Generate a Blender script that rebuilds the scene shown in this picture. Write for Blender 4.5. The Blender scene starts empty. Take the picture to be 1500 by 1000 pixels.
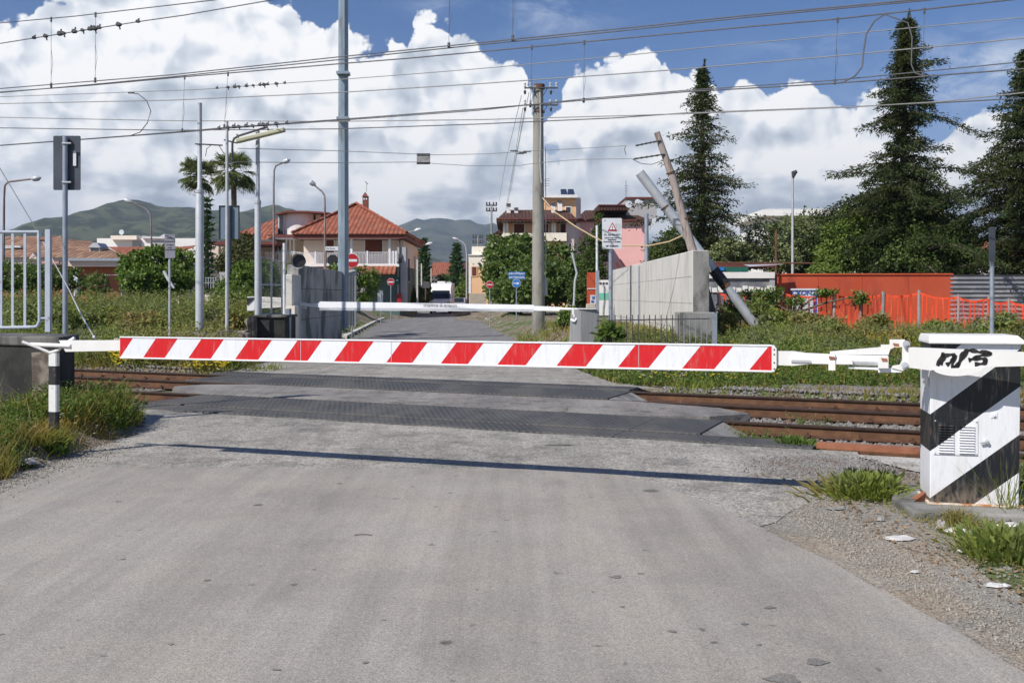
import bpy, math, random
import numpy as np
from mathutils import Vector, noise as mnoise
random.seed(7); RNG = np.random.default_rng(11)
sc = bpy.context.scene
R = math.radians

# ------------------------------------------------------------------ camera, sky, sun, exposure
F, HX, HY, EYE = 1458.3, 750.0, 433.0, 1.65
cam = bpy.data.cameras.new('camera'); co = bpy.data.objects.new('camera', cam); sc.collection.objects.link(co)
cam.sensor_width = 36; cam.lens = 35; cam.shift_y = -(500 - HY) / 1500.0
cam.clip_start = .1; cam.clip_end = 30000
co.location = (0, 0, EYE); co.rotation_euler = (R(90), 0, 0); sc.camera = co
sc.view_settings.view_transform = 'Standard'; sc.view_settings.look = 'None'
sc.view_settings.exposure = 0.16; sc.view_settings.gamma = 1
SUN_EL = R(45); SH = Vector((.75, .66, 0)).normalized()         # SH: where shadows point on the ground
sun_dir = Vector((-SH.x * math.cos(SUN_EL), -SH.y * math.cos(SUN_EL), math.sin(SUN_EL)))
sl = bpy.data.lights.new('sun', 'SUN'); sl.energy = 5.0; sl.angle = R(.5); sl.color = (1, .955, .89)
so = bpy.data.objects.new('sun', sl); sc.collection.objects.link(so)
so.rotation_euler = (-sun_dir).to_track_quat('-Z', 'Y').to_euler(); so.location = (-20, -15, 30)
world = bpy.data.worlds.new("World"); sc.world = world; world.use_nodes = True

class NT:
    """small helper that builds node graphs"""
    def __init__(s, tree): s.t = tree; tree.nodes.clear()
    def n(s, typ, **kw):
        nd = s.t.nodes.new(typ)
        for k, v in kw.items(): setattr(nd, k, v)
        return nd
    def l(s, a, b): s.t.links.new(a, b)
    def put(s, sock, v):
        if isinstance(v, bpy.types.NodeSocket): s.t.links.new(v, sock)
        elif isinstance(v, (tuple, list)) and len(v) == 3 and sock.type == 'RGBA': sock.default_value = (*v, 1)
        else: sock.default_value = v
    def m(s, op, a, b=0.0, c=0.0, clamp=False):
        nd = s.n('ShaderNodeMath', operation=op, use_clamp=clamp)
        s.put(nd.inputs[0], a); s.put(nd.inputs[1], b); s.put(nd.inputs[2], c)
        return nd.outputs[0]
    def rng(s, v, a, b, c=0.0, d=1.0, smooth=True):
        nd = s.n('ShaderNodeMapRange', interpolation_type='SMOOTHSTEP' if smooth else 'LINEAR')
        for i, x in enumerate((v, a, b, c, d)): s.put(nd.inputs[i], x)
        return nd.outputs[0]
    def mix(s, f, a, b, mode='MIX'):
        nd = s.n('ShaderNodeMix', data_type='RGBA', blend_type=mode)
        s.put(nd.inputs[0], f); s.put(nd.inputs[6], a); s.put(nd.inputs[7], b)
        return nd.outputs[2]
    def noise(s, vec, scale, detail=4, rough=.55, dist=0.0, dim='3D'):
        nd = s.n('ShaderNodeTexNoise', noise_dimensions=dim); s.put(nd.inputs['Vector'], vec)
        nd.inputs['Scale'].default_value = scale; nd.inputs['Detail'].default_value = detail
        nd.inputs['Roughness'].default_value = rough; nd.inputs['Distortion'].default_value = dist
        return nd.outputs[0]
    def vor(s, vec, scale, feat='F1', out=0, rand=1.0):
        nd = s.n('ShaderNodeTexVoronoi', feature=feat); s.put(nd.inputs['Vector'], vec)
        nd.inputs['Scale'].default_value = scale; nd.inputs['Randomness'].default_value = rand
        return nd.outputs[out]
    def xyz(s, a, b, c):
        nd = s.n('ShaderNodeCombineXYZ'); s.put(nd.inputs[0], a); s.put(nd.inputs[1], b); s.put(nd.inputs[2], c)
        return nd.outputs[0]
    def sep(s, v):
        nd = s.n('ShaderNodeSeparateXYZ'); s.put(nd.inputs[0], v); return nd.outputs
    def vm(s, op, a, b):
        nd = s.n('ShaderNodeVectorMath', operation=op); s.put(nd.inputs[0], a); s.put(nd.inputs[1], b); return nd.outputs[0]

def build_sky():
    g = NT(world.node_tree)
    out = g.n('ShaderNodeOutputWorld')
    sky = g.n('ShaderNodeTexSky', sky_type='NISHITA'); sky.sun_disc = False
    sky.sun_elevation = SUN_EL; sky.sun_rotation = math.atan2(sun_dir.x, sun_dir.y)
    sky.air_density = 1.0; sky.dust_density = .3; sky.ozone_density = 2.5
    hs = g.n('ShaderNodeHueSaturation'); g.l(sky.outputs[0], hs.inputs['Color'])
    hs.inputs['Saturation'].default_value = 1.32; hs.inputs['Value'].default_value = .62
    bg1 = g.n('ShaderNodeBackground'); g.l(g.mix(1.0, hs.outputs[0], (1.22, 1.0, 1.16), 'MULTIPLY'), bg1.inputs[0]); bg1.inputs[1].default_value = .115
    tc = g.n('ShaderNodeTexCoord'); X, Y, Z = g.sep(tc.outputs['Generated'])[:3]
    az = g.m('ARCTAN2', X, Y)
    hyp = g.m('SQRT', g.m('ADD', g.m('MULTIPLY', X, X), g.m('MULTIPLY', Y, Y)))
    w = g.m('DIVIDE', Z, g.m('MAXIMUM', hyp, .02))
    q = g.xyz(az, w, 0.0)
    # height of the cloud tops round the horizon
    tops = [(-60, -30), (0, 30), (18, 34), (45, 6), (70, -20), (300, -30), (392, -12), (405, 8), (425, 4), (445, 20), (470, 42), (492, 33), (515, 55),
            (540, 60), (556, 66), (574, 42), (597, 47), (604, 24), (628, 13), (655, 24), (683, 42), (706, 60), (738, 72),
            (762, 92), (770, 112), (776, 140), (786, 166), (800, 172), (816, 150), (828, 128), (832, 98), (846, 95), (868, 96), (884, 82), (905, 76),
            (926, 86), (945, 77), (975, 80), (983, 112), (992, 106), (1012, 101), (1032, 116), (1060, 126), (1088, 107),
            (1110, 117), (1124, 126), (1150, 107), (1184, 109), (1202, 128), (1240, 146), (1268, 130), (1300, 122),
            (1330, 150), (1348, 190), (1368, 206), (1385, 196), (1402, 178), (1440, 160), (1475, 158), (1560, 120)]
    fc = g.n('ShaderNodeFloatCurve'); cv = fc.mapping.curves[0]; fc.mapping.use_clip = False
    pts = []
    for px, py in tops:
        a = math.atan((px - HX) / F); pts.append(((a + .7) / 1.4, (HY - py) / F * math.cos(a) * 2))
    pts = [(0.0, .55)] + pts + [(1.0, .45)]
    cv.points[0].location = pts[0]; cv.points[1].location = pts[-1]
    for p in pts[1:-1]: cv.points.new(*p)
    for p in cv.points: p.handle_type = 'VECTOR'
    fc.mapping.update()
    g.put(fc.inputs['Value'], g.m('DIVIDE', g.m('ADD', az, .7), 1.4))
    top_front = g.m('MULTIPLY', fc.outputs[0], .5)
    top_else = g.rng(g.noise(g.xyz(g.m('MULTIPLY', az, 1.0), 0.0, 3.0), 2.0, 3), .3, .7, .05, .26)
    infront = g.m('LESS_THAN', g.m('ABSOLUTE', az), .68)
    top = g.m('ADD', g.m('MULTIPLY', infront, top_front), g.m('MULTIPLY', g.m('SUBTRACT', 1.0, infront), top_else))
    # billows: layered smooth cells give the cauliflower edge
    warp = g.noise(q, 14, 2, dim='2D'); warp2 = g.noise(g.vm('ADD', q, (5, 5, 5)), 14, 2, dim='2D')
    qw = g.vm('ADD', q, g.xyz(g.m('MULTIPLY', g.m('SUBTRACT', warp, .5), .035), g.m('MULTIPLY', g.m('SUBTRACT', warp2, .5), .03), 0.0))
    def puff(scale, off=(0, 0, 0)):
        v = g.vm('ADD', qw, off); nd = g.n('ShaderNodeTexVoronoi', feature='F1', voronoi_dimensions='2D'); g.put(nd.inputs['Vector'], v); nd.inputs['Scale'].default_value = scale
        d = nd.outputs[0]; return g.m('SUBTRACT', 1.0, g.m('MULTIPLY', d, d))
    def fbm(off, sc_, det, k):
        nd = g.n('ShaderNodeTexNoise', noise_dimensions='2D'); g.put(nd.inputs['Vector'], g.vm('ADD', q, off)); nd.inputs['Scale'].default_value = sc_; nd.inputs['Detail'].default_value = det; nd.inputs['Roughness'].default_value = .58
        return g.m('MULTIPLY', nd.outputs[0], k)
    def soft(off):
        return g.m('ADD', g.m('ADD', g.m('MULTIPLY', puff(11, off), .60), g.m('MULTIPLY', puff(26, off), .26)), g.m('ADD', g.m('ADD', g.m('MULTIPLY', puff(60, off), .10), g.m('MULTIPLY', puff(125, off), .03)), fbm(off, 6, 4, 1.0)))
    s0 = soft((0, 0, 0)); s1 = soft((.008, -.013, 0))
    r0 = g.m('ADD', g.m('ADD', g.m('MULTIPLY', puff(17), .42), g.m('MULTIPLY', puff(38), .26)), g.m('ADD', g.m('ADD', g.m('MULTIPLY', puff(85), .15), g.m('MULTIPLY', puff(180), .08)), fbm((3, 3, 0), 12, 8, .75)))
    edge = g.m('ADD', g.m('SUBTRACT', top, w), g.m('MULTIPLY', g.m('SUBTRACT', r0, 1.14), .060))
    mask = g.rng(edge, -.0015, .0035)
    # a small window of blue and the thin high veils
    def blob(ax, ay, sx, sy):
        a = math.atan((ax - HX) / F); ww = (HY - ay) / F * math.cos(a)
        dx = g.m('DIVIDE', g.m('SUBTRACT', az, a), sx / F); dy = g.m('DIVIDE', g.m('SUBTRACT', w, ww), sy / F)
        return g.m('EXPONENT', g.m('MULTIPLY', g.m('ADD', g.m('MULTIPLY', dx, dx), g.m('MULTIPLY', dy, dy)), -1.0))
    hole = g.rng(g.m('ADD', g.m('MULTIPLY', blob(806, 218, 26, 30), .55), fbm((9, 2, 0), 30, 6, 1.0)), .86, 1.02)
    mask = g.m('MULTIPLY', mask, g.m('SUBTRACT', 1.0, g.m('MULTIPLY', hole, .75)))
    veil = g.noise(g.xyz(g.m('MULTIPLY', az, 1.0), g.m('MULTIPLY', w, 2.2), 7.0), 16, 8, .62, .6)
    vm_ = g.m('MAXIMUM', g.m('MULTIPLY', blob(815, 15, 75, 40), .55), g.m('MULTIPLY', blob(1440, 105, 120, 42), 1.05))
    vm_ = g.m('MAXIMUM', vm_, g.m('MULTIPLY', blob(1180, 75, 90, 25), .30))
    vm_ = g.m('MAXIMUM', vm_, g.m('MULTIPLY', blob(670, 10, 70, 14), .35))
    veil = g.m('MULTIPLY', g.rng(veil, .38, .72), vm_, clamp=True)
    # light and shade inside the cloud bank
    sh = g.m('MULTIPLY', g.m('SUBTRACT', s0, s1), 1.0)
    deep = g.rng(g.m('SUBTRACT', top, w), .0, .16)               # distance below the tops
    big = g.noise(g.xyz(g.m('ADD', az, 2.0), g.m('MULTIPLY', w, 1.7), 0.0), 5.0, 6, .55, dim='2D')
    lay = g.noise(g.xyz(g.m('MULTIPLY', az, .9), g.m('MULTIPLY', w, 2.8), 0.0), 7, 6, .55, dim='2D')
    low = g.rng(w, .165, .075)                                   # the flat dark bases towards the hills
    t = g.m('ADD', 1.0, g.m('MULTIPLY', g.rng(big, .42, .64), g.m('MULTIPLY', deep, -.20)))
    t = g.m('ADD', t, g.m('MULTIPLY', g.m('ADD', .10, g.m('MULTIPLY', low, .90)), g.m('MULTIPLY', g.rng(lay, .40, .66), -.44)))
    t = g.m('ADD', t, g.m('MULTIPLY', low, .02))
    t = g.m('ADD', t, g.m('MULTIPLY', sh, g.m('SUBTRACT', 1.35, g.m('MULTIPLY', low, .8))))
    cr = g.n('ShaderNodeValToRGB'); g.put(cr.inputs[0], t)
    e = cr.color_ramp.elements
    e[0].position = .0; e[0].color = (.16, .20, .26, 1); e[1].position = 1.0; e[1].color = (1.0, 1.0, 1.0, 1)
    for p, c in ((.35, (.27, .32, .39)), (.6, (.44, .50, .58)), (.8, (.68, .73, .80)), (.92, (.90, .92, .95))):
        k = e.new(p); k.color = (*c, 1)
    bg2 = g.n('ShaderNodeBackground'); g.l(cr.outputs[0], bg2.inputs[0]); bg2.inputs[1].default_value = 1.0
    bg3 = g.n('ShaderNodeBackground'); bg3.inputs[0].default_value = (.62, .70, .82, 1); bg3.inputs[1].default_value = 1.0
    m1 = g.n('ShaderNodeMixShader'); g.put(m1.inputs[0], veil); g.l(bg1.outputs[0], m1.inputs[1]); g.l(bg3.outputs[0], m1.inputs[2])
    m2 = g.n('ShaderNodeMixShader'); g.put(m2.inputs[0], mask); g.l(m1.outputs[0], m2.inputs[1]); g.l(bg2.outputs[0], m2.inputs[2])
    g.l(m2.outputs[0], out.inputs[0])
build_sky()

# ------------------------------------------------------------------ helpers
def tag(o, label=None, cat=None, group=None, kind=None):
    if label: o['label'] = label
    if cat: o['category'] = cat
    if group: o['group'] = group
    if kind: o['kind'] = kind
    return o
def thing(name, label, cat, loc=(0, 0, 0), group=None):
    o = bpy.data.objects.new(name, None); sc.collection.objects.link(o); o.location = loc; o.empty_display_size = .1
    return tag(o, label, cat, group)
def P(px, py, d): return Vector(((px - HX) / F * d, d, EYE - (py - HY) / F * d))
def G(px, py, z=0.0):
    d = (EYE - z) * F / (py - HY); return Vector(((px - HX) / F * d, d, z))
T_ = Vector((.9153, -.4027, 0)); N_ = Vector((.4027, .9153, 0))       # along and across the railway
def UV(u, v, z=0.0): p = T_ * u + N_ * v; return Vector((p.x, p.y, z))

class MB:
    def __init__(s): s.v = []; s.f = []; s.mi = []; s.cur = 0
    def add(s, vs, fs):
        k = len(s.v); s.v += [tuple(p) for p in vs]
        for f in fs: s.f.append(tuple(i + k for i in f)); s.mi.append(s.cur)
    def box(s, c, size, rot=0.0, axes=None):
        hx, hy, hz = size[0] / 2, size[1] / 2, size[2] / 2
        ax = axes or (Vector((math.cos(rot), math.sin(rot), 0)), Vector((-math.sin(rot), math.cos(rot), 0)), Vector((0, 0, 1)))
        c = Vector(c); vs = []
        for sz in (-1, 1):
            for sx, sy in ((-1, -1), (1, -1), (1, 1), (-1, 1)):
                vs.append(c + ax[0] * hx * sx + ax[1] * hy * sy + ax[2] * hz * sz)
        s.add(vs, [(0, 3, 2, 1), (4, 5, 6, 7), (0, 1, 5, 4), (1, 2, 6, 5), (2, 3, 7, 6), (3, 0, 4, 7)]); return s
    def lim(s, a, b): return s.box([(a[i] + b[i]) / 2 for i in range(3)], [abs(b[i] - a[i]) for i in range(3)])
    def pbox(s, x0, x1, y0, y1, d, depth):
        """box whose front (at distance d) spans these picture limits"""
        a = P(x0, y1, d); b = P(x1, y0, d); return s.lim((a.x, d, a.z), (b.x, d + depth, b.z))
    def tube(s, pts, rad, n=10, cap=True):
        pts = [Vector(p) for p in pts]; rs = rad if isinstance(rad, (list, tuple)) else [rad] * len(pts)
        vs = []; ref = None
        for i, p in enumerate(pts):
            t = (pts[min(i + 1, len(pts) - 1)] - pts[max(i - 1, 0)]).normalized()
            if ref is None: ref = Vector((0, 0, 1)) if abs(t.z) < .9 else Vector((1, 0, 0))
            a = t.cross(ref).normalized(); b = t.cross(a).normalized(); ref = b.cross(t) if False else ref
            for k in range(n):
                q = 2 * math.pi * (k + .5) / n; vs.append(p + (a * math.cos(q) + b * math.sin(q)) * rs[i])
        fs = []
        for i in range(len(pts) - 1):
            for k in range(n):
                k2 = (k + 1) % n; fs.append((i * n + k, i * n + k2, (i + 1) * n + k2, (i + 1) * n + k))
        if cap: fs.append(tuple(range(n))); fs.append(tuple(reversed(range((len(pts) - 1) * n, len(pts) * n))))
        s.add(vs, fs); return s
    def prism(s, outline, ext):
        """outline of 3D points pushed along the vector ext"""
        n = len(outline); o = [Vector(p) for p in outline]; e = Vector(ext)
        s.add(o + [p + e for p in o], [tuple(range(n))[::-1], tuple(range(n, 2 * n))] +
              [(i, (i + 1) % n, n + (i + 1) % n, n + i) for i in range(n)]); return s
    def disc(s, c, r, nrm, th=.01, n=28, r2=None):
        c = Vector(c); nrm = Vector(nrm).normalized(); return s.tube([c - nrm * th / 2, c + nrm * th / 2], [r, r2 or r], n)
    def build(s, name, mats, parent=None, smooth=False, bevel=0.0):
        me = bpy.data.meshes.new(name); me.from_pydata(s.v, [], s.f); 
        if not isinstance(mats, (list, tuple)): mats = [mats]
        for m in mats: me.materials.append(m)
        me.polygons.foreach_set('material_index', s.mi)
        if smooth: me.polygons.foreach_set('use_smooth', [True] * len(s.f))
        me.update()
        import bmesh
        bm = bmesh.new(); bm.from_mesh(me); bmesh.ops.recalc_face_normals(bm, faces=bm.faces); bm.to_mesh(me); bm.free()
        if smooth:
            try: me.set_sharp_from_angle(angle=R(38))
            except Exception: pass
        o = bpy.data.objects.new(name, me); sc.collection.objects.link(o)
        if parent:
            o.parent = parent; o.location = -parent.location if parent.type == 'EMPTY' else (0, 0, 0)
        if bevel:
            b = o.modifiers.new('bevel', 'BEVEL'); b.width = bevel; b.segments = 2; b.limit_method = 'ANGLE'; b.angle_limit = R(40)
        return o

def raw_mesh(name, verts, faces_n, mat, parent=None):
    """numpy mesh: verts (n,3), every face has faces_n consecutive verts"""
    n = len(verts); me = bpy.data.meshes.new(name); me.vertices.add(n); me.vertices.foreach_set('co', verts.astype(np.float32).ravel())
    nf = n // faces_n; me.loops.add(n); me.loops.foreach_set('vertex_index', np.arange(n, dtype=np.int32))
    me.polygons.add(nf); me.polygons.foreach_set('loop_start', np.arange(0, n, faces_n, dtype=np.int32))
    me.update(calc_edges=True); me.materials.append(mat)
    o = bpy.data.objects.new(name, me); sc.collection.objects.link(o)
    if parent: o.parent = parent; o.location = -parent.location if parent.type == 'EMPTY' else (0, 0, 0)
    return o
def unit(a): return a / np.maximum(np.linalg.norm(a, axis=1, keepdims=True), 1e-9)
def cards(base, dirs, ln, wd, nrm=None):
    """leaf-shaped quads: base point, direction, length, width"""
    n = len(base); d = unit(dirs); r = nrm if nrm is not None else RNG.normal(size=(n, 3)); s = unit(np.cross(d, r))
    ln = np.broadcast_to(ln, (n,))[:, None]; wd = np.broadcast_to(wd, (n,))[:, None]
    v = np.empty((n, 4, 3)); v[:, 0] = base; v[:, 1] = base + d * ln * .45 + s * wd * .5
    v[:, 2] = base + d * ln; v[:, 3] = base + d * ln * .45 - s * wd * .5
    return v.reshape(-1, 3)
def bent(base, dirs, ln, wd, droop):
    """grass blades: two stacked quads, the upper one bending over"""
    n = len(base); d = unit(dirs); hor = RNG.normal(size=(n, 3)); hor[:, 2] = 0; s = unit(np.cross(d, unit(hor)))
    ln = np.broadcast_to(ln, (n,))[:, None]; wd = np.broadcast_to(wd, (n,))[:, None]; dr = np.broadcast_to(droop, (n,))[:, None]
    m = base + d * ln * .55; d2 = d.copy(); d2[:, :2] += unit(d[:, :2] + 1e-6) * dr; d2[:, 2:] -= dr * .8; tp = m + unit(d2) * ln * .5
    v = np.empty((n, 8, 3)); v[:, 0] = base - s * wd * .5; v[:, 1] = base + s * wd * .5; v[:, 2] = m + s * wd * .42; v[:, 3] = m - s * wd * .42
    v[:, 4] = m - s * wd * .42; v[:, 5] = m + s * wd * .42; v[:, 6] = tp + s * wd * .06; v[:, 7] = tp - s * wd * .06
    return v.reshape(-1, 3)

# ------------------------------------------------------------------ materials
MATS = {}
def new_mat(name):
    m = bpy.data.materials.new(name); m.use_nodes = True; g = NT(m.node_tree)
    out = g.n('ShaderNodeOutputMaterial'); b = g.n('ShaderNodeBsdfPrincipled'); g.l(b.outputs[0], out.inputs[0])
    MATS[name] = m; return m, g, b, out
def pos(g): return g.n('ShaderNodeNewGeometry').outputs['Position']
def ocoord(g): return g.n('ShaderNodeTexCoord').outputs['Object']
def bump(g, b, h, strength=.3, dist=.01):
    n = g.n('ShaderNodeBump'); n.inputs['Strength'].default_value = strength; n.inputs['Distance'].default_value = dist
    g.put(n.inputs['Height'], h); g.l(n.outputs[0], b.inputs['Normal'])
def mat(name, c1, c2=None, scale=3.0, stretch=(1, 1, 1), rough=.7, metal=0.0, bmp=.0, spec=.4, dirt=None, dscale=2.0, dlo=.5, dhi=.7, dstretch=None, fine=0.0):
    m, g, b, out = new_mat(name); c2 = c2 or tuple(x * .85 for x in c1)
    p = pos(g); v = g.vm('MULTIPLY', p, stretch)
    n1 = g.noise(v, scale, 6, .6); col = g.mix(g.rng(n1, .3, .7), c1, c2)
    if dirt:
        dv = g.vm('MULTIPLY', p, dstretch or stretch); dn = g.noise(g.vm('ADD', dv, (3.1, 7.7, 1.9)), dscale, 7, .62)
        col = g.mix(g.rng(dn, dlo, dhi), col, dirt)
    if fine:
        fn = g.vor(p, 90, out=1); k = g.m('ADD', 1 - fine, g.m('MULTIPLY', g.sep(fn)[0], 2 * fine)); col = g.mix(1.0, col, g.xyz(k, k, k), 'MULTIPLY')
    g.put(b.inputs['Base Color'], col); b.inputs['Roughness'].default_value = rough; b.inputs['Metallic'].default_value = metal
    b.inputs['Specular IOR Level'].default_value = spec
    if bmp: bump(g, b, g.noise(v, scale * 9, 5, .65), bmp, .01)
    return m
def leaf_mat(name, c1, c2, c3=None, trans=.35, rough=.6, spec=.18):
    m, g, b, out = new_mat(name)
    rnd = g.n('ShaderNodeNewGeometry').outputs['Random Per Island']
    col = g.mix(rnd, c1, c2)
    if c3:
        col = g.mix(g.rng(g.noise(pos(g), 1.1, 3), .45, .62), col, c3); col = g.mix(g.m('MULTIPLY', g.rng(g.noise(g.vm('ADD', pos(g), (7, 3, 1)), .38, 4, .6), .50, .62), .6), col, tuple(x * f for x, f in zip(c3, (1.25, .95, .7))))
    g.put(b.inputs['Base Color'], col); b.inputs['Roughness'].default_value = rough; b.inputs['Specular IOR Level'].default_value = spec
    t = g.n('ShaderNodeBsdfTranslucent'); g.put(t.inputs[0], g.mix(.5, col, g.mix(1.0, col, (1.6, 1.7, .6), 'MULTIPLY')))
    mx = g.n('ShaderNodeMixShader'); mx.inputs[0].default_value = trans; g.l(b.outputs[0], mx.inputs[1]); g.l(t.outputs[0], mx.inputs[2]); g.l(mx.outputs[0], out.inputs[0])
    return m

def ramp3(g, v, stops):
    cr = g.n('ShaderNodeValToRGB'); g.put(cr.inputs[0], v); e = cr.color_ramp.elements
    e[0].position, e[0].color = stops[0][0], (*stops[0][1], 1); e[1].position, e[1].color = stops[-1][0], (*stops[-1][1], 1)
    for p, c in stops[1:-1]: k = e.new(p); k.color = (*c, 1)
    return cr.outputs[0]
def road_mat(name, dark, light, warm, stains=True, coarse=110, mott=1.0, speck=.55, bm=.55, cracks=0.0):
    m, g, b, out = new_mat(name); p = pos(g)
    big = g.noise(p, .55, 5, .6); fine = g.noise(p, 60, 4, .7)
    col = g.mix(g.rng(big, .35, .65), dark, light)
    col = g.mix(g.m('MULTIPLY', g.rng(g.noise(g.vm('ADD', p, (9, 4, 2)), 1.7, 6, .65), .42, .66), .6 * mott), col, warm)
    # wheel-polished bands running along the road
    x = g.sep(p)[0]; tr = g.noise(g.vm('MULTIPLY', p, (1.0, .07, 1)), 1.6, 4, .55)
    k0 = g.m('ADD', .90, g.m('MULTIPLY', g.rng(tr, .3, .7), .2)); col = g.mix(1.0, col, g.xyz(k0, k0, k0), 'MULTIPLY')
    st_ = g.noise(g.vm('MULTIPLY', g.vm('ADD', p, (3, 0, 0)), (1.0, .035, 1)), 7, 5, .65); k1 = g.m('ADD', .93, g.m('MULTIPLY', g.rng(st_, .3, .7), .14)); col = g.mix(1.0, col, g.xyz(k1, k1, k1), 'MULTIPLY')
    # aggregate: each chip its own tone
    ch = g.sep(g.vor(p, coarse, out=1))[0]; ch2 = g.sep(g.vor(p, coarse * .45, out=1))[1]
    k = g.m('ADD', 1 - speck, g.m('ADD', g.m('MULTIPLY', ch, speck * 1.6), g.m('MULTIPLY', ch2, speck * .4)))
    k = g.m('MULTIPLY', k, g.m('ADD', .75, g.m('MULTIPLY', fine, .5)))
    col = g.mix(1.0, col, g.xyz(k, k, k), 'MULTIPLY')
    if stains:
        # scattered oil drips, denser on the right-hand lane
        wp = g.vm('ADD', p, g.xyz(g.m('MULTIPLY', g.noise(p, 9, 3), .10), g.m('MULTIPLY', g.noise(g.vm('ADD', p, (5, 5, 5)), 9, 3), .10), 0.0))
        for sc_, lo, hi, dk in ((1.1, .05, .10, .62), (2.6, .05, .11, .75), (5.5, .07, .15, .6)):
            d = g.vor(wp, sc_); rr = g.sep(g.vor(wp, sc_, out=1))[2]
            sp = g.m('MULTIPLY', g.rng(d, hi, lo), g.m('GREATER_THAN', rr, .5)); 
            reg = g.rng(g.noise(g.vm('ADD', p, (1, 7, 0)), .6, 3), .40, .50)
            col = g.mix(g.m('MULTIPLY', g.m('MULTIPLY', sp, reg), dk), col, (.045, .043, .045))
        sm = g.rng(g.noise(g.vm('MULTIPLY', g.vm('ADD', p, (4, 0, 0)), (1.0, .45, 1)), 1.3, 5, .6), .55, .75)
        col = g.mix(g.m('MULTIPLY', sm, .30), col, (.07, .068, .07))
    if cracks:
        cd = g.vor(g.vm('ADD', p, g.xyz(g.noise(p, 4, 5), g.noise(g.vm('ADD', p, (3, 3, 3)), 4, 5), 0.0)), .75, 'DISTANCE_TO_EDGE')
        cm = g.m('MULTIPLY', g.rng(cd, .012, .004), g.rng(g.noise(p, .9, 3), .42, .55)); col = g.mix(g.m('MULTIPLY', cm, cracks), col, (.03, .028, .026))
        pt = g.rng(g.noise(g.vm('ADD', p, (2, 8, 1)), 2.3, 8, .7), .52, .62); col = g.mix(g.m('MULTIPLY', pt, .45), col, tuple(c * .45 for c in dark))
    g.put(b.inputs['Base Color'], col); b.inputs['Roughness'].default_value = .82; b.inputs['Specular IOR Level'].default_value = .3
    bump(g, b, g.m('ADD', g.m('MULTIPLY', g.vor(p, coarse), -.8), g.m('MULTIPLY', fine, .5)), bm, .004)
    return m
asphalt = road_mat('asphalt', (.268, .247, .218), (.312, .291, .258), (.330, .298, .252), bm=.22, coarse=190, speck=.36)
apron = road_mat('old_asphalt', (.24, .226, .202), (.305, .288, .256), (.35, .325, .282), stains=False, coarse=75, speck=.6, mott=1.2, bm=.7, cracks=.55)
pale_slab = road_mat('pale_slab', (.36, .335, .30), (.44, .42, .38), (.46, .43, .38), stains=False, coarse=90, speck=.3, mott=1, bm=.5, cracks=.8)
verge_m = road_mat('gravel_verge', (.17, .155, .13), (.25, .235, .205), (.27, .22, .16), stains=False, coarse=110, speck=.6, mott=1.5, bm=.5)
street_m = road_mat('street_asphalt', (.17, .165, .16), (.21, .205, .2), (.22, .21, .2), stains=False, cracks=.6)
slab_m = road_mat('worn_concrete', (.17, .16, .15), (.24, .225, .205), (.27, .25, .225), stains=False, coarse=70, speck=.35, cracks=.9)
def soil_mat():
    m, g, b, out = new_mat('soil'); p = pos(g)
    c = g.mix(g.rng(g.noise(p, 1.2, 6, .6), .35, .65), (.16, .125, .09), (.24, .20, .15))
    c = g.mix(g.rng(g.noise(g.vm('ADD', p, (5, 1, 3)), .5, 5, .6), .45, .60), c, (.10, .13, .05))
    c = g.mix(g.rng(g.noise(g.vm('ADD', p, (2, 2, 8)), 3.5, 8, .7), .52, .66), c, (.33, .31, .28))
    k = g.m('ADD', .6, g.m('MULTIPLY', g.sep(g.vor(p, 70, out=1))[0], .8)); c = g.mix(1.0, c, g.xyz(k, k, k), 'MULTIPLY')
    g.put(b.inputs['Base Color'], c); b.inputs['Roughness'].default_value = .95; b.inputs['Specular IOR Level'].default_value = .15
    bump(g, b, g.m('ADD', g.noise(p, 30, 5, .7), g.m('MULTIPLY', g.vor(p, 45), -.6)), .8, .02); return m
soil = soil_mat()
def rubber_mat():
    m, g, b, out = new_mat('rubber'); p = pos(g)
    u = g.vm('DOT_PRODUCT', p, tuple(T_)); 
    nd = g.n('ShaderNodeVectorMath', operation='DOT_PRODUCT'); g.put(nd.inputs[0], p); nd.inputs[1].default_value = tuple(T_); u = nd.outputs['Value']
    nd = g.n('ShaderNodeVectorMath', operation='DOT_PRODUCT'); g.put(nd.inputs[0], p); nd.inputs[1].default_value = tuple(N_); v = nd.outputs['Value']
    fu = g.m('FRACT', g.m('MULTIPLY', g.m('ADD', u, g.m('MULTIPLY', g.m('FLOOR', g.m('DIVIDE', v, .07)), .045)), 1 / .09))
    fv = g.m('FRACT', g.m('DIVIDE', v, .07))
    st = g.m('MULTIPLY', g.rng(g.m('ABSOLUTE', g.m('SUBTRACT', fu, .5)), .30, .22), g.rng(g.m('ABSOLUTE', g.m('SUBTRACT', fv, .5)), .44, .38))
    c = g.mix(st, (.045, .045, .046), (.082, .082, .082)); c = g.mix(g.m('MULTIPLY', g.rng(g.noise(g.vm('MULTIPLY', p, (1, .35, 1)), 1.3, 6, .65), .40, .62), .75), c, (.11, .105, .095))
    fu2 = g.m('FRACT', g.m('DIVIDE', u, 1.2)); jt = g.m('LESS_THAN', fu2, .012); c = g.mix(g.m('MULTIPLY', jt, .8), c, (.01, .01, .01))
    g.put(b.inputs['Base Color'], c); b.inputs['Roughness'].default_value = .7; b.inputs['Specular IOR Level'].default_value = .35; bump(g, b, st, .7, .008); return m
rubber = rubber_mat()
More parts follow.
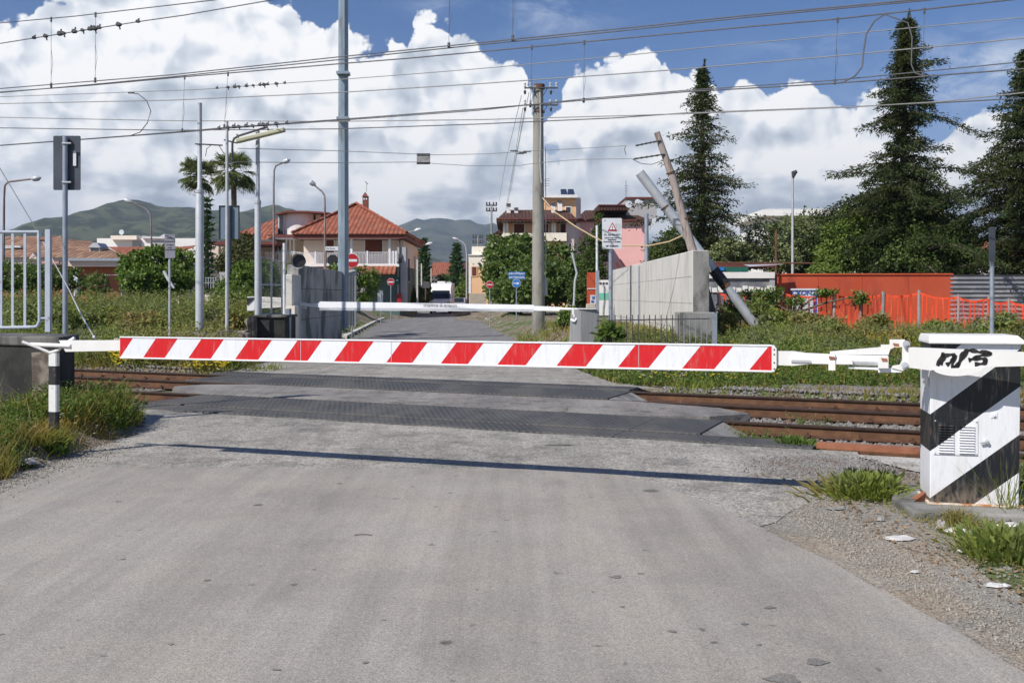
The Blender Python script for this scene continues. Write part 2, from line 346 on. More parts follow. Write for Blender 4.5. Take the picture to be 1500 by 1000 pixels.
def stripe_mat(name, expr, base, dark):
    """object-space slanted stripes; expr(g, x, z) gives the phase, the first half dark"""
    m, g, b, out = new_mat(name); x, y, z = g.sep(ocoord(g))[:3]
    ph, thr = expr(g, x, z); on = g.m('LESS_THAN', g.m('FRACT', ph), thr)
    d = g.rng(g.noise(g.vm('MULTIPLY', pos(g), (3, 3, .6)), 3, 7, .65), .52, .8); d2 = g.rng(g.noise(pos(g), 45, 4, .7), .68, .76)
    c = g.mix(on, g.mix(g.m('MULTIPLY', d, .45), base, (.52, .47, .38)), g.mix(g.m('MULTIPLY', d, .25), dark, tuple(min(1, q * 1.5 + .02) for q in dark)))
    c = g.mix(g.m('MULTIPLY', d2, .5), c, (.30, .26, .21))
    gz = g.noise(g.vm('MULTIPLY', pos(g), (9, 9, 1.2)), 4, 5, .7); c = g.mix(g.m('MULTIPLY', g.rng(gz, .50, .75), .30), c, (.36, .33, .29))
    if name == 'banded_enamel':
        base_d = g.m('MULTIPLY', g.rng(z, .22, .0), g.rng(g.noise(g.vm('MULTIPLY', pos(g), (5, 5, 2)), 6, 6, .7), .35, .60)); c = g.mix(g.m('MULTIPLY', base_d, .4), c, (.40, .31, .22))
        rr = g.m('MULTIPLY', g.rng(g.noise(g.vm('MULTIPLY', pos(g), (22, 22, .8)), 3, 3, .6), .62, .72), g.rng(g.noise(pos(g), 3, 2), .5, .6)); c = g.mix(g.m('MULTIPLY', rr, .55), c, (.45, .24, .10))
    g.put(b.inputs['Base Color'], c); b.inputs['Roughness'].default_value = .42; b.inputs['Specular IOR Level'].default_value = .45
    bump(g, b, g.noise(pos(g), 6, 2), .04, .02); return m
def tile_mat(name, c1, c2, along='x', period=.24, row=.36):
    """clay pan tiles: rolls running down the slope with rows of laps"""
    m, g, b, out = new_mat(name); p = pos(g); X, Y, Z = g.sep(p)[:3]
    nrm = g.sep(g.n('ShaderNodeNewGeometry').outputs['Normal'])
    sidey = g.m('GREATER_THAN', g.m('ABSOLUTE', nrm[0]), g.m('ABSOLUTE', nrm[1]))
    h = g.m('ADD', g.m('MULTIPLY', sidey, Y), g.m('MULTIPLY', g.m('SUBTRACT', 1.0, sidey), X))
    roll = g.m('ABSOLUTE', g.m('SINE', g.m('MULTIPLY', h, math.pi / period))); lap = g.m('FRACT', g.m('DIVIDE', Z, row * .45))
    cell = g.noise(g.xyz(g.m('MULTIPLY', g.m('FLOOR', g.m('DIVIDE', h, period)), 3.1), g.m('MULTIPLY', g.m('FLOOR', g.m('DIVIDE', Z, row * .45)), 5.7), 0.0), 1.3, 0)
    c = g.mix(g.rng(cell, .3, .7), c1, c2); c = g.mix(g.rng(roll, .35, .05), c, tuple(q * .35 for q in c1))
    c = g.mix(g.m('MULTIPLY', g.rng(lap, .10, .0), .5), c, tuple(q * .5 for q in c1)); c = g.mix(g.m('MULTIPLY', g.rng(g.noise(p, .8, 5), .5, .7), .35), c, (.16, .10, .07))
    g.put(b.inputs['Base Color'], c); b.inputs['Roughness'].default_value = .85; bump(g, b, g.m('ADD', roll, g.m('MULTIPLY', lap, .3)), .8, .06); return m

white = mat('white_paint', (.78, .77, .74), (.70, .69, .66), 2, rough=.45, dirt=(.48, .40, .30), dscale=5, dlo=.60, dhi=.78, dstretch=(1, 1, .5))
whiteclean = mat('white_enamel', (.76, .77, .78), (.72, .73, .74), 3, rough=.4)
galv = mat('galvanised_steel', (.27, .31, .36), (.34, .38, .43), 6, rough=.48, metal=.35, dirt=(.20, .20, .19), dscale=4, dlo=.55, dhi=.75)
galvlight = mat('zinc_grey', (.42, .44, .46), (.5, .52, .54), 5, rough=.5, metal=.2)
steelblue = mat('blue_grey_steel', (.22, .28, .33), (.28, .35, .40), 2, (1, 1, .3), rough=.4, metal=.15, dirt=(.18, .2, .2), dscale=3)
railpost = mat('railing_paint', (.40, .45, .52), (.48, .53, .60), 4, rough=.5, dirt=(.25, .2, .17), dscale=9, dlo=.6, dhi=.7)
rust = mat('rust', (.095, .045, .022), (.16, .078, .040), 6, (1, 1, 1), rough=.85, bmp=.4, dirt=(.07, .032, .022), dscale=3)
rustbright = mat('orange_rust', (.27, .10, .05), (.34, .14, .075), 5, rough=.85, bmp=.3, dirt=(.16, .06, .04), dscale=4)
rail_dark = mat('rail_dark_rust', (.028, .015, .010), (.05, .026, .016), 6, rough=.8); rail_foot = mat('rail_foot_rust', (.06, .028, .016), (.10, .048, .026), 9, rough=.9, bmp=.3, dirt=(.14, .075, .04), dscale=6)
railtop = mat('rail_head', (.07, .045, .035), (.11, .075, .06), 5, rough=.5, metal=.3)
conc_l = mat('pale_concrete', (.54, .525, .48), (.60, .585, .54), 1.2, rough=.9, bmp=.25, dirt=(.34, .32, .28), dscale=1.5, dlo=.48, dhi=.78, dstretch=(1.5, 1.5, .22), fine=.08)
conc_g = mat('grey_concrete', (.24, .235, .22), (.30, .29, .27), 1.5, rough=.9, bmp=.3, dirt=(.09, .088, .08), dscale=1.6, dlo=.44, dhi=.66, dstretch=(.9, .9, .45), fine=.08)
conc_m = mat('weathered_concrete', (.40, .39, .36), (.47, .46, .43), 1.5, rough=.9, bmp=.3, dirt=(.15, .145, .135), dscale=1.2, dlo=.44, dhi=.62, dstretch=(.9, .9, .5), fine=.08)
conc_d = mat('stained_concrete', (.145, .14, .13), (.19, .185, .17), 1.5, rough=.92, bmp=.4, dirt=(.045, .045, .042), dscale=1.3, dlo=.40, dhi=.62, dstretch=(1.5, 1.5, .3), fine=.1)
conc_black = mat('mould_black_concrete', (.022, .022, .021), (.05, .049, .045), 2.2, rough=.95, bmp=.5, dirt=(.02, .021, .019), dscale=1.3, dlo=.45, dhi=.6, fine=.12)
stone = mat('rubble_stone', (.19, .16, .125), (.27, .235, .19), 5, rough=.95, bmp=.9, dirt=(.09, .075, .06), dscale=4, dlo=.45, dhi=.6)
poleconc = mat('pole_concrete', (.25, .24, .205), (.31, .30, .26), 1.4, (1, 1, .4), rough=.9, bmp=.2, dirt=(.17, .16, .14), dscale=3, dlo=.5, dhi=.7)
wood = mat('weathered_wood', (.30, .25, .22), (.40, .34, .31), 3, (6, 6, .5), rough=.9, bmp=.4, dirt=(.17, .12, .10), dscale=2, dlo=.5, dhi=.65)
darkiron = mat('dark_iron', (.05, .05, .055), (.08, .08, .085), 6, rough=.6)
wirem = mat('wire_metal', (.10, .10, .105), (.14, .14, .145), 8, rough=.55, metal=.3)
wirelight = mat('weathered_copper_wire', (.23, .23, .22), (.28, .28, .27), 8, rough=.6)
black = mat('black_paint', (.018, .018, .02), (.028, .028, .03), 4, rough=.45)
signback = mat('sign_back', (.055, .066, .08), (.075, .088, .105), 3, rough=.5, metal=.2)
signred = mat('sign_red', (.42, .012, .02), (.36, .012, .018), 3, rough=.4)
signblue = mat('sign_blue', (.02, .17, .52), (.02, .15, .46), 3, rough=.4)
signwhite = mat('sign_white', (.66, .68, .70), (.60, .62, .64), 4, rough=.45, dirt=(.42, .42, .42), dscale=5)
signgrey = mat('faded_sign', (.20, .20, .24), (.25, .25, .29), 4, rough=.6)
ink = mat('black_ink', (.02, .02, .022), rough=.7)
graffiti_m = mat('spray_paint', (.018, .018, .02), (.035, .035, .035), 30, rough=.7)
bluegraf = mat('blue_spray_paint', (.05, .08, .35), (.08, .12, .45), 20, rough=.7)
orange = mat('orange_plastic', (.66, .060, .018), (.74, .085, .028), 3, rough=.6)
redwall = mat('red_painted_sheet', (.43, .060, .022), (.47, .085, .036), .8, rough=.75, dirt=(.28, .05, .03), dscale=1.1, dlo=.5, dhi=.75, dstretch=(1, 1, .4))
sheet = mat('grey_sheet_metal', (.15, .155, .17), (.20, .21, .23), 1.5, rough=.6, metal=.2, dirt=(.33, .31, .30), dscale=2)
greenm = mat('green_fascia', (.01, .10, .07), (.015, .12, .085), 2, rough=.6)
def wallm(n, c, d=None): return mat(n, c, tuple(x * .93 for x in c), .7, rough=.9, dirt=d or tuple(x * .75 for x in c), dscale=.8, dlo=.55, dhi=.8, dstretch=(1, 1, .3))
beige = wallm('beige_plaster', (.74, .63, .54)); peach = wallm('peach_plaster', (.82, .50, .28)); cream = wallm('cream_plaster', (.84, .76, .64)); pink = wallm('pink_plaster', (.86, .48, .45))
offwhite = wallm('off_white_plaster', (.80, .78, .74)); greyplaster = wallm('grey_plaster', (.42, .41, .41)); greenplaster = wallm('dark_green_plaster', (.10, .14, .125)); mauve = wallm('mauve_plaster', (.64, .52, .47))
maroon = mat('maroon_trim', (.13, .036, .028), (.16, .045, .034), 2, rough=.7); shutter = mat('brown_shutter', (.15, .035, .018), (.11, .028, .015), 2, (1, 1, 14), rough=.6)
tile_o = tile_mat('orange_clay_tiles', (.34, .11, .055), (.24, .065, .035), period=.34); tile_b = tile_mat('weathered_clay_tiles', (.33, .20, .12), (.19, .09, .055), period=.3); tile_m = tile_mat('maroon_tiles', (.085, .034, .023), (.06, .024, .017), period=.3)
def glass_mat(n, c=(.02, .025, .03), r=.08):
    m, g, b, out = new_mat(n); b.inputs['Base Color'].default_value = (*c, 1); b.inputs['Roughness'].default_value = r; b.inputs['Specular IOR Level'].default_value = .6; return m
glass = glass_mat('dark_glass'); bluegraypanel = mat('blue_grey_panel', (.16, .22, .28), (.13, .18, .23), 1, rough=.5)
vanwhite = mat('van_paint', (.75, .76, .78), (.72, .73, .75), 1, rough=.25); silverpaint = mat('silver_paint', (.40, .40, .42), (.36, .36, .38), 1, rough=.3, metal=.3)
tyre = mat('tyre_rubber', (.02, .02, .02), rough=.8)
grassm = leaf_mat('grass_blades', (.12, .165, .025), (.27, .30, .06), (.26, .22, .08)); weedm = leaf_mat('weed_leaves', (.06, .11, .022), (.16, .22, .05)); drym = leaf_mat('dry_stalks', (.28, .22, .12), (.38, .30, .17), trans=.15)
tallweed = leaf_mat('tall_weeds', (.11, .165, .035), (.27, .31, .08), (.20, .22, .11)); yellow = leaf_mat('yellow_petals', (.68, .50, .02), (.75, .60, .04), trans=.2); redpetal = leaf_mat('red_petals', (.6, .03, .02), (.7, .06, .02), trans=.2); whitepetal = leaf_mat('white_petals', (.7, .7, .68), (.75, .75, .72), trans=.2)
conifer_m = leaf_mat('conifer_needles', (.020, .034, .011), (.062, .085, .028), (.035, .052, .016), trans=.1, spec=.1); figm = leaf_mat('fig_leaves', (.035, .078, .014), (.17, .225, .055), trans=.3, rough=.45, spec=.3); shrubm = leaf_mat('shrub_leaves', (.045, .095, .014), (.18, .255, .05), trans=.3, rough=.45, spec=.3)
olive = leaf_mat('olive_leaves', (.11, .14, .05), (.25, .29, .14), trans=.25); darkleaf = leaf_mat('dark_leaves', (.03, .06, .013), (.12, .16, .04), trans=.2); limeleaf = leaf_mat('lime_leaves', (.09, .15, .025), (.22, .28, .07), trans=.3); palmm = leaf_mat('palm_fronds', (.06, .085, .025), (.18, .21, .08), trans=.3); norfolk = leaf_mat('norfolk_needles', (.035, .075, .022), (.065, .115, .04), trans=.2)
grassy_bush = leaf_mat('scrub_leaves', (.13, .16, .03), (.30, .31, .08), (.25, .19, .09), trans=.3)
bark = mat('bark', (.10, .075, .055), (.15, .115, .085), 5, (3, 3, .6), rough=.95, bmp=.6); stonegravel = mat('ballast_stone', (.15, .14, .13), (.27, .255, .24), 18, rough=.9, bmp=.5, dirt=(.16, .11, .08), dscale=2)
verge_stone = mat('verge_stone', (.24, .215, .18), (.36, .33, .28), 18, rough=.9, bmp=.4); cloth = mat('paper_litter', (.62, .60, .58), (.5, .49, .47), 12, rough=.9, bmp=.5); rockm = mat('grey_rock', (.25, .24, .23), (.38, .36, .34), 9, rough=.95, bmp=.8)

# ------------------------------------------------------------------ the ground
LE = [(-20, -4.5), (8, -4.42), (10, -4.52), (11.7, -4.45), (12.6, -4.65), (13.4, -5.0), (17.5, -6.3), (20, -6.1), (26, -6.0), (36, -6.2), (60, -8.2), (100, -11), (400, -31.5)]
RE = [(-20, 2.6), (4.4, 2.25), (6.2, 2.0), (7.8, 1.9), (9, 2.6), (10.7, 3.4), (13.5, 3.0), (17, 2.2), (20, 1.6), (23, 1.3), (37, .13), (60, -1.45), (100, -4.2), (400, -24.8)]
def lerp(tab, y):
    if y <= tab[0][0]: return tab[0][1]
    for (a, b), (c, d) in zip(tab, tab[1:]):
        if y <= c: return b + (d - b) * (y - a) / (c - a)
    return tab[-1][1]
def sst(x, a, b):
    t = min(1, max(0, (x - a) / (b - a))); return t * t * (3 - 2 * t)
def height(x, y):
    v = .4027 * x + .9153 * y; le, re = lerp(LE, y), lerp(RE, y)
    bed = sst(v, 10.95, 11.15) * (1 - sst(v, 17.3, 17.7))
    out = max(le - x, x - re); nz = mnoise.noise(Vector((x * .35, y * .35, 0)))
    if out <= .05: return -.2 * bed - .035 * (1 - bed)
    k = sst(out, .05, 1.3)
    if v < 11.05:
        base = (-.03 + .25 * sst(out, .05, .38) * (.35 + .65 * sst(y, 8.5, 10.2)) + .06 * k * nz) if x < 0 else (-.022 + .012 * k + .02 * k * nz)
    else:
        r = sst(v, 18.6, 23.0) if x < 0 else sst(v, 19.0, 27.0)
        base = -.03 + k * (r * (.78 if x < 0 else .55) + .06 * nz) 
        base *= 1
        far = sst(y, 300, 900); base = base * (1 - far)
    return base * (1 - bed) - .2 * bed
def terrain():
    us = np.unique(np.concatenate([np.linspace(-4500, -400, 8), np.linspace(-400, -60, 18), np.linspace(-60, -16, 45), np.linspace(-16, 16, 129), np.linspace(16, 60, 45), np.linspace(60, 400, 18), np.linspace(400, 4500, 8)]))
    vs = np.unique(np.concatenate([np.linspace(-80, -8, 10), np.linspace(-8, 10.8, 70), np.linspace(10.9, 11.2, 4), np.linspace(11.4, 17.2, 8), np.linspace(17.3, 17.7, 4), np.linspace(18, 60, 120), np.linspace(60, 300, 50), np.linspace(300, 6000, 20)]))
    V = []; 
    for v in vs:
        for u in us:
            p = UV(u, v); V.append((p.x, p.y, height(p.x, p.y)))
    nu = len(us); Fc = [(j * nu + i, j * nu + i + 1, (j + 1) * nu + i + 1, (j + 1) * nu + i) for j in range(len(vs) - 1) for i in range(nu - 1)]
    mb = MB(); mb.v = V; mb.f = Fc; mb.mi = [0] * len(Fc); o = mb.build('ground', soil, smooth=True); tag(o, kind='structure')
terrain()
def sheet_obj(name, outline, z, m, kind='structure', jag=.0, seg=.25, thick=.0):
    pts = []
    n = len(outline)
    for i in range(n):
        a, b = Vector((*outline[i], 0)), Vector((*outline[(i + 1) % n], 0)); L = (b - a).length; k = max(1, int(L / seg)) if L < 60 else 12
        d = (b - a).normalized(); s = Vector((-d.y, d.x, 0))
        for j in range(k):
            p = a + (b - a) * j / k
            w = mnoise.noise(p * 1.3) * .6 + mnoise.noise(p * 5) * .4; pts.append(p + s * w * jag + Vector((0, 0, z)))
    mb = MB()
    if thick: mb.prism([p - Vector((0, 0, thick)) for p in pts], (0, 0, thick))
    else: mb.add(pts, [tuple(range(len(pts)))])
    import bmesh
    o = mb.build(name, m); bm = bmesh.new(); bm.from_mesh(o.data); bmesh.ops.triangulate(bm, faces=[f for f in bm.faces if len(f.verts) > 4]); 
    for f in bm.faces:
        if abs(f.normal.z) > .9 and not thick and f.normal.z < 0: f.normal_flip()
    bm.to_mesh(o.data); bm.free()
    if kind: tag(o, kind=kind)
    return o
def uvp(u, v): p = UV(u, v); return (p.x, p.y)
sheet_obj('forecourt', [(-4.3, -12), (1.6, -12), (1.5, 6.9), (1.95, 7.25), (2.3, 7.9), (2.75, 8.7), (3.3, 9.5), uvp(-.9, 11.08), uvp(-11.6, 11.08), (-5.05, 13), (-4.85, 11), (-4.6, 9)], 0.0, apron, jag=.12)
sheet_obj('road', [(-4.1, -12), (2.5, -12), (2.28, 4.2), (1.98, 6.2), (1.66, 7.6), (1.35, 8.5), (.95, 9.45), (-4.2, 9.55), (-4.25, 8)], .005, asphalt, jag=.07)
sheet_obj('far_forecourt', [uvp(-14.2, 17.25), uvp(-4.7, 17.25), (1.9, 19), (1.35, 23), (.9, 27), (-6.1, 27), (-6.15, 22)], 0.0, apron, jag=.1)
sheet_obj('street', [(-6.1, 24.5), (1.1, 25), (.13, 37), (-1.45, 60), (-4.2, 100), (-24.8, 400), (-31.5, 400), (-11, 100), (-8.2, 60), (-6.2, 36)], .005, street_m, jag=.12, seg=.6)
sheet_obj('verge', [(1.0, -12), (3.1, -12), (2.85, 4.4), (2.75, 6.0), (3.3, 7.3), (3.6, 9.0), (1.0, 8.9)], -.005, verge_m, jag=.22)
sheet_obj('verge', [(-4.0, -12), (-4.75, -12), (-4.75, 8), (-5.0, 10), (-5.15, 11.2), (-4.5, 11), (-4.0, 9)], -.005, verge_m, jag=.14)
dark_m = road_mat('stain_shadow_asphalt', (.175, .165, .150), (.205, .195, .178), (.21, .198, .178), stains=False, bm=.25, coarse=190, speck=.42)
for px, py, w_, dd_ in ((903, 846, .035, .03), (938, 841, .022, .02), (985, 926, .02, .016), (1196, 971, .05, .035), (1148, 996, .075, .05), (1090, 915, .018, .015), (1128, 891, .03, .025), (911, 890, .014, .012), (1045, 942, .015, .012), (868, 868, .012, .01), (1112, 946, .012, .01), (430, 857, .014, .01), (303, 851, .016, .012), (405, 982, .02, .014), (250, 945, .012, .01), (698, 865, .01, .01), (820, 652, .16, .04), (535, 972, .012, .01), (180, 820, .015, .012)):
    c_ = G(px, py); sheet_obj('stain_shadow_patch', [(c_.x + w_ * (1 + .3 * math.sin(3 * a + px)) * math.cos(a), c_.y + dd_ * (1 + .3 * math.cos(2 * a + py)) * math.sin(a)) for a in [k * .4488 for k in range(14)]], .0085, dark_m, jag=.01, seg=.05)  # oil stains, and one wide dark patch painted as a cast shadow
# concrete infill between the two tracks, its ends rounded down
sl_pts = [uvp(-12.9, 14.1), uvp(-12.5, 13.6), uvp(-11.6, 13.24), uvp(-3.9, 13.24), uvp(-3.0, 13.5), uvp(-2.55, 14.05), uvp(-3.1, 14.6), uvp(-4.6, 14.98), uvp(-11.8, 14.98), uvp(-12.7, 14.6)]
o = sheet_obj('infill_slab', [(p[0], p[1]) for p in sl_pts], .006, slab_m, kind='structure', jag=.02, thick=.2)
# pavements and kerb past the crossing
sheet_obj('pavement', [(-6.3, 38), (-8.2, 60), (-11, 100), (-24, 290), (-25.5, 290), (-12.6, 100), (-9.8, 60), (-7.9, 38)], .13, conc_l, thick=.2, seg=2)
sheet_obj('pavement', [(1.75, 40), (3.3, 40), (.3, 60), (-2.6, 100), (-15.8, 290), (-17.3, 290), (-4.1, 100), (-1.3, 60)], .13, conc_l, thick=.2, seg=2)
# concrete ledge along the track beside the cabinet
sheet_obj('concrete_ledge', [uvp(-1.0, 10.95), uvp(1.6, 10.95), uvp(9, 10.95), uvp(9, 9.9), uvp(.6, 9.95), uvp(-.3, 10.1)], -.002, pale_slab, jag=.06)
sheet_obj('far_ledge', [uvp(-2.8, 18.3), uvp(3, 18.25), uvp(3, 18.75), uvp(-2.6, 18.8)], .04, slab_m, jag=.03, thick=.15)
sheet_obj('bank_slab', [(-9.6, 24.0), (-8.0, 23.4), (-6.9, 23.2), (-6.9, 24.2), (-8.2, 24.6), (-9.4, 24.9)], .62, conc_l, jag=.1, thick=.08)

# ------------------------------------------------------------------ rails, sleepers, crossing panels
def rail_profile():
    h = .16
    half = [(.07, 0), (.07, .012), (.012, .03), (.009, .115), (.034, .128), (.036, h - .008), (.028, h)]
    return [(-a, b) for a, b in half] + [(a, b) for a, b in reversed(half)]
def rail(v, label):
    pr = rail_profile(); mb = MB(); us = [-220, 160]; vs = []
    for u in us:
        for a, b in pr: p = UV(u, v + a, b - .157); vs.append(p)
    n = len(pr); mb.add(vs, [(i, (i + 1) % n, n + (i + 1) % n, n + i) for i in range(n)])
    for i, (a, b) in enumerate(pr):
        pass
    mb.mi = [1 if i == 6 else (2 if i in (3, 4, 5, 7, 8, 9) else (3 if i in (0, 1, 11, 12) else 0)) for i in range(n)]
    o = mb.build('rail', [rust, railtop, rail_dark, rail_foot]); tag(o, label, 'rail', 'rails of the two tracks')
    c0 = None
    for i in range(-60, 50):
        u = i * .62 + .2; p = UV(u, v)
        if -13.2 < u < -2.0 or p.y < 4 or abs(p.x) > p.y * .56 + .3: continue
        if c0 is None:
            q = MB(); q.box((0, -.062, .012), (.07, .05, .03)); q.tube([(0, -.062, .02), (0, -.062, .055)], .014, 6); q.box((0, .062, .012), (.07, .05, .03)); c0 = c = q.build('clip', rail_foot); c.parent = o
        else: c = c0.copy(); sc.collection.objects.link(c)
        c.location = (p.x, p.y, -.142); c.rotation_euler = (0, 0, math.atan2(T_.y, T_.x))
for v, lb in ((11.66, 'rusty rail nearest the striped barrier'), (13.16, 'rusty rail between the near rubber panels and the concrete infill strip'), (15.06, 'rusty rail between the concrete infill strip and the far rubber panels'), (16.56, 'rusty rail farthest from the striped barrier')): rail(v, lb)
slp = MB(); slp.box((0, 0, 0), (.24, 2.3, .14)); 
k = 0
for tc_, nm in ((12.41, 'near'), (15.81, 'far')):
    for i in range(-60, 50):
        u = i * .62 + .2
        if -13.2 < u < -2.2: continue
        p = UV(u, tc_, -.245)
        if p.y < 4 or abs(p.x) > p.y * .62 + 3: continue
        if k == 0: o = s0 = slp.build('sleeper', stone)
        else: o = s0.copy(); sc.collection.objects.link(o)
        k += 1; o.location = p; o.rotation_euler = (0, 0, math.atan2(T_.y, T_.x)); tag(o, 'concrete sleeper bedded in the ballast under the rusty rails', 'sleeper', 'sleepers under the two tracks')
        mb = None
def panel(name, u0, u1, v0, v1, label, z=.016):
    mb = MB(); o = [UV(u0, v0, -.19), UV(u1, v0, -.19), UV(u1, v1, -.19), UV(u0, v1, -.19)]; mb.prism(o, (0, 0, .19 + z))
    o = mb.build(name, rubber, bevel=.012); return tag(o, label, 'crossing panel', 'rubber panels of the level crossing')
panel('crossing_panel', -11.3, -2.72, 11.74, 13.09, 'wide black ribbed rubber panel between the rails of the near track')
panel('crossing_panel', -11.6, -1.35, 11.1, 11.58, 'narrow black rubber strip in front of the nearest rail')
panel('crossing_panel', -13.6, -5.0, 15.14, 16.48, 'wide black ribbed rubber panel between the rails of the far track')
panel('crossing_panel', -14.3, -5.1, 16.64, 17.25, 'narrow black rubber strip behind the farthest rail')
for u, v, lb in ((-2.72, 12.41, 'sloping grey metal deflector at the right end of the near rubber panel'), (-5.0, 15.81, 'sloping grey metal deflector at the right end of the far rubber panel')):
    mb = MB(); a = [UV(u + .01, v - .6, -.16), UV(u + .34, v - .6, -.16), UV(u + .01, v - .6, .0)]; mb.prism(a, N_ * 1.2); o = mb.build('deflector_wedge', conc_g); tag(o, lb, 'deflector')
mb = MB(); a = UV(-1.32, 11.28, .0); b_ = UV(.35, 11.22, .0); mb.box((a + b_) / 2 + Vector((0, 0, .03)), ((b_ - a).length, .20, .05), math.atan2(T_.y, T_.x)); tag(mb.build('steel_strip', rustbright), 'flat orange rusty steel strip lying beside the nearest rail', 'steel strip')
def stones(name, n, region, size, m, label, cat):
    """loose stones as small irregular octahedra"""
    pts = []
    while len(pts) < n:
        x, y = region(); pts.append((x, y, max(height(x, y), -.004) if height(x, y) > -.05 else height(x, y)))
    p = np.array(pts); s = size * (.5 + RNG.random(n)); ax = unit(RNG.normal(size=(n, 3))); bx = unit(np.cross(ax, RNG.normal(size=(n, 3)))); cx = np.cross(ax, bx)
    a = ax * (s * .7)[:, None]; b = bx * (s * .55)[:, None]; c = cx * (s * .45)[:, None]; p[:, 2] += s * .2
    v = np.empty((n, 8, 3, 3)); k = 0
    for sa in (1, -1):
        for sb in (1, -1):
            for sc_ in (1, -1):
                tri = [p + a * sa, p + b * sb, p + c * sc_]
                if sa * sb * sc_ < 0: tri = tri[::-1]
                for j in range(3): v[:, k, j] = tri[j]
                k += 1
    o = raw_mesh(name, v.reshape(-1, 3), 3, m); tag(o, label, cat, kind='stuff'); return o
def r_uv(u0, u1, v0, v1, ok=lambda x, y, u, v: True):
    def f():
        while True:
            u = RNG.uniform(u0, u1); v = RNG.uniform(v0, v1); p = UV(u, v)
            if p.y > 2 and abs(p.x) < p.y * .56 + .8 and ok(p.x, p.y, u, v): return p.x, p.y
    return f
stones('ballast', 26000, r_uv(-45, 16, 11.15, 17.9, lambda x, y, u, v: not (-12.6 < u < -2.8 and v < 15.1) and not (-14 < u < -4.8)), .055, stonegravel, 'grey and brown crushed stones between and beside the rusty rails', 'gravel')
stones('loose_gravel', 900, r_uv(-1.5, 14, 6.5, 11.0, lambda x, y, u, v: x > lerp(RE, y) - .15 and mnoise.noise(Vector((x * 1.2, y * 1.2, 3))) > .0), .015, verge_stone, 'small loose grey stones scattered on the right verge of the road', 'gravel')
stones('dark_gravel_patch', 3800, lambda: (lambda a, r: (3.0 + .55 * r * math.cos(a) + .25 * r * math.sin(a), 9.55 + .62 * r * math.sin(a) - .2 * r * math.cos(a)))(RNG.uniform(0, 6.283), math.sqrt(RNG.random()) * (1 + .25 * RNG.normal())), .022, stonegravel, 'dark patch of loose crushed stone between the rails and the cabinet plinth', 'gravel')
stones('verge_gravel', 3200, lambda: (lambda y: (lerp(LE, y) + RNG.normal() * .22, y))(RNG.uniform(6.5, 11)), .018, verge_stone, 'small loose stones along the left edge of the road', 'gravel')
stones('verge_gravel', 3600, lambda: (lambda y: (lerp(RE, y) + .12 + abs(RNG.normal()) * .35, y))(RNG.uniform(3.6, 8.2)), .013, verge_stone, 'fine loose chippings along the right edge of the road', 'gravel')

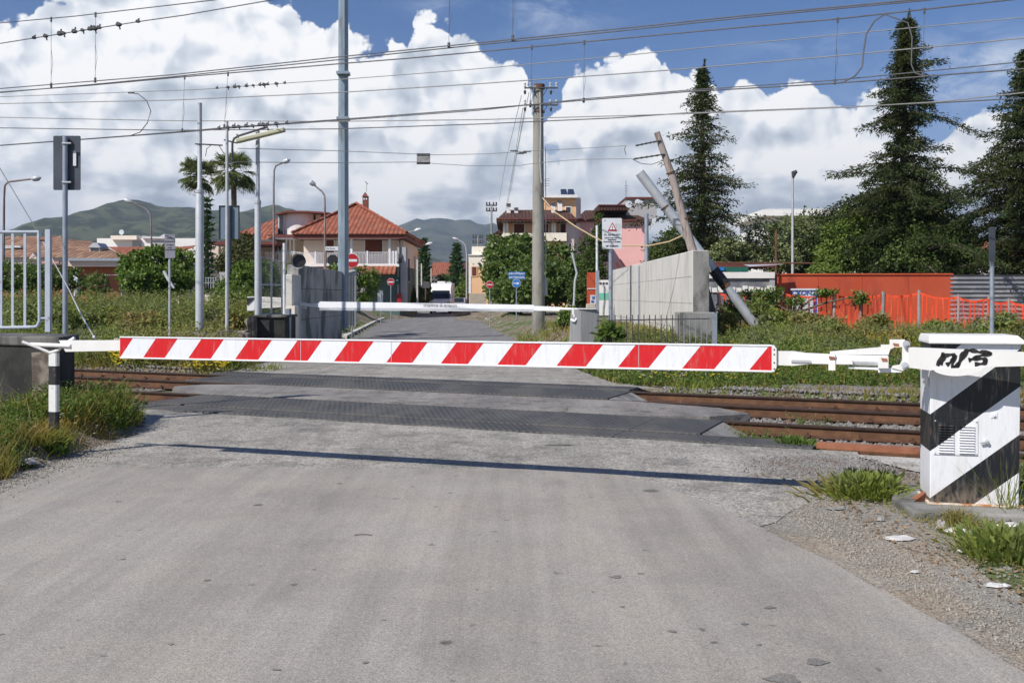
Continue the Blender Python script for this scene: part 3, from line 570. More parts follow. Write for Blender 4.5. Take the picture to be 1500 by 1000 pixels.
# ------------------------------------------------------------------ near barrier
AL = Vector((-3.88, 9.98, 0)); AR = Vector((2.07, 7.9, 0)); AD = (AR - AL).normalized(); AN = Vector((AD.y, -AD.x, 0))     # AN faces the camera
def AS(px):
    r = (px - HX) / F; d = AR - AL; t = (r * AL.y - AL.x) / (d.x - r * d.y); return t * d.length
def AZ(px, py): p = AL + AD * AS(px); return EYE - (py - HY) / F * p.y
def AP(px, py, off=0.0): p = AL + AD * AS(px) + AN * off; return Vector((p.x, p.y, AZ(px, py)))
def aplate(mb, pts, off=0.0, th=.05):
    """plate in the plane of the arm, from picture outline points"""
    mb.prism([AP(x, y, off) for x, y in pts], -AN * th); return mb
def build_barrier():
    root = thing('barrier', 'long red and white striped barrier arm lowered across the near side of the crossing', 'barrier', tuple(AL + AD * AS(1400)))
    aw = MB(); 
    # striped board as its own object so that stripes follow it
    s0, s1 = AS(183), AS(1131.5); zt0, zt1 = AZ(183, 493.3), AZ(1131.5, 505.6); zb0, zb1 = AZ(183, 523.2), AZ(1131.5, 543)
    me = MB(); th = .10
    def V3(s, z, o): return (s, -o, z)
    me.add([V3(s0, zb0, 0), V3(s1, zb1, 0), V3(s1, zt1, 0), V3(s0, zt0, 0), V3(s0, zb0, -th), V3(s1, zb1, -th), V3(s1, zt1, -th), V3(s0, zt0, -th)],
           [(0, 1, 2, 3), (5, 4, 7, 6), (3, 2, 6, 7), (1, 0, 4, 5), (0, 3, 7, 4), (2, 1, 5, 6)])
    P_ = .530; zt = (zt0 + zt1) / 2
    start = AS(303)
    m = stripe_mat('red_white_film', lambda g, x, z: (g.m('DIVIDE', g.m('SUBTRACT', g.m('ADD', x, g.m('MULTIPLY', g.m('SUBTRACT', zt, z), .80)), start), P_), .485), (.72, .74, .77), (.56, .008, .012))
    o = me.build('striped_board', m); o.parent = root; rot = math.atan2(AD.y, AD.x)
    o.rotation_euler = (0, 0, rot); o.location = Vector(AL) + AN * .07 - root.location
    # white rims and joint lines
    rim = MB()
    for (sa, za), (sb, zb) in (((s0, zt0), (s1, zt1)), ((s0, zb0), (s1, zb1))):
        a = AL + AD * sa; b = AL + AD * sb; rim.tube([Vector((a.x, a.y, za)) + AN * .07, Vector((b.x, b.y, zb)) + AN * .07], .008, 6)
    rim.build('board_edge', whiteclean, root)
    jl = MB()
    for px in (446, 578, 938):
        jl.prism([AP(px, 504 if px > 800 else 498, .0722), AP(px + .7, 504 if px > 800 else 498, .0722), AP(px + .7, 539 if px > 800 else 529, .0722), AP(px, 539 if px > 800 else 529, .0722)], -AN * .001)
    jl.build('joint_line', galvlight, root)
    cap = MB(); aplate(cap, [(1131.6, 505), (1135, 505), (1138.5, 510), (1138.5, 537), (1135, 543.6), (1131.6, 543.6)], .075, .055); cap.build('end_cap', white, root)
    bl = MB()
    for y in (511, 518, 530, 539): bl.disc(AP(1135.2, y, .078), .006, AN, .004, 8)
    bl.build('bolt', darkiron, root)
    # beam running behind the board, seen at both ends
    b = MB(); b.prism([AP(183, 513.4, .0), AP(183, 498.2, .0), AP(86, 498.5, .0), AP(96, 515.0, .0)][::-1], -AN * .05); b.build('beam', white, root)
    tip = MB(); tip.tube([AP(104, 506.5, .0), AP(45, 504.5, .0), AP(41, 504.5, .0)], [.022, .022, .014], 12); tip.build('tip_rod', white, root)
    b = MB(); aplate(b, [(1138, 514), (1163, 514), (1180, 516.5), (1216, 518.5), (1216, 530.5), (1180, 533), (1163, 535), (1138, 534)], .05, .07); b.build('beam', white, root)
    t = MB(); t.tube([AP(1160, 524.5, .03), AP(1300, 527.6, .03)], .042, 14); t.build('counter_tube', whiteclean, root)
    f = MB(); aplate(f, [(1190, 525.5), (1249, 526.5), (1249, 532.5), (1190, 531.5)], .085, .04); f.build('flange', white, root)
    for x0, x1, y0, y1 in ((1214, 1224, 518, 541), (1286, 1301, 521, 538)):
        c = MB(); aplate(c, [(x0, y0), (x1, y0), (x1, y1), (x0, y1)], .095, .09); c.build('clamp', white, root)
    u = MB(); aplate(u, [(1216, 514.5), (1290, 508), (1290, 504.5), (1303, 504.5), (1303, 497), (1325, 497), (1325, 507.5), (1310, 508), (1304, 511), (1301, 519), (1216, 518.2)], .05, .06); u.build('upper_link', white, root)
    l = MB(); aplate(l, [(1243, 536.5), (1320, 538.5), (1320, 544.5), (1286, 544.5), (1286, 541), (1243, 538.8)], .06, .06); l.build('lower_link', whiteclean, root)
    j = MB(); aplate(j, [(1321, 499), (1328, 499), (1330, 506), (1330, 538), (1322, 542), (1306, 538), (1306, 535.5), (1318, 534), (1321, 528)], .07, .09); j.build('hinge_bracket', white, root)
    for x, y in ((1327, 503), (1325, 534)):
        hb = MB(); hb.disc(AP(x, y, .08), .026, AN, .05, 16); hb.disc(AP(x, y, .10), .014, AN, .03, 8); hb.build('hinge_bolt', galvlight, root)
    for x, y in ((1311, 503.5), (1294, 525), (1218, 522.5)):
        rs = MB(); aplate(rs, [(x - 4, y - 2), (x + 5, y - 1), (x + 6, y + 3), (x - 2, y + 3)], .10, .01); rs.build('rusty_pin', rustbright, root)
    # broad plate crossing the cabinet and its fan-shaped lip
    p = MB(); aplate(p, [(1330, 507.5), (1362, 509), (1500, 514.8), (1620, 519), (1620, 539), (1502, 534.6), (1444, 536), (1362, 541), (1330, 537)], .10, .06); pl = p.build('arm_plate', white, root)
    q = []
    for i in range(13):
        a = i / 12; q.append((1364 + a * 76, 539 + 11.5 * math.sin(math.pi * a) ** .6 - a * 3))
    fan = MB(); aplate(fan, q, .108, .012); fan.build('quadrant_lip', white, root, smooth=False)
    # sprayed scrawl on the plate
    gm = MB()
    strokes = [[(1372, 534), (1378, 520), (1381, 518), (1380, 526), (1376, 532)], [(1378, 521), (1392, 518), (1396, 521), (1392, 528), (1385, 533)],
               [(1398, 519), (1393, 533), (1397, 537), (1402, 531), (1408, 517), (1413, 513), (1421, 512), (1434, 515)], [(1415, 513), (1405, 528), (1398, 538)],
               [(1434, 514), (1450, 516.5), (1436, 519), (1424, 524), (1417, 526)], [(1424, 524), (1436, 524), (1443, 527), (1438, 531), (1426, 532)]]
    for st in strokes:
        pts = []
        for i in range(len(st) - 1):
            for k in range(6):
                t_ = k / 6; p0 = st[max(i - 1, 0)]; p1 = st[i]; p2 = st[i + 1]; p3 = st[min(i + 2, len(st) - 1)]
                pts.append(tuple(.5 * ((2 * p1[c]) + (-p0[c] + p2[c]) * t_ + (2 * p0[c] - 5 * p1[c] + 4 * p2[c] - p3[c]) * t_ ** 2 + (-p0[c] + 3 * p1[c] - 3 * p2[c] + p3[c]) * t_ ** 3) for c in (0, 1)))
        pts.append(st[-1])
        n = len(pts)
        for i in range(n - 1):
            (x0, y0), (x1, y1) = pts[i], pts[i + 1]; L = math.hypot(x1 - x0, y1 - y0) + 1e-6; ww = 2.5 + .9 * math.sin(i * .9)
            nx, ny = -(y1 - y0) / L * ww, (x1 - x0) / L * ww; ex, ey = (x1 - x0) / L * .5, (y1 - y0) / L * .5
            gm.add([AP(x0 + nx - ex, y0 + ny - ey, .1025), AP(x0 - nx - ex, y0 - ny - ey, .1025), AP(x1 - nx + ex, y1 - ny + ey, .1025), AP(x1 + nx + ex, y1 + ny + ey, .1025)], [(0, 1, 2, 3)])
    g_ = gm.build('graffiti', graffiti_m); g_.parent = pl
    return root
build_barrier()
def build_rest():
    s = AS(77); base = AL + AD * s; z0 = height(base.x, base.y) - .05; top = AZ(77, 517)
    root = thing('barrier_rest', 'black and white banded post with a forked top holding the barrier tip', 'support post', (base.x, base.y, 0))
    x0, x1 = AS(68.5), AS(84); w = (x1 - x0) * .64
    m = mat_band = None
    mm, g, b, out = new_mat('banded_post'); z = g.sep(pos(g))[2]
    zc = [AZ(77, 536), AZ(77, 563.5), AZ(77, 603)]
    on = g.m('MAXIMUM', g.m('MULTIPLY', g.m('LESS_THAN', z, zc[0]), g.m('GREATER_THAN', z, zc[1])), g.m('LESS_THAN', z, zc[2]))
    d = g.rng(g.noise(pos(g), 14, 5, .7), .55, .7)
    g.put(b.inputs['Base Color'], g.mix(g.m('MULTIPLY', d, .5), g.mix(on, (.68, .68, .66), (.02, .02, .022)), (.30, .27, .22))); b.inputs['Roughness'].default_value = .6
    # channel section post
    p = MB(); c = base
    p.box((c.x, c.y, (z0 + top) / 2), (w, .012, top - z0), math.atan2(AD.y, AD.x))
    for sg in (-1, 1):
        q = c + AD * sg * (w / 2 + .004) - AN * .02; p.box((q.x, q.y, (z0 + top) / 2), (.006, .04, top - z0), math.atan2(AD.y, AD.x))
    p.build('post', mm, root)
    f = MB(); e = AN * .035
    f.tube([AP(45, 500, .11), AP(58, 507, .06), AP(73, 516.5, .0), AP(83, 513, -.02), AP(94, 501, -.05), AP(102, 495, -.07)], .016, 8)
    f.build('fork', white, root)
build_rest()

# ------------------------------------------------------------------ drive cabinet
def build_cabinet():
    yaw = math.atan2(-.22, .975)
    ax = Vector((math.cos(yaw), math.sin(yaw), 0)); ay = Vector((-ax.y, ax.x, 0))
    d = 7.62; zb = EYE - (737 - HY) / F * d + .008; fl = P(1362, 735, d); fl.z = zb
    wd = (1481 - 1361) / F * d; dp = .42; hgt = EYE - (503 - HY) / F * d - zb
    c0 = Vector((fl.x, fl.y, 0)); ctr = c0 + ax * wd / 2 + ay * dp / 2
    root = thing('drive_cabinet', 'white metal barrier cabinet with slanted black bands, vent and low rusty foot', 'cabinet', (ctr.x, ctr.y, zb))
    body = MB(); tp = .004
    vs = [(-wd / 2, -dp / 2, 0), (wd / 2, -dp / 2, 0), (wd / 2, dp / 2, 0), (-wd / 2, dp / 2, 0), (-wd / 2 + tp, -dp / 2, hgt), (wd / 2 + tp * 4, -dp / 2, hgt), (wd / 2 + tp * 4, dp / 2, hgt), (-wd / 2 + tp, dp / 2, hgt)]
    body.add(vs, [(0, 3, 2, 1), (4, 5, 6, 7), (0, 1, 5, 4), (1, 2, 6, 5), (2, 3, 7, 6), (3, 0, 4, 7)])
    def ex(g, x, z):
        xx = g.m('MULTIPLY', g.m('ADD', x, wd / 2), .80)
        return g.m('ADD', g.m('DIVIDE', g.m('SUBTRACT', g.m('SUBTRACT', z, xx), .045), .64), 1.46), .44
    cm = stripe_mat('banded_enamel', ex, (.74, .75, .77), (.012, .014, .017))
    def loc(o):
        o.parent = root; o.rotation_euler = (0, 0, yaw); o.location = (0, 0, 0); return o
    loc(body.build('body', cm, bevel=.006))
    lid = MB(); z0 = hgt; ov = .035
    o1, o2 = .012, .042; a = [(-wd / 2 - o1, -dp / 2 - ov, z0), (wd / 2 + o2, -dp / 2 - ov, z0), (wd / 2 + o2, dp / 2, z0), (-wd / 2 - o1, dp / 2, z0)]
    b = [(p[0], p[1], z0 + .02) for p in a]
    c = [(-wd / 2 + .0, -dp / 2 + .02, z0 + .065), (wd / 2 - .0, -dp / 2 + .02, z0 + .065), (wd / 2, dp / 2 - .02, z0 + .065), (-wd / 2, dp / 2 - .02, z0 + .065)]
    lid.add(a + b + c, [(0, 3, 2, 1), (8, 9, 10, 11)] + [(i, (i + 1) % 4, 4 + (i + 1) % 4, 4 + i) for i in range(4)] + [(4 + i, 4 + (i + 1) % 4, 8 + (i + 1) % 4, 8 + i) for i in range(4)])
    loc(lid.build('lid', white, bevel=.006))
    # vent panel
    def X(px): return (px - 1359) / (1482 - 1359) * wd - wd / 2
    def Z(py): return (735 - py) / F * d * .985
    x0, x1, zt, zb_ = X(1364), X(1426), Z(611), Z(663.5)
    vp = MB(); vp.lim((x0, -dp / 2 - .006, zb_), (x1, -dp / 2 + .002, zt)); vent = loc(vp.build('vent_panel', cm, bevel=.002))
    for xa, xb in ((X(1371), X(1392.5)), (X(1399.5), X(1421))):
        for i in range(11):
            zz = Z(619) - i * (Z(619) - Z(658)) / 10
            l = MB(); l.add([(xa, -dp / 2 - .0065, zz), (xb, -dp / 2 - .0065, zz), (xb, -dp / 2 - .020, zz - .010), (xa, -dp / 2 - .020, zz - .010), (xa, -dp / 2 - .0065, zz - .011), (xb, -dp / 2 - .0065, zz - .011)],
                           [(0, 1, 2, 3), (3, 2, 5, 4), (0, 3, 4), (1, 5, 2)])
            o = l.build('louvre', cm); o.parent = vent
            k = MB(); k.lim((xa + .004, -dp / 2 - .0075, zz - .0135), (xb - .004, -dp / 2 - .006, zz - .0108)); o = k.build('slot', black); o.parent = vent
    bt = MB()
    for x in (x0 + .012, x1 - .012):
        for z in (zt - .012, zb_ + .012): bt.disc((x, -dp / 2 - .008, z), .006, (0, 1, 0), .006, 8)
    o = bt.build('screw', galvlight); o.parent = vent
    h = MB(); h.tube([(X(1429), -dp / 2 - .022, Z(644)), (X(1440), -dp / 2 - .022, Z(641))], .008, 8); h.disc((X(1438), -dp / 2 - .012, Z(642)), .014, (0, 1, 0), .03, 14); loc(h.build('handle', galvlight))
    k = MB(); k.lim((X(1444), -dp / 2 - .006, Z(607)), (X(1452), -dp / 2, Z(599.5))); k.disc((X(1448), -dp / 2 - .010, Z(603)), .010, (0, 1, 0), .012, 12); loc(k.build('lock', whiteclean))
    ft = MB(); ft.lim((-wd / 2 - .02, -dp / 2 - .018, -.010), (wd / 2 + .04, dp / 2 + .02, .003)); loc(ft.build('base_plate', mat('rust_stained_white', (.62, .50, .36), (.70, .62, .52), 14, rough=.7, dirt=(.45, .20, .07), dscale=12, dlo=.45, dhi=.6)))
    fg = MB()
    for s_ in (-1, 1): fg.add([(-wd / 2 - .11, s_ * .06 - .1, -.01), (-wd / 2 - .02, s_ * .02 - .1, -.01), (-wd / 2 - .01, s_ * .02 - .1, .06), (-wd / 2 - .04, s_ * .05 - .11, .045)], [(0, 1, 2, 3)])
    loc(fg.build('foot_bracket', rustbright))
    hg = MB(); hg.tube([(-wd / 2 - .015, -dp / 2 + .05, hgt * .73), (-wd / 2 - .015, -dp / 2 + .05, hgt * .79)], .014, 8); hg.lim((-wd / 2 - .04, -dp / 2 + .04, hgt * .745), (-wd / 2, -dp / 2 + .06, hgt * .765)); loc(hg.build('side_latch', white))
    el = MB(); el.lim((-wd / 2 - .07, -dp / 2 + .02, hgt * .855), (-wd / 2, dp / 2 - .15, hgt * .91)); loc(el.build('shaft_housing', white, bevel=.01))
    # concrete plinth
    pl = MB(); a = [c0 + ax * x + ay * y for x, y in ((-.17, -.28), (2.2, -.22), (2.2, .85), (-.12, .8), (-.24, .25))]
    pl.prism([Vector((p.x, p.y, -.1)) for p in a], (0, 0, zb - .013 + .1)); tag(pl.build('plinth', conc_g, bevel=.02), 'low grey concrete slab under the banded cabinet', 'plinth')
build_cabinet()

# ------------------------------------------------------------------ left wall with gate railing
def along(a, b, n): return [a + (b - a) * i / n for i in range(n + 1)]
def parapet():
    root = None
    a = Vector((-5.50, 12.1, 0)); d = Vector((-.93, .37, 0)); nrm = Vector((.37, .93, 0)); L = 6; top = 1.16
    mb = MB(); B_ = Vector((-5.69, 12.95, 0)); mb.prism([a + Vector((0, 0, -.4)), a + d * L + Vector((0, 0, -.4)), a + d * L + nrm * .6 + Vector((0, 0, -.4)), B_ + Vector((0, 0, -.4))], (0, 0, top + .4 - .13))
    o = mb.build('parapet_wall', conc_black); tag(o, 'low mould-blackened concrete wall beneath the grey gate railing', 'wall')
    cp = MB(); e = -nrm * .03 - d * .03; cp.prism([a + e + Vector((0, 0, top - .13)), a + d * L + e + Vector((0, 0, top - .13)), a + d * L + nrm * .65 + Vector((0, 0, top - .13)), B_ + Vector((.05, .03, top - .13))], (0, 0, .12)); c = cp.build('coping', conc_d, bevel=.02); c.parent = o
    rk = MB(); rk.prism([a + d * .06 - nrm * .012 + Vector((0, 0, .1)), a + d * .42 - nrm * .012 + Vector((0, 0, .15)), a + d * .44 - nrm * .012 + Vector((0, 0, .95)), a + d * .04 - nrm * .012 + Vector((0, 0, .98))], nrm * .02); r = rk.build('broken_render', stone); r.parent = o
    # railing on top
    rt = thing('gate_railing', 'grey painted steel gate railing of flat upright bars on the blackened wall', 'railing', tuple(a))
    yy = a + nrm * .25
    def at(px, py, dd=12.6): return P(px, py, dd)
    dd = 12.5
    for px in (-34, -16, 1.5, 18.5, 36.5):
        q = MB(); q.box((at(px, 410, dd)), (.032, .012, at(0, 341, dd).z - at(0, 480, dd).z)); q.build('bar', railpost, rt)
    fr = MB(); fr.tube([at(-60, 340, dd), at(57, 339.5, dd)], .018, 6); fr.tube([at(57, 339, dd), at(58, 470, dd), at(54, 478, dd), at(46, 479, dd), at(-60, 481, dd)], .021, 8); fr.build('frame', railpost, rt)
    ps = MB(); ps.box(at(71, 411, dd), (.062, .062, at(0, 339, dd).z - at(0, 489, dd).z)); ps.build('gate_post', railpost, rt)
    for py in (352, 466): h = MB(); h.tube([at(57, py, dd), at(72, py, dd)], .014, 6); h.build('hinge', rust if py < 400 else railpost, rt)
    # stay rod
    st = MB(); st.tube([P(62, 352, 13.2), P(101, 424, 13.2), P(120, 463, 13.2), P(137, 492, 13.2)], [.008, .008, .012, .008], 6); st.disc(P(138, 494, 13.2), .025, (1, 0, 0), .03, 8); tag(st.build('stay_rod', signwhite), 'thin slanting white stay rod beside the grey gate post', 'rod')
    gw = MB(); gw.tube([P(-40, 175, 13.5), P(0, 247, 13.5), P(58, 344, 13.5)], .006, 5); tag(gw.build('guy_wire', wirelight), 'thin slanting guy wire running down behind the gate railing', 'wire')
parapet()

# ------------------------------------------------------------------ poles and signs
def pole(name, px, ytop, ybase, d, wpx, m, label, cat='pole', wtop=None, zmin=-.3, collar=None, n=16):
    a = P(px, ytop, d); r = wpx / 2 / F * d; rt = (wtop or wpx) / 2 / F * d; zb = P(px, ybase, d).z
    root = thing(name, label, cat, (a.x, d, zb))
    mb = MB()
    if collar:
        zc = P(px, collar, d).z
        mb.tube([(a.x, d, zb), (a.x, d, zc), (a.x, d, zc + .12), (a.x, d, a.z)], [r, r, rt, rt], n)
        c = MB(); c.tube([(a.x, d, zc - .03), (a.x, d, zc + .05)], r * 1.12, n); c.build('collar', m, root, smooth=True)
    else: mb.tube([(a.x, d, zb), (a.x, d, a.z)], [r, rt], n)
    mb.build('shaft', m, root, smooth=True); return root
def text(s, loc, size, m, parent, name='lettering', rot=(R(90), 0, 0), align='CENTER', sx=1.0, ext=.0005, bold=0.0):
    cu = bpy.data.curves.new('t', 'FONT'); cu.body = s; cu.size = size; cu.align_x = align; cu.align_y = 'CENTER'; cu.extrude = ext; cu.offset = bold
    ob = bpy.data.objects.new('t', cu); sc.collection.objects.link(ob); dg = bpy.context.evaluated_depsgraph_get()
    me = bpy.data.meshes.new_from_object(ob.evaluated_get(dg)); bpy.data.objects.remove(ob); me.materials.clear(); me.materials.append(m)
    o = bpy.data.objects.new(name, me); sc.collection.objects.link(o); o.parent = parent; o.scale = (sx, 1, 1)
    o.rotation_euler = rot; o.location = Vector(loc) - (parent.location if parent and parent.type == 'EMPTY' else Vector((0, 0, 0))); return o
def rounded(cx, y, cz, w, h, r, n=5):
    pts = []
    for sx, sz, a0 in ((1, 1, 0), (-1, 1, 90), (-1, -1, 180), (1, -1, 270)):
        for i in range(n + 1):
            a = R(a0 + 90 * i / n); pts.append(Vector((cx + sx * (w / 2 - r) + r * math.cos(a), y, cz + sz * (h / 2 - r) + r * math.sin(a))))
    return pts
def plate(px0, px1, py0, py1, d, m, parent, name='sign_panel', r=.02, th=.012, mb=None):
    a = P(px0, py1, d); b = P(px1, py0, d); q = MB(); q.prism(rounded((a.x + b.x) / 2, d, (a.z + b.z) / 2, b.x - a.x, b.z - a.z, r), (0, th, 0)); return q.build(name, m, parent)
# back of a rectangular sign
s = pole('sign_post', 95.5, 200, 600, 13.9, 7.4, galv, 'grey post carrying a dark sign seen from behind, beside the gate railing', 'sign', zmin=0)
plate(78, 118, 199, 278.5, 13.95, signback, s, th=.006); q = MB()
for y in (210, 267):
    q.tube([P(91, y, 13.86), P(104, y, 13.86)], .013, 6)
q.build('clamp', galvlight, s)
st = plate(107, 111.5, 221, 243, 13.93, signwhite, s, 'sticker', r=.002, th=.004)
# tall railway poles on the far left bank
pole('lighting_mast', 292.5, 151, 484, 25.0, 12, galvlight, 'thick grey stepped pole rising from the rubble ledge', wtop=6.6, collar=281)
s = pole('lighting_mast', 332.5, 178, 484, 24.6, 5.2, galvlight, 'thin grey pole carrying two small cross bars near the palms', wtop=4.2)
q = MB(); q.tube([P(286, 211, 24.8), P(326, 213, 24.8)], .018, 6); q.tube([P(328, 205, 24.6), P(348, 210, 24.6)], .018, 6); q.build('cross_bar', darkiron, s)
q = MB(); q.tube([P(301, 229, 24.9), P(303, 218, 24.9), P(310, 212, 24.9), P(320, 212, 24.9), P(328, 225, 24.9)], .01, 5); q.build('cable_loop', wirem, s)
s = pole('street_lamp', 377.5, 192, 470, 25.6, 9, galvlight, 'grey stepped lamp pole with a long tilted yellowish lamp housing', 'street lamp', wtop=6, collar=297)
q = MB(); a, b = P(347, 207, 25.3), P(417, 190, 25.3); dv = (b - a).normalized(); up = dv.cross(Vector((0, 1, 0))).normalized(); 
if up.z < 0: up = -up
q.box((a + b) / 2, ((b - a).length, .22, .10), axes=(dv, Vector((0, 1, 0)), up)); lh = q.build('lamp_housing', mat('yellowed_housing', (.50, .49, .34), (.42, .41, .28), 3, rough=.5), s, bevel=.02)
q = MB(); q.tube([P(340, 236, 25.4), P(340.5, 209, 25.4), P(343, 203, 25.4), P(350, 199, 25.4), P(392, 186, 25.4)], .028, 8); q.tube([P(347, 197, 25.4), P(351, 206, 25.3)], .02, 6); q.tube([P(391, 185, 25.4), P(394, 193, 25.3)], .02, 6); q.build('lamp_arm', darkiron, s)
# big steel catenary mast
s = pole('catenary_mast', 503, -120, 480, 36.2, 16.5, steelblue, 'very tall blue-grey steel mast rising out of the top of the picture', 'mast', wtop=14, n=8)
q = MB(); q.box(P(503, 108, 36.0), (.44, .44, .10)); q.box(P(503, 174, 36.0), (.43, .43, .08)); q.build('band', steelblue, s)
# concrete utility pole
def utility_pole():
    d = 36; s = pole('utility_pole', 788.5, 126, 498, d, 19.5, poleconc, 'round grey concrete utility pole with insulators, standing in the roadside grass', 'utility pole', wtop=14.5, n=28)
    q = MB(); q.tube([P(790, 124, d), P(790, 131, d)], .20, 16); q.tube([P(789.5, 163, d), P(789.5, 165.5, d)], .21, 16); q.build('rusty_cap', rust, s)
    for y in (129, 154):
        x = MB(); x.tube([P(768, y, d - .25), P(817, y, d - .25)], .028, 6); x.tube([P(779, y, d - .25), P(785, y + 12, d - .2)], .014, 5); x.tube([P(802, y, d - .25), P(795, y + 12, d - .2)], .014, 5); x.build('cross_arm', darkiron, s)
        for px in (769, 777, 806, 815):
            i = MB(); c = P(px, y, d - .25); i.tube([c + Vector((0, 0, -.08)), c, c + Vector((0, 0, .05)), c + Vector((0, 0, .09)), c + Vector((0, 0, .15)), c + Vector((0, 0, .19))], [.012, .012, .045, .03, .05, .03], 8); i.build('insulator', galvlight, s)
        for px in (769, 807):
            i = MB(); c = P(px, y + 3, d - .25); i.tube([c, c + Vector((0, 0, -.06)), c + Vector((0, 0, -.16))], [.02, .055, .03], 8); i.build('insulator', darkiron, s)
    cb = MB(); cb.tube([P(791, 135, d - .26), P(792, 190, d - .28), P(791, 240, d - .30), P(793, 268, d - .30)], .022, 6); cb.tube([P(799, 215, d), P(799.5, 300, d), P(799.5, 380, d), P(798, 434, d)], .014, 5); cb.build('cable', galvlight, s)
    jb = MB(); jb.pbox(797.5, 802, 407, 432, d + .1, .2); jb.build('junction_box', galvlight, s)
    for y in (217, 285, 308, 405, 428, 455):
        pass
utility_pole()
q = MB()
for (x0, y0, x1, y1) in ((764, 140, 741, 235), (766, 158, 744, 290), (769, 158, 752, 250), (775, 135, 758, 222)):
    q.tube([P(x0, y0, 36), P(x1, y1, 60), P(x1 - 10, y1 + 60, 90)], [.012, .012, .012], 4)
tag(q.build('service_wires', wirelight), 'faint thin wires falling away behind the concrete utility pole', 'wires')
# leaning wooden pole and leaning grey tube behind the pale wall
s = thing('leaning_pole', 'weathered wooden pole leaning behind the end of the pale concrete wall', 'utility pole', tuple(P(1022, 395, 27.5)))
q = MB(); q.tube([P(1024, 400, 27.5), P(1008, 345, 27.5), P(985, 260, 27.5), P(962, 194, 27.5)], [.135, .12, .105, .085], 14); q.build('shaft', wood, s, smooth=True)
for (x0, y0, x1, y1) in ((968, 206, 931, 213.5), (974, 226, 928, 233)):
    i = MB(); a, b = P(x0, y0, 27.4), P(x1, y1, 27.4); pts = along(a, b, 12); i.tube(pts, [.03 if k % 2 else .018 for k in range(13)], 8); i.build('insulator', darkiron, s)
q = MB(); q.tube([P(916, 214, 27.4), P(915, 220, 27.4), P(917, 227, 27.4)], .01, 5); q.tube([P(926, 233, 27.4), P(940, 240, 27.4), P(955, 241, 27.4), P(971, 235, 27.4)], .01, 5); q.build('jumper_cable', wirem, s)
for x0, y0, x1, y1 in ((978, 253, 987, 252), (1000, 320, 1009, 318)):
    q = MB(); c = P((x0 + x1) / 2, y0, 27.5); q.disc(c, .13, P(962, 194, 27.5) - P(1010, 350, 27.5), .04, 12); q.build('strap', rust, s)
s = thing('leaning_tube', 'long pale grey steel tube leaning across the end of the pale concrete wall', 'tube', tuple(P(1105, 473, 28.6)))
q = MB(); q.tube([P(1106, 476, 28.6), P(937, 253, 28.6)], .14, 14); q.build('shaft', galvlight, s, smooth=True)
q = MB(); q.tube([P(1060.5, 415, 28.6), P(1045, 395, 28.6)], .165, 14); q.build('black_sleeve', black, s, smooth=True)
q = MB(); q.tube([P(975, 304.5, 28.6), P(973.5, 302.5, 28.6)], .15, 14); q.tube([P(1064, 420, 28.6), P(1060.5, 415.5, 28.6)], .155, 14); q.build('rust_ring', rust, s, smooth=True)
# number plates and no-entry signs
def round_sign(name, px, py, rpx, d, ybase, label, grey=False):
    c = P(px, py, d); r = rpx / F * d; root = thing(name, label, 'road sign', (c.x, d, 0))
    q = MB(); q.tube([(c.x, d + .04, height(c.x, d)), (c.x, d + .04, c.z + r * .6)], .03, 8); q.build('post', galv, root)
    q = MB(); q.disc(c, r, (0, 1, 0), .012); q.build('rim', signwhite, root)
    q = MB(); q.disc(c - Vector((0, .008, 0)), r * .93, (0, 1, 0), .012); q.build('face', signred, root)
    q = MB(); q.box(c - Vector((0, .018, 0)), (r * 1.45, .006, r * .34)); q.build('white_bar', signwhite, root)
round_sign('no_entry_sign', 515.5, 381.5, 10.6, 38.5, 0, 'larger no-entry sign beside the tall steel mast')
round_sign('no_entry_sign', 572.5, 413, 5.4, 62, 0, 'small bright no-entry sign in front of the green garage wall')
round_sign('no_entry_sign', 717.5, 417, 5.6, 55, 0, 'small no-entry sign in front of the fig tree beside the peach house')
def blue_sign():
    d = 50; c = P(756.5, 415, d); root = thing('direction_sign', 'round blue sign with a white arrow under two blue street plates', 'road sign', (c.x, d, 0)); r = 6.3 / F * d
    q = MB(); q.tube([(c.x, d + .05, height(c.x, d)), (c.x, d + .05, P(0, 396, d).z)], .03, 8); q.build('post', galv, root)
    q = MB(); q.disc(c, r, (0, 1, 0), .012); q.build('rim', signwhite, root); q = MB(); q.disc(c - Vector((0, .008, 0)), r * .92, (0, 1, 0), .012); q.build('face', signblue, root)
    a = [(-.72, -.11), (.10, -.11), (.10, -.42), (.74, 0), (.10, .42), (.10, .11), (-.72, .11)]; q = MB(); q.prism([c + Vector((x * r, -.018, z * r)) for x, z in a], (0, .005, 0)); q.build('arrow', signwhite, root)
    for y0, y1, t_ in ((398.3, 403.2, 'INDUSTRIALE'), (404, 408.8, 'BATTIPAGLIA')):
        pn = plate(745, 769.5, y0, y1, d, signblue, root, r=.02); text(t_, P(757, (y0 + y1) / 2, d) + Vector((0, -.01, 0)), .13, signwhite, pn, bold=.004)
blue_sign()
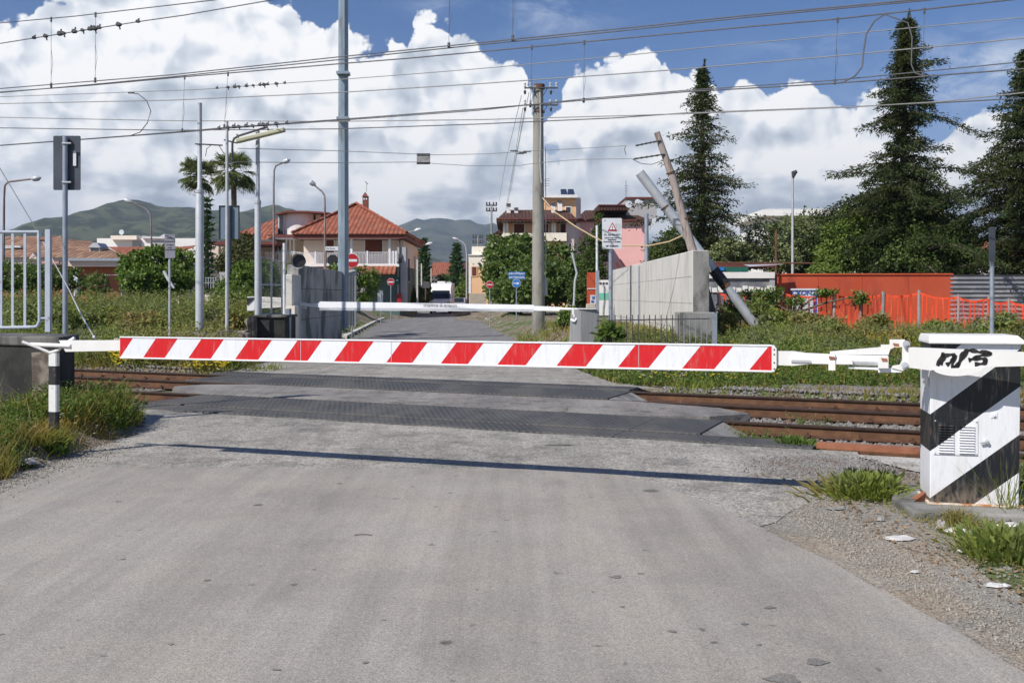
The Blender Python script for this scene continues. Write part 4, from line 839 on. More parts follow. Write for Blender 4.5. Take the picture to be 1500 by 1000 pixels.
def warn_sign():
    d = 24.2; root = thing('warning_sign', 'white crossing notice with a red warning triangle on a grey post', 'sign', (P(894.5, 400, d).x, d, 0))
    x = P(895, 400, d).x; q = MB(); q.tube([(x, d + .07, -.1), (x, d + .07, P(0, 330, d).z)], .05, 12); q.build('post', galv, root, smooth=True)
    pn = plate(882, 911, 319.5, 364.5, d, signwhite, root, r=.03); k = F / d
    def tri(s_, y, m, nm):
        q = MB(); c = P(897, 332.5, d); q.prism([c + Vector((-s_ * 1.0, y, -s_ * .85)), c + Vector((s_ * 1.0, y, -s_ * .85)), c + Vector((0, y, s_ * .95))], (0, .003, 0)); o = q.build(nm, m); o.parent = pn
    tri(.115, -.006, signred, 'triangle'); tri(.072, -.010, whiteclean, 'triangle_centre')
    q = MB(); c = P(897, 333, d); q.box(c + Vector((0, -.012, .0)), (.014, .003, .055)); q.box(c + Vector((0, -.012, -.042)), (.014, .003, .014)); o = q.build('exclamation_mark', ink); o.parent = pn
    for t_, y, s_ in (('PL. km 82+427', 344, .062), ('GUASTO PER CASO DI', 348.6, .036), ('EMERGENZA', 351.3, .036), ('TELEFONARE AL NUMERO', 354.3, .036), ('TEL.', 356.6, .03), ('081 5980642', 360.5, .058)):
        text(t_, P(896.5, y, d) + Vector((0, -.004, 0)), s_, ink, pn, bold=.0012)
    text('rfi', P(886, 323, d) + Vector((0, -.004, 0)), .05, greenm, pn)
    # second panel on the left bank, faded
    d = 24.0; root = thing('notice_sign', 'faded grey notice on a thin post at the left edge of the weeds', 'sign', (P(247.5, 400, d).x, d, 0)); x = P(247.5, 400, d).x
    q = MB(); q.tube([(x, d + .045, -.1), (x, d + .045, P(0, 350, d).z)], .027, 10); q.build('post', galvlight, root, smooth=True)
    pn = plate(241.5, 256.5, 344, 378, d, signgrey, root, r=.02)
    for i, y in enumerate((349, 354, 359, 363, 366)): text(('AVVISO', 'ATTENZIONE', 'AI TRENI', 'NON', 'ATTRAVERSARE')[i], P(249, y, d) + Vector((0, -.003, 0)), .04, ink, pn, bold=.001)
    # back of a dark panel among the poles
    d = 33; root = thing('panel_sign', 'large blue-grey rectangular sign back standing among the palms', 'sign', (P(335, 350, d).x, d, 0)); x = P(337, 350, d).x
    q = MB(); q.tube([(x, d - .06, .5), (x, d - .06, P(0, 302, d).z)], .06, 10); q.build('post', signback, root); plate(321, 350, 301.5, 350, d, bluegraypanel, root, r=.03)
    f = MB(); 
    for x0, x1, y0, y1 in ((320.5, 322, 301, 350.5), (349, 350.5, 301, 350.5), (321, 350, 301, 302.5)): f.pbox(x0, x1, y0, y1, d - .02, .05)
    f.build('frame', black, root)
warn_sign()
s = pole('marker_post', 1453, 333, 502, 21, 6.6, galv, 'blue-grey post with a dark narrow plate above the orange netting', 'post', wtop=6.2); q = MB(); q.pbox(1450, 1458, 333, 382, 20.9, .05); q.build('plate', signback, s)
pole('marker_post', 1161, 255, 470, 46, 4.5, galvlight, 'slender street lamp pole rising in front of the broad trees', 'street lamp', wtop=3.2)
q = MB(); q.tube([P(1161, 262, 46), P(1163, 253, 46), P(1167, 251, 46)], [.05, .13, .08], 8); lh = q.build('lamp_head', darkiron); tgt = [o for o in sc.objects if o.get('label', '').startswith('slender street lamp')][0]; lh.parent = tgt; lh.location = -tgt.location
tgt.name = 'street_lamp'
def arm_lamp(px, ybase, d, pts, head, label, m=None, r=.045):
    m = m or galv; base = P(px, ybase, d); root = thing('street_lamp', label, 'street lamp', tuple(base))
    q = MB(); pp = [base] + [P(x, y, d) for x, y in pts]; q.tube(pp, [r * 1.4] + [r] * (len(pp) - 1), 8); q.build('pole', m, root, smooth=True)
    a, b = P(*head[0], d), P(*head[1], d); h = MB(); L = b - a; h.tube([a, a + L * .25, a + L * .7, b], [.05, .12, .13, .04], 10); h.build('lamp_head', galvlight, root, smooth=True)
rp = mat('rusty_lamp_pole', (.17, .10, .09), (.28, .25, .25), 1.2, rough=.7)
arm_lamp(5, 400, 45, [(6, 290), (7, 272), (12, 266.5), (47, 262)], ((46, 262.5), (60, 260.5)), 'curved street lamp at the far left edge reaching right', rp)
arm_lamp(222, 400, 60, [(221.5, 330), (220, 314), (214, 306), (194, 296)], ((194, 297), (181, 291.5)), 'curved street lamp in front of the green hill reaching left', rp)
arm_lamp(401, 400, 50, [(401, 270), (401.5, 250), (404, 243), (417, 237)], ((414, 238), (425, 234)), 'rust-footed street lamp beside the curved-roof house', rp)
arm_lamp(476, 400, 50, [(476, 300), (475.5, 287), (472, 281), (460, 271)], ((462, 271.5), (453, 265.5)), 'street lamp reaching left in front of the red-tiled villa', rp)
arm_lamp(683.5, 446, 90, [(683.5, 372), (682, 360), (677, 354), (668, 350)], ((672, 351.5), (663, 348.5)), 'street lamp leaning over the street beside the peach house', galvlight, .06)
for px, yt, d, w, lb in ((611.5, 380, 75, 2.6, 'pale lamp pole nearest the villa side wall'), (608, 375, 85, 2.8, 'pale pole just beyond the villa corner'), (617.5, 386, 95, 2, 'thin pale pole between the villa and the dark pine'), (631.8, 393, 100, 2, 'thin pale pole just left of the white van')):
    pole('street_pole', px, yt, 450, d, w, conc_l, lb, 'pole')
for (x0, y0, x1, y1, xp, d, lb) in ((607, 338, 616.5, 335, 596, 78, 'pale lamp head jutting out beside the villa eaves'), (624, 358, 633, 355.5, 612, 95, 'pale lamp head in front of the dark pine')):
    rt = thing('wall_lamp', lb, 'street lamp', tuple(P(x0, y0, d))); q = MB(); q.tube([P(xp, y0 + 2, d), P(x0, y0, d)], .03, 6); q.build('bracket', galvlight, rt); q = MB(); a, b = P(x0, y0, d), P(x1, y1, d); q.tube([a, (a + b) / 2, b], [.06, .14, .05], 8); q.build('lamp_head', whiteclean, rt)
def far_pole(px, yt, d, w, lb):
    s = pole('utility_pole', px, yt, 450, d, w, poleconc, lb, 'utility pole', wtop=w * .8)
    for y in ((yt + 2, yt + 10) if w > 2.3 else (yt + 3,)):
        x = MB(); x.tube([P(px - 8 if w > 2.3 else px - 5, y, d), P(px + 8 if w > 2.3 else px + 5, y, d)], .05, 5)
        for k in (-7, -3, 3, 7):
            if w > 2.3: c = P(px + k, y, d); x.tube([c, c + Vector((0, 0, .25))], .06, 5)
        x.build('cross_arm', darkiron, s)
far_pole(720, 299, 75, 3.2, 'distant utility pole with two cross arms left of the balcony block'); far_pole(700, 346, 82, 2.6, 'short utility pole in front of the peach house')

# ------------------------------------------------------------------ far side of the crossing: walls, fence, second barrier
def left_wall():
    x0, y0, y1 = -6.15, 28.4, 36.0
    mb = MB(); z0 = P(447, 387, 28.4).z; z1 = z0 - .02
    mb.prism([(x0, y0 + .3, -.3), (x0, y1, -.3), (x0, y1, z1), (x0, y0 + .3, z0)], (-.34, 0, 0)); o = mb.build('concrete_wall', conc_m, bevel=.02); tag(o, 'tall grey streaked concrete wall on the left past the crossing, its road face in shade', 'wall')
    p = MB(); a = P(416, 402, 27.6); b = P(431, 402, 27.6); p.prism([(a.x, 27.6, -.3), (b.x, 27.6, -.3), (b.x, 28.5, -.3), (a.x, 28.5, -.3)], (0, 0, a.z + .3)); q = p.build('end_pier', conc_l, bevel=.02); q.parent = o
    s = MB(); 
    for z in (.95, 1.85): s.box((x0 + .002, 32.3, z), (.008, 7.3, .018))
    q = s.build('form_joint', conc_d); q.parent = o
    # black hood lamp / horn looking at us
    rt = thing('horn_speaker', 'round black-mouthed horn on a white post above the left concrete wall', 'horn', tuple(P(436, 382, 27.5))); c = P(437, 382.5, 27.4)
    h = MB(); h.tube([c + Vector((0, .45, 0)), c + Vector((0, .2, 0)), c], [.10, .17, .205], 20, cap=False); h.tube([c + Vector((0, .25, 0)), c + Vector((0, .26, 0))], .16, 16); h.build('horn', galvlight, rt, smooth=True)
    h = MB(); h.disc(c + Vector((0, .12, 0)), .175, (0, 1, 0), .01, 20); h.build('mouth', black, rt)
    h = MB(); h.tube([P(417, 368, 27.5), P(433, 370, 27.5), P(437, 376, 27.6)], .02, 6); h.build('bracket', galvlight, rt)
    pole('white_post', 416.5, 356, 520, 27.4, 4.6, signwhite, 'slim white post beside the mesh gate and the horn', 'post')
    # low blackened parapet with mesh panel
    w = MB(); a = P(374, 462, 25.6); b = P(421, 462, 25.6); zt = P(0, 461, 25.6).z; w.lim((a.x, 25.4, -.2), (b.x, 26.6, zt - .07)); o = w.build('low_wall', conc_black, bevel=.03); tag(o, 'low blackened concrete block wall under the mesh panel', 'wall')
    c = MB(); c.lim((a.x - .05, 25.35, zt - .07), (b.x + .04, 26.65, zt)); c = c.build('coping', conc_d, bevel=.02); c.parent = o
    w = MB(); a = P(358, 462, 25.2); b = P(374, 462, 25.2); w.prism([(a.x - .02, 25.0, -.2), (b.x, 25.0, -.2), (b.x, 25.0, P(0, 463, 25).z), (a.x + .2, 25.0, P(0, 463, 25).z), (a.x + .03, 25.0, P(0, 470, 25).z), (a.x + .12, 25.0, P(0, 480, 25).z)], (0, 1.2, 0)); tag(w.build('block', stone, bevel=.03), 'short brown rubble block beside the blackened low wall', 'block')
    # rubble ledge
    L = MB(); rr = random.Random(3)
    for i in range(34):
        x = P(272, 0, 24.6).x + rr.random() * (P(358, 0, 24.6).x - P(272, 0, 24.6).x); z = .22 + rr.random() * .48; s_ = .16 + rr.random() * .22
        L.box((x, 24.5 + rr.random() * .3, z), (s_ * 1.5, .3, s_ * .7), rr.uniform(-.2, .2))
    L.lim((P(272, 0, 24.6).x, 24.6, -.2), (P(358, 0, 24.6).x, 25.0, .72)); tag(L.build('rubble_ledge', stone, bevel=.03), 'low rubble stone ledge holding the weedy bank', 'wall')
    # mesh panel: square tubes and a fine net
    a, b = P(382, 0, 25.7), P(413, 0, 26.3); zt, zb = P(0, 377, 26).z, P(0, 460, 26).z; rt = thing('mesh_gate', 'rusty framed wire mesh panel standing on the low wall', 'gate', (a.x, a.y, zb))
    f = MB(); A = Vector((a.x, a.y, 0)); B = Vector((b.x, b.y, 0)); zz = Vector((0, 0, 1))
    zt2 = P(0, 383, 26).z
    f.tube([A + zz * zb, A + zz * zt, B + zz * zt2, B + zz * zb, A + zz * zb], .025, 6); M_ = (A + B) / 2; f.tube([M_ + zz * zb, M_ + zz * (zt + zt2) / 2], .025, 6); zm = P(0, 417, 26).z; f.tube([A + zz * zm, B + zz * zm], .022, 6); f.build('frame', galvlight, rt)
    f = MB()
    for i in range(1, 22): q = A + (B - A) * i / 22; f.tube([q + zz * zb, q + zz * (zt + (zt2 - zt) * i / 22)], .0045, 4, cap=False)
    for i in range(1, 34): z = zb + (zt2 - zb) * i / 34; f.tube([A + zz * z, B + zz * z], .0045, 4, cap=False)
    f.build('wire_mesh', mat('greenish_mesh', (.20, .22, .17), rough=.7), rt)
    # grey steel column with leaning frame
    rt = thing('gate_column', 'grey open-fronted steel gate column at the roadside past the left wall', 'column', (P(515, 0, 38).x, 38, 0))
    f = MB(); f.pbox(508.5, 520.5, 396.5, 478, 38, .3); f.build('shaft', galvlight, rt); f = MB(); f.pbox(511, 513.5, 402, 476, 37.96, .05); f.pbox(515.2, 517.6, 402, 476, 37.96, .05); f.build('groove_shade', mat('painted_gap_shade', (.10, .11, .12)), rt)  # shade of the open front put into the colour of raised strips
    f = MB(); f.prism([P(507, 396, 37.9), P(507, 400, 37.9), P(520, 397, 37.9), P(520, 394.6, 37.9)], (0, .4, 0)); f.build('cap', galvlight, rt)
    g = MB(); g.pbox(521.5, 534, 400, 446, 44, .25); tag(g.build('grey_wall_panel', greyplaster), 'plain grey garden wall panel behind the gate column', 'wall')
left_wall()
def right_wall():
    d0, d1 = 25.8, 47.6; x = 4.68; zt = P(0, 366.5, d0).z
    mb = MB(); mb.prism([(x, d0, -.3), (x, d1, -.3), (x, d1, zt + .02), (x, d0, zt)], (.42, 0, 0)); o = mb.build('concrete_wall', conc_l, bevel=.025); tag(o, 'tall pale concrete wall on the right past the crossing', 'wall')
    e = MB(); e.lim((x + .004, d0 - .05, -.3), (x + .425, d0 + .0, zt - .01)); e = e.build('end_face', conc_g, bevel=.02); e.parent = o
    # panel joints and the post at the step
    j = MB()
    for z in (.75, 1.45, 2.15): j.box((x + .001, (d0 + d1) / 2, z), (.006, d1 - d0 - .2, .014))
    for y in (31, 42): j.box((x + .001, y, zt / 2), (.006, .02, zt))
    q = j.build('form_joint', conc_g); q.parent = o
    j = MB(); j.box((x - .03, 36.4, zt / 2 - .05), (.05, .10, zt - .1)); q = j.build('down_pipe', galv); q.parent = o
    b = MB(); b.lim((P(997, 0, 24.3).x, 24.3, -.2), (P(1048, 0, 24.3).x, 25.2, P(0, 457.5, 24.3).z)); tag(b.build('low_pier', conc_g, bevel=.02), 'low grey concrete block standing against the end of the pale wall', 'block')
    t = MB(); t.prism([P(1037, 457, 26.4), P(1049, 457, 26.4), P(1038, 418, 26.4)], (0, .25, 0)); tag(t.build('buttress', darkiron), 'small dark triangular buttress beside the low concrete block', 'buttress')
    # picket fence
    rt = thing('picket_fence', 'low thin iron picket fence in front of the pale concrete wall', 'fence', (P(960, 0, 23).x, 23, 0)); dd = 23.2
    for i in range(21):
        px = 876 + i * 8.4; 
        f = MB(); a = P(px, 461 if i != 19 else 458, dd); f.tube([(a.x, dd, -.1), (a.x, dd, a.z)], .011, 6); f.build('bar', darkiron if i < 15 else galv, rt)
    f = MB(); f.tube([P(874, 469.5, dd), P(1040, 466.5, dd)], .014, 6); f.build('top_rail', darkiron, rt); f = MB(); a = P(1047, 461, dd); f.lim((a.x - .06, dd - .03, -.1), (a.x + .05, dd + .03, P(0, 459, dd).z)); f.build('end_post', galv, rt)
    # concrete panel wall further back with gate sign and red box
    w = MB(); w.pbox(894, 901, 397, 465, 48.2, .3); tag(w.build('gate_pier', conc_l), 'narrow pale pier at the far end of the pale wall', 'pier')
    d = 50; w = MB(); w.pbox(877, 896, 410, 462, d, .15); g = tag(w.build('painted_gate', offwhite), 'white sheet gate with a mint green band between pole and pale wall', 'gate')
    b = MB(); b.pbox(877.3, 892, 429, 439, d - .01, .02); b = b.build('green_band', mat('mint_paint', (.18, .55, .38))); b.parent = g
    b = MB(); 
    for x0 in (878, 882.5, 887): b.pbox(x0, x0 + 3.2, 413.5, 416.5, d - .015, .02)
    b = b.build('grille', darkiron); b.parent = g
    b = MB(); b.tube([P(884.5, 417, d - .05), P(884.8, 440, d - .05), P(883.5, 449, d - .05), P(883, 461, d - .05)], .02, 5); b = b.build('latch_bar', galv); b.parent = g
    g = MB(); g.pbox(860, 874, 399, 448, 52, .2); g = tag(g.build('hoarding', redwall), 'upright red painted hoarding with a poster beside the hedge', 'hoarding'); b = MB(); b.pbox(860, 873, 422, 423.5, 51.97, .02); b.pbox(864.5, 872.5, 432, 446, 51.97, .02); b = b.build('poster', signwhite); b.parent = g
    b = MB(); b.pbox(867.5, 871, 434, 438, 51.95, .02); b.pbox(866, 870, 440, 443, 51.95, .02); b = b.build('poster_mark', bluegraf); b.parent = g
    s = pole('red_white_post', 874.5, 330, 470, 46, 3.6, signwhite, 'thin white post with red and dark foot beside the warning sign', 'post'); q = MB(); q.pbox(873.5, 877.8, 396, 470, 45.8, .15); q.build('foot', galv, s)
    s = pole('grey_post', 947, 313, 384, 38, 6, galv, 'grey post carrying a small white hooded lamp behind the pale wall', 'post'); q = MB(); q.prism([P(953, 334, 38), P(957, 320, 38), P(962, 318, 38), P(958, 332, 38), P(953, 336, 38)], (0, .3, 0)); q.build('lamp_hood', signwhite, s)
    rp_ = MB(); pts = [P(795, 290, 34), P(812, 310, 33), P(842, 331, 32), P(868, 346, 30), P(895, 359.5, 29), P(950, 360, 28), P(980, 354, 27.6), P(1000, 345, 27.4)]; rp_.tube(pts, .022, 6); tag(rp_.build('slack_cable', mat('yellowed_cable', (.50, .38, .22))), 'slack pale orange cable sagging from the utility pole to the leaning wooden pole', 'cable')
    bp = MB(); bp.tube([P(838, 370, 40), P(843, 392, 40), P(845, 400, 40), P(842, 412, 40), P(840.5, 448, 40)], .045, 8); tag(bp.build('bent_pole', galvlight), 'thin crooked grey pole in front of the fig tree', 'pole')
right_wall()
def far_barrier():
    A, B = P(838, 453, 25.5), P(434, 447, 28.3); d = (B - A).normalized(); up = Vector((0, 0, 1)); nr = d.cross(up).normalized()
    if nr.y > 0: nr = -nr
    def K(px, py): 
        r = (px - HX) / F; e = B - A; t = (r * A.y - A.x) / (e.x - r * e.y); p = A + e * t; return Vector((p.x, p.y, EYE - (py - HY) / F * p.y))
    root = thing('barrier', 'plain white far barrier arm lowered across the road beyond the tracks', 'barrier', (B.x, B.y, 0))
    b = MB(); b.prism([K(468, 441.5), K(782, 446.5), K(782, 453.0), K(468, 450.5)], -nr * .16); bd = b.build('board', whiteclean, root)
    b = MB(); b.prism([K(468, 450.6), K(782, 453.2), K(782, 456.5), K(468, 454.5)], -nr * .16); b.build('under_flange', galvlight, root)
    b = MB(); b.prism([K(782, 448), K(818, 449.5), K(824, 452), K(818, 455.5), K(782, 455)], -nr * .1); b.build('beam', whiteclean, root); b = MB(); b.tube([K(820, 452.5), K(846, 453)], .035, 8); b.build('tip_rod', whiteclean, root)
    b = MB(); b.prism([K(434, 441.5), K(455, 445.2), K(468, 443.5), K(468, 450), K(434, 448)], -nr * .1); b.build('tapered_link', whiteclean, root)
    b = MB(); b.prism([K(434, 450), K(447, 450), K(447, 452), K(434, 452)], -nr * .08); b.build('lower_link', whiteclean, root)
    b = MB(); b.prism([K(426, 440), K(434, 441), K(434, 450), K(426, 452)], -nr * .2); b.build('hinge', rustbright, root)
    b = MB(); b.prism([K(378, 434), K(425, 437), K(425, 449), K(378, 452)], -nr * .12); b.build('counter_arm', offwhite, root)
    b = MB(); a0, a1, a2, a3 = P(362, 434.5, 26.4), P(383, 434, 26.4), P(380, 455, 26.4), P(362, 455, 26.4); b.prism([a0, a1, a2, a3], (0, .06, 0)); w = b.build('counterweight', whiteclean, root)
    b = MB(); b.prism([P(362, 436, 26.38), P(374, 435.5, 26.38), P(362, 447, 26.38)], (0, .01, 0)); b.prism([P(380.5, 445, 26.38), P(371, 454.6, 26.38), P(380, 454.6, 26.38)], (0, .01, 0)); b = b.build('black_band', black); b.parent = w
    # faint scribble
    t = text('manca il treno', K(645, 447) + nr * .01, .17, mat('faded_marker', (.42, .40, .42)), bd, rot=(R(90), 0, math.atan2(-(B - A).y, -(B - A).x))); t.location = K(645, 447) + nr * .012; t.name = 'graffiti'
    # housing left and grey box right
    h = MB(); h.lim((P(421, 0, 27.2).x, 27.0, -.1), (P(434, 0, 27.2).x, 27.5, P(0, 448, 27.2).z)); tag(h.build('barrier_housing', cream), 'small cream barrier pedestal at the foot of the left concrete wall', 'pedestal')
    q = MB(); q.tube([P(422, 452, 25.9), P(424, 500, 25.9)], [.09, .04], 6); tag(q.build('drain_strip', galv), 'narrow grey metal strip beside the blackened low wall', 'strip')
    c = Vector((P(851.5, 0, 24.0).x, 24.0, 0)); e1 = Vector((.97, .12, 0)).normalized(); e2 = Vector((-.62, .78, 0)).normalized(); w1 = .50; w2 = .52; zt = P(0, 453, 24).z
    rt = thing('barrier_box', 'tapered grey metal box of the far barrier beside the picket fence', 'cabinet', tuple(c))
    base = [c, c + e1 * w1, c + e1 * w1 + e2 * w2, c + e2 * w2]; tp = [c - e1 * .02 , c + e1 * (w1 - .06), c + e1 * (w1 - .08) + e2 * (w2 - .1), c + e2 * (w2 - .14)]
    m = MB(); m.add([Vector((p.x, p.y, -.15)) for p in base] + [Vector((p.x, p.y, zt)) for p in tp], [(0, 3, 2, 1), (4, 5, 6, 7), (0, 1, 5, 4), (1, 2, 6, 5), (2, 3, 7, 6), (3, 0, 4, 7)])
    m.build('body', mat('dull_zinc', (.22, .225, .225), (.29, .295, .29), 2, (6, 6, .4), rough=.6, metal=.1), rt, bevel=.01)
    l = MB(); cc = c + e1 * .27 + e2 * .2; l.box((cc.x, cc.y, zt + .012), (.42, .42, .02)); l.build('lid', offwhite, rt); l = MB(); l.box((cc.x + .10, cc.y, zt + .08), (.22, .22, .11)); l.build('top_block', mat('dusty_beige', (.42, .37, .30)), rt, bevel=.02)
    l = MB(); l.tube([P(836.5, 468, 24.2), P(842, 470.5, 24.1), P(845, 466, 24.1)], .03, 6); l.tube([P(840, 452, 24.2), P(840, 460, 24.2), P(842, 464, 24.2)], .03, 6); l.build('fork', white, rt)
far_barrier()
def net_fence():
    """orange plastic safety net hung on posts"""
    posts = [(1052, 428, 31.0), (1104, 430, 30.2), (1145, 429, 29.7), (1222, 431, 29.3), (1260, 429, 29.0), (1292, 430, 28.8), (1346.5, 428, 28.5), (1403, 434, 27.5), (1446, 437, 26.5), (1478, 440, 25.6), (1540, 446, 24.5), (1600, 452, 23.5)]
    rt = thing('safety_net', 'long sagging orange plastic mesh fence along the weedy field', 'net fence', tuple(P(1300, 480, 29)))
    tops = [P(*p) for p in posts]
    bots = [Vector((t.x, t.y, height(t.x, t.y) - .1)) for t in tops]
    q = MB()
    def surf(s, h):
        i = min(int(s), len(tops) - 2); f = s - i; t = tops[i].lerp(tops[i + 1], f); b = bots[i].lerp(bots[i + 1], f)
        sag = .08 * math.sin(math.pi * f) * h; p = b.lerp(t, h); p.z -= sag; p.y += .05 * math.sin(s * 9.0) + .04 * math.sin(s * 23 + h * 5); return p
    nv = len(tops) - 1
    for seg in range(nv):
        L = (tops[seg + 1] - tops[seg]).length; ncol = max(3, int(L / .085)); loose = seg not in (3, 4, 5)
        wv = .030 if loose else .016
        for c in range(ncol):
            s = seg + (c + .5) / ncol
            if loose and c % 2: continue
            for k in range(6):
                h0, h1 = k / 6, (k + 1) / 6; a, b = surf(s, h0), surf(s, h1); a2, b2 = surf(s + wv / L * 1.4, h0), surf(s + wv / L * 1.4, h1)
                q.add([a, a2, b2, b], [(0, 1, 2, 3)])
        nrow = 20
        for r_ in range(nrow + 1):
            h = r_ / nrow
            steps = 12
            for k in range(steps):
                s0_, s1_ = seg + k / steps, seg + (k + 1) / steps; th = .012 if r_ < nrow else .05
                a, b = surf(s0_, h), surf(s1_, h); q.add([a, b, b - Vector((0, 0, th)), a - Vector((0, 0, th))], [(0, 1, 2, 3)])
    q.build('mesh', orange, rt)
    for i, (t, b) in enumerate(zip(tops, bots)):
        p = MB(); p.tube([b, t + Vector((.02 * (i % 3), 0, .06))], .05 if i in (5, 6, 3, 4) else .03, 8); p.build('post', wood if i not in (5, 6) else conc_g, rt)
    # painted sheet wall, grey sheet wall
    d = 40; w = MB(); a, b = P(1137, 402, d), P(1391, 402, d); w.prism([(a.x, d, .2), (b.x, d - .3, .2), (b.x, d - .3, a.z), (a.x, d, a.z)], (0, .12, 0)); w = tag(w.build('sheet_wall', redwall), 'long rust-red painted sheet wall behind the orange net', 'wall')
    j = MB()
    for px in (1198, 1262, 1330): j.pbox(px, px + .8, 402.5, 480, d - .30 * (px - 1137) / 254 - .012, .012)
    j = j.build('panel_joint', redwall); j.parent = w
    j = MB(); j.tube([(a.x, d - .02, a.z), (b.x, d - .32, a.z)], .035, 6); j = j.build('top_edge', redwall); j.parent = w
    w = MB(); zt, n = P(0, 402.5, d).z, 90; x0, x1 = P(1391.5, 0, d - .3).x, P(1640, 0, d - .8).x
    rows = 26
    for i in range(rows):
        z0 = .2 + (zt - .2) * i / rows; z1 = .2 + (zt - .2) * (i + 1) / rows; y0 = d - .3 + (.03 if i % 2 else -.03); y1 = d - .3 + (-.03 if i % 2 else .03); w.add([(x0, y0, z0), (x1, y0 - .4, z0), (x1, y1 - .4, z1), (x0, y1, z1)], [(0, 1, 2, 3)])
    tag(w.build('corrugated_wall', sheet), 'grey corrugated sheet wall at the far right behind the net', 'wall')
    # white box sign with blue spray
    d = 38.5; s = thing('spray_painted_box', 'white box with blue spray paint half hidden behind the orange net', 'box', tuple(P(1180, 440, d))); q = MB(); q.pbox(1166, 1198, 424, 474, d, .5); q.build('body', signwhite, s); q = MB(); q.pbox(1164.5, 1199.5, 422.5, 425, d - .04, .6); q.build('lid', signwhite, s)
    text('CKONZO', P(1182, 429.5, d) + Vector((0, -.006, 0)), .26, bluegraf, s, name='graffiti', bold=.012)
    q = MB(); q.pbox(1191, 1197, 430, 474, d - .004, .004); q.build('blue_side', bluegraf, s)
    # kiosk
    d = 41; k = thing('kiosk', 'low grey and green sheet-metal shed with a rusty roof edge beside the pale wall', 'shed', tuple(P(1085, 440, d)))
    q = MB(); q.pbox(1030, 1135, 405, 475, d, 3.0); q.build('wall', sheet, k); q = MB(); q.pbox(1030, 1135, 398.5, 407.5, d - .1, .1); q.build('eaves_board', offwhite, k)
    q = MB(); q.pbox(1030, 1096, 391, 398, d + .1, .2); q.build('green_fascia', greenm, k); q = MB(); q.pbox(1048, 1061, 391.5, 396, d + .03, .06); q.build('blue_plate', signblue, k)
    q = MB(); q.pbox(1030, 1135, 384, 391, d + .25, 3); q.build('roof', maroon, k)
    q = MB()
    for px in range(1034, 1134, 9): q.pbox(px, px + 7.2, 418.5 + (px % 4), 428, d - .06, .05); 
    q.build('paper_notices', offwhite, k); q = MB(); q.pbox(1127.5, 1135.5, 408, 430, d - .05, .05); q.build('side_strip', galvlight, k)
    s = thing('rusty_frame', 'rusty post and crossbar standing over the shed corner', 'frame', tuple(P(1136, 405, 39.8))); q = MB(); q.tube([P(1136.5, 420, 39.8), P(1137, 337, 39.8)], .045, 6); q.tube([P(1020, 384.5, 39.8), P(1192, 385.5, 39.8)], .03, 6); q.build('bars', rust, s)
    q = MB(); q.add([P(1089, 387.5, 39.5), P(1150, 386.6, 39.5), P(1135, 388, 38.6), P(1098, 390.5, 38.6)], [(0, 1, 2, 3)]); q.build('canopy_sheet', galvlight, s)
net_fence()

# ------------------------------------------------------------------ overhead line
def cat_p(px, py, v):
    r = (px - HX) / F; d = v / (N_.y + N_.x * r); return Vector((r * d, d, EYE - (py - HY) / F * d))
def wire_pts(pts, v, n=8):
    """pts: picture points the wire passes; extended past both ends along the track plane"""
    w = [cat_p(x, y, v) for x, y in pts]; a = w[0] + (w[0] - w[1]).normalized() * 70; b = w[-1] + (w[-1] - w[-2]).normalized() * 40
    a.z = w[0].z + (w[0].z - w[1].z) * .3; b.z = w[-1].z; return [a] + w + [b]
def wire(name, pts, v, r, label, m=wirem, parent=None, cat='overhead wire', group='overhead wires along the railway'):
    q = MB(); q.tube(wire_pts(pts, v), r, 6, cap=False); o = q.build(name, m, parent, smooth=True)
    if not parent: tag(o, label, cat, group)
    return o
VN, VF = 12.41, 15.81
def dropper(parent, x0, y0, x1, y1, v, loop=True):
    q = MB(); a, b = cat_p(x0, y0, v), cat_p(x1, y1, v); q.tube([a, b], .0035, 5); 
    q.tube([a + Vector((0, 0, .03)), a - Vector((0, 0, .05))], .018, 6); q.tube([b + Vector((0, 0, .05)), b - Vector((0, 0, .03))], .02, 6)
    if loop: m_ = a.lerp(b, .65); q.tube([a.lerp(b, .45), m_ + Vector((.03, 0, 0)), a.lerp(b, .85)], .003, 4)
    q.build('dropper', wirem, parent)
cn = thing('catenary', 'near catenary: upper carrier wire with twin contact wires and droppers over the near track', 'catenary', tuple(UV(0, VN)))
wire('messenger_wire', [(0, 34), (110, 24), (317, 0)], VN, .0085, None, parent=cn)
wire('contact_wire', [(0, 130), (250, 110), (493, 84), (700, 63), (900, 43), (1100, 22), (1350, -1)], VN - .03, .0085, None, parent=cn); wire('contact_wire', [(0, 136), (130, 124.5), (250, 113), (493, 88), (700, 66), (900, 46.5), (1100, 25), (1375, -1)], VN + .05, .0085, None, parent=cn)
for a in ((75, 28, 75, 126), (140, 21, 139.5, 118.5), (659, -60, 657.5, 68), (752, -70, 751, 57)): dropper(cn, *a, VN)
cf = thing('catenary', 'far catenary: carrier wire with droppers down to the contact wires over the far track', 'catenary', tuple(UV(0, VF)))
wire('messenger_wire', [(0, 135), (130, 125.5), (267, 113), (493, 94), (600, 85.5), (779, 69), (900, 57.5), (1100, 39), (1227, 28), (1480, 0)], VF, .0115, None, parent=cf)
wire('contact_wire', [(0, 213), (195, 198.5), (293, 190.5), (330, 187), (493, 175.5), (700, 160), (855, 147), (1000, 135), (1220, 122.5), (1500, 101)], VF - .04, .0105, None, parent=cf)
wire('contact_wire', [(0, 213.5), (293, 192), (330, 188.5), (493, 177), (700, 162), (855, 145), (1000, 133), (1220, 118), (1500, 90.5)], VF + .05, .008, None, parent=cf)
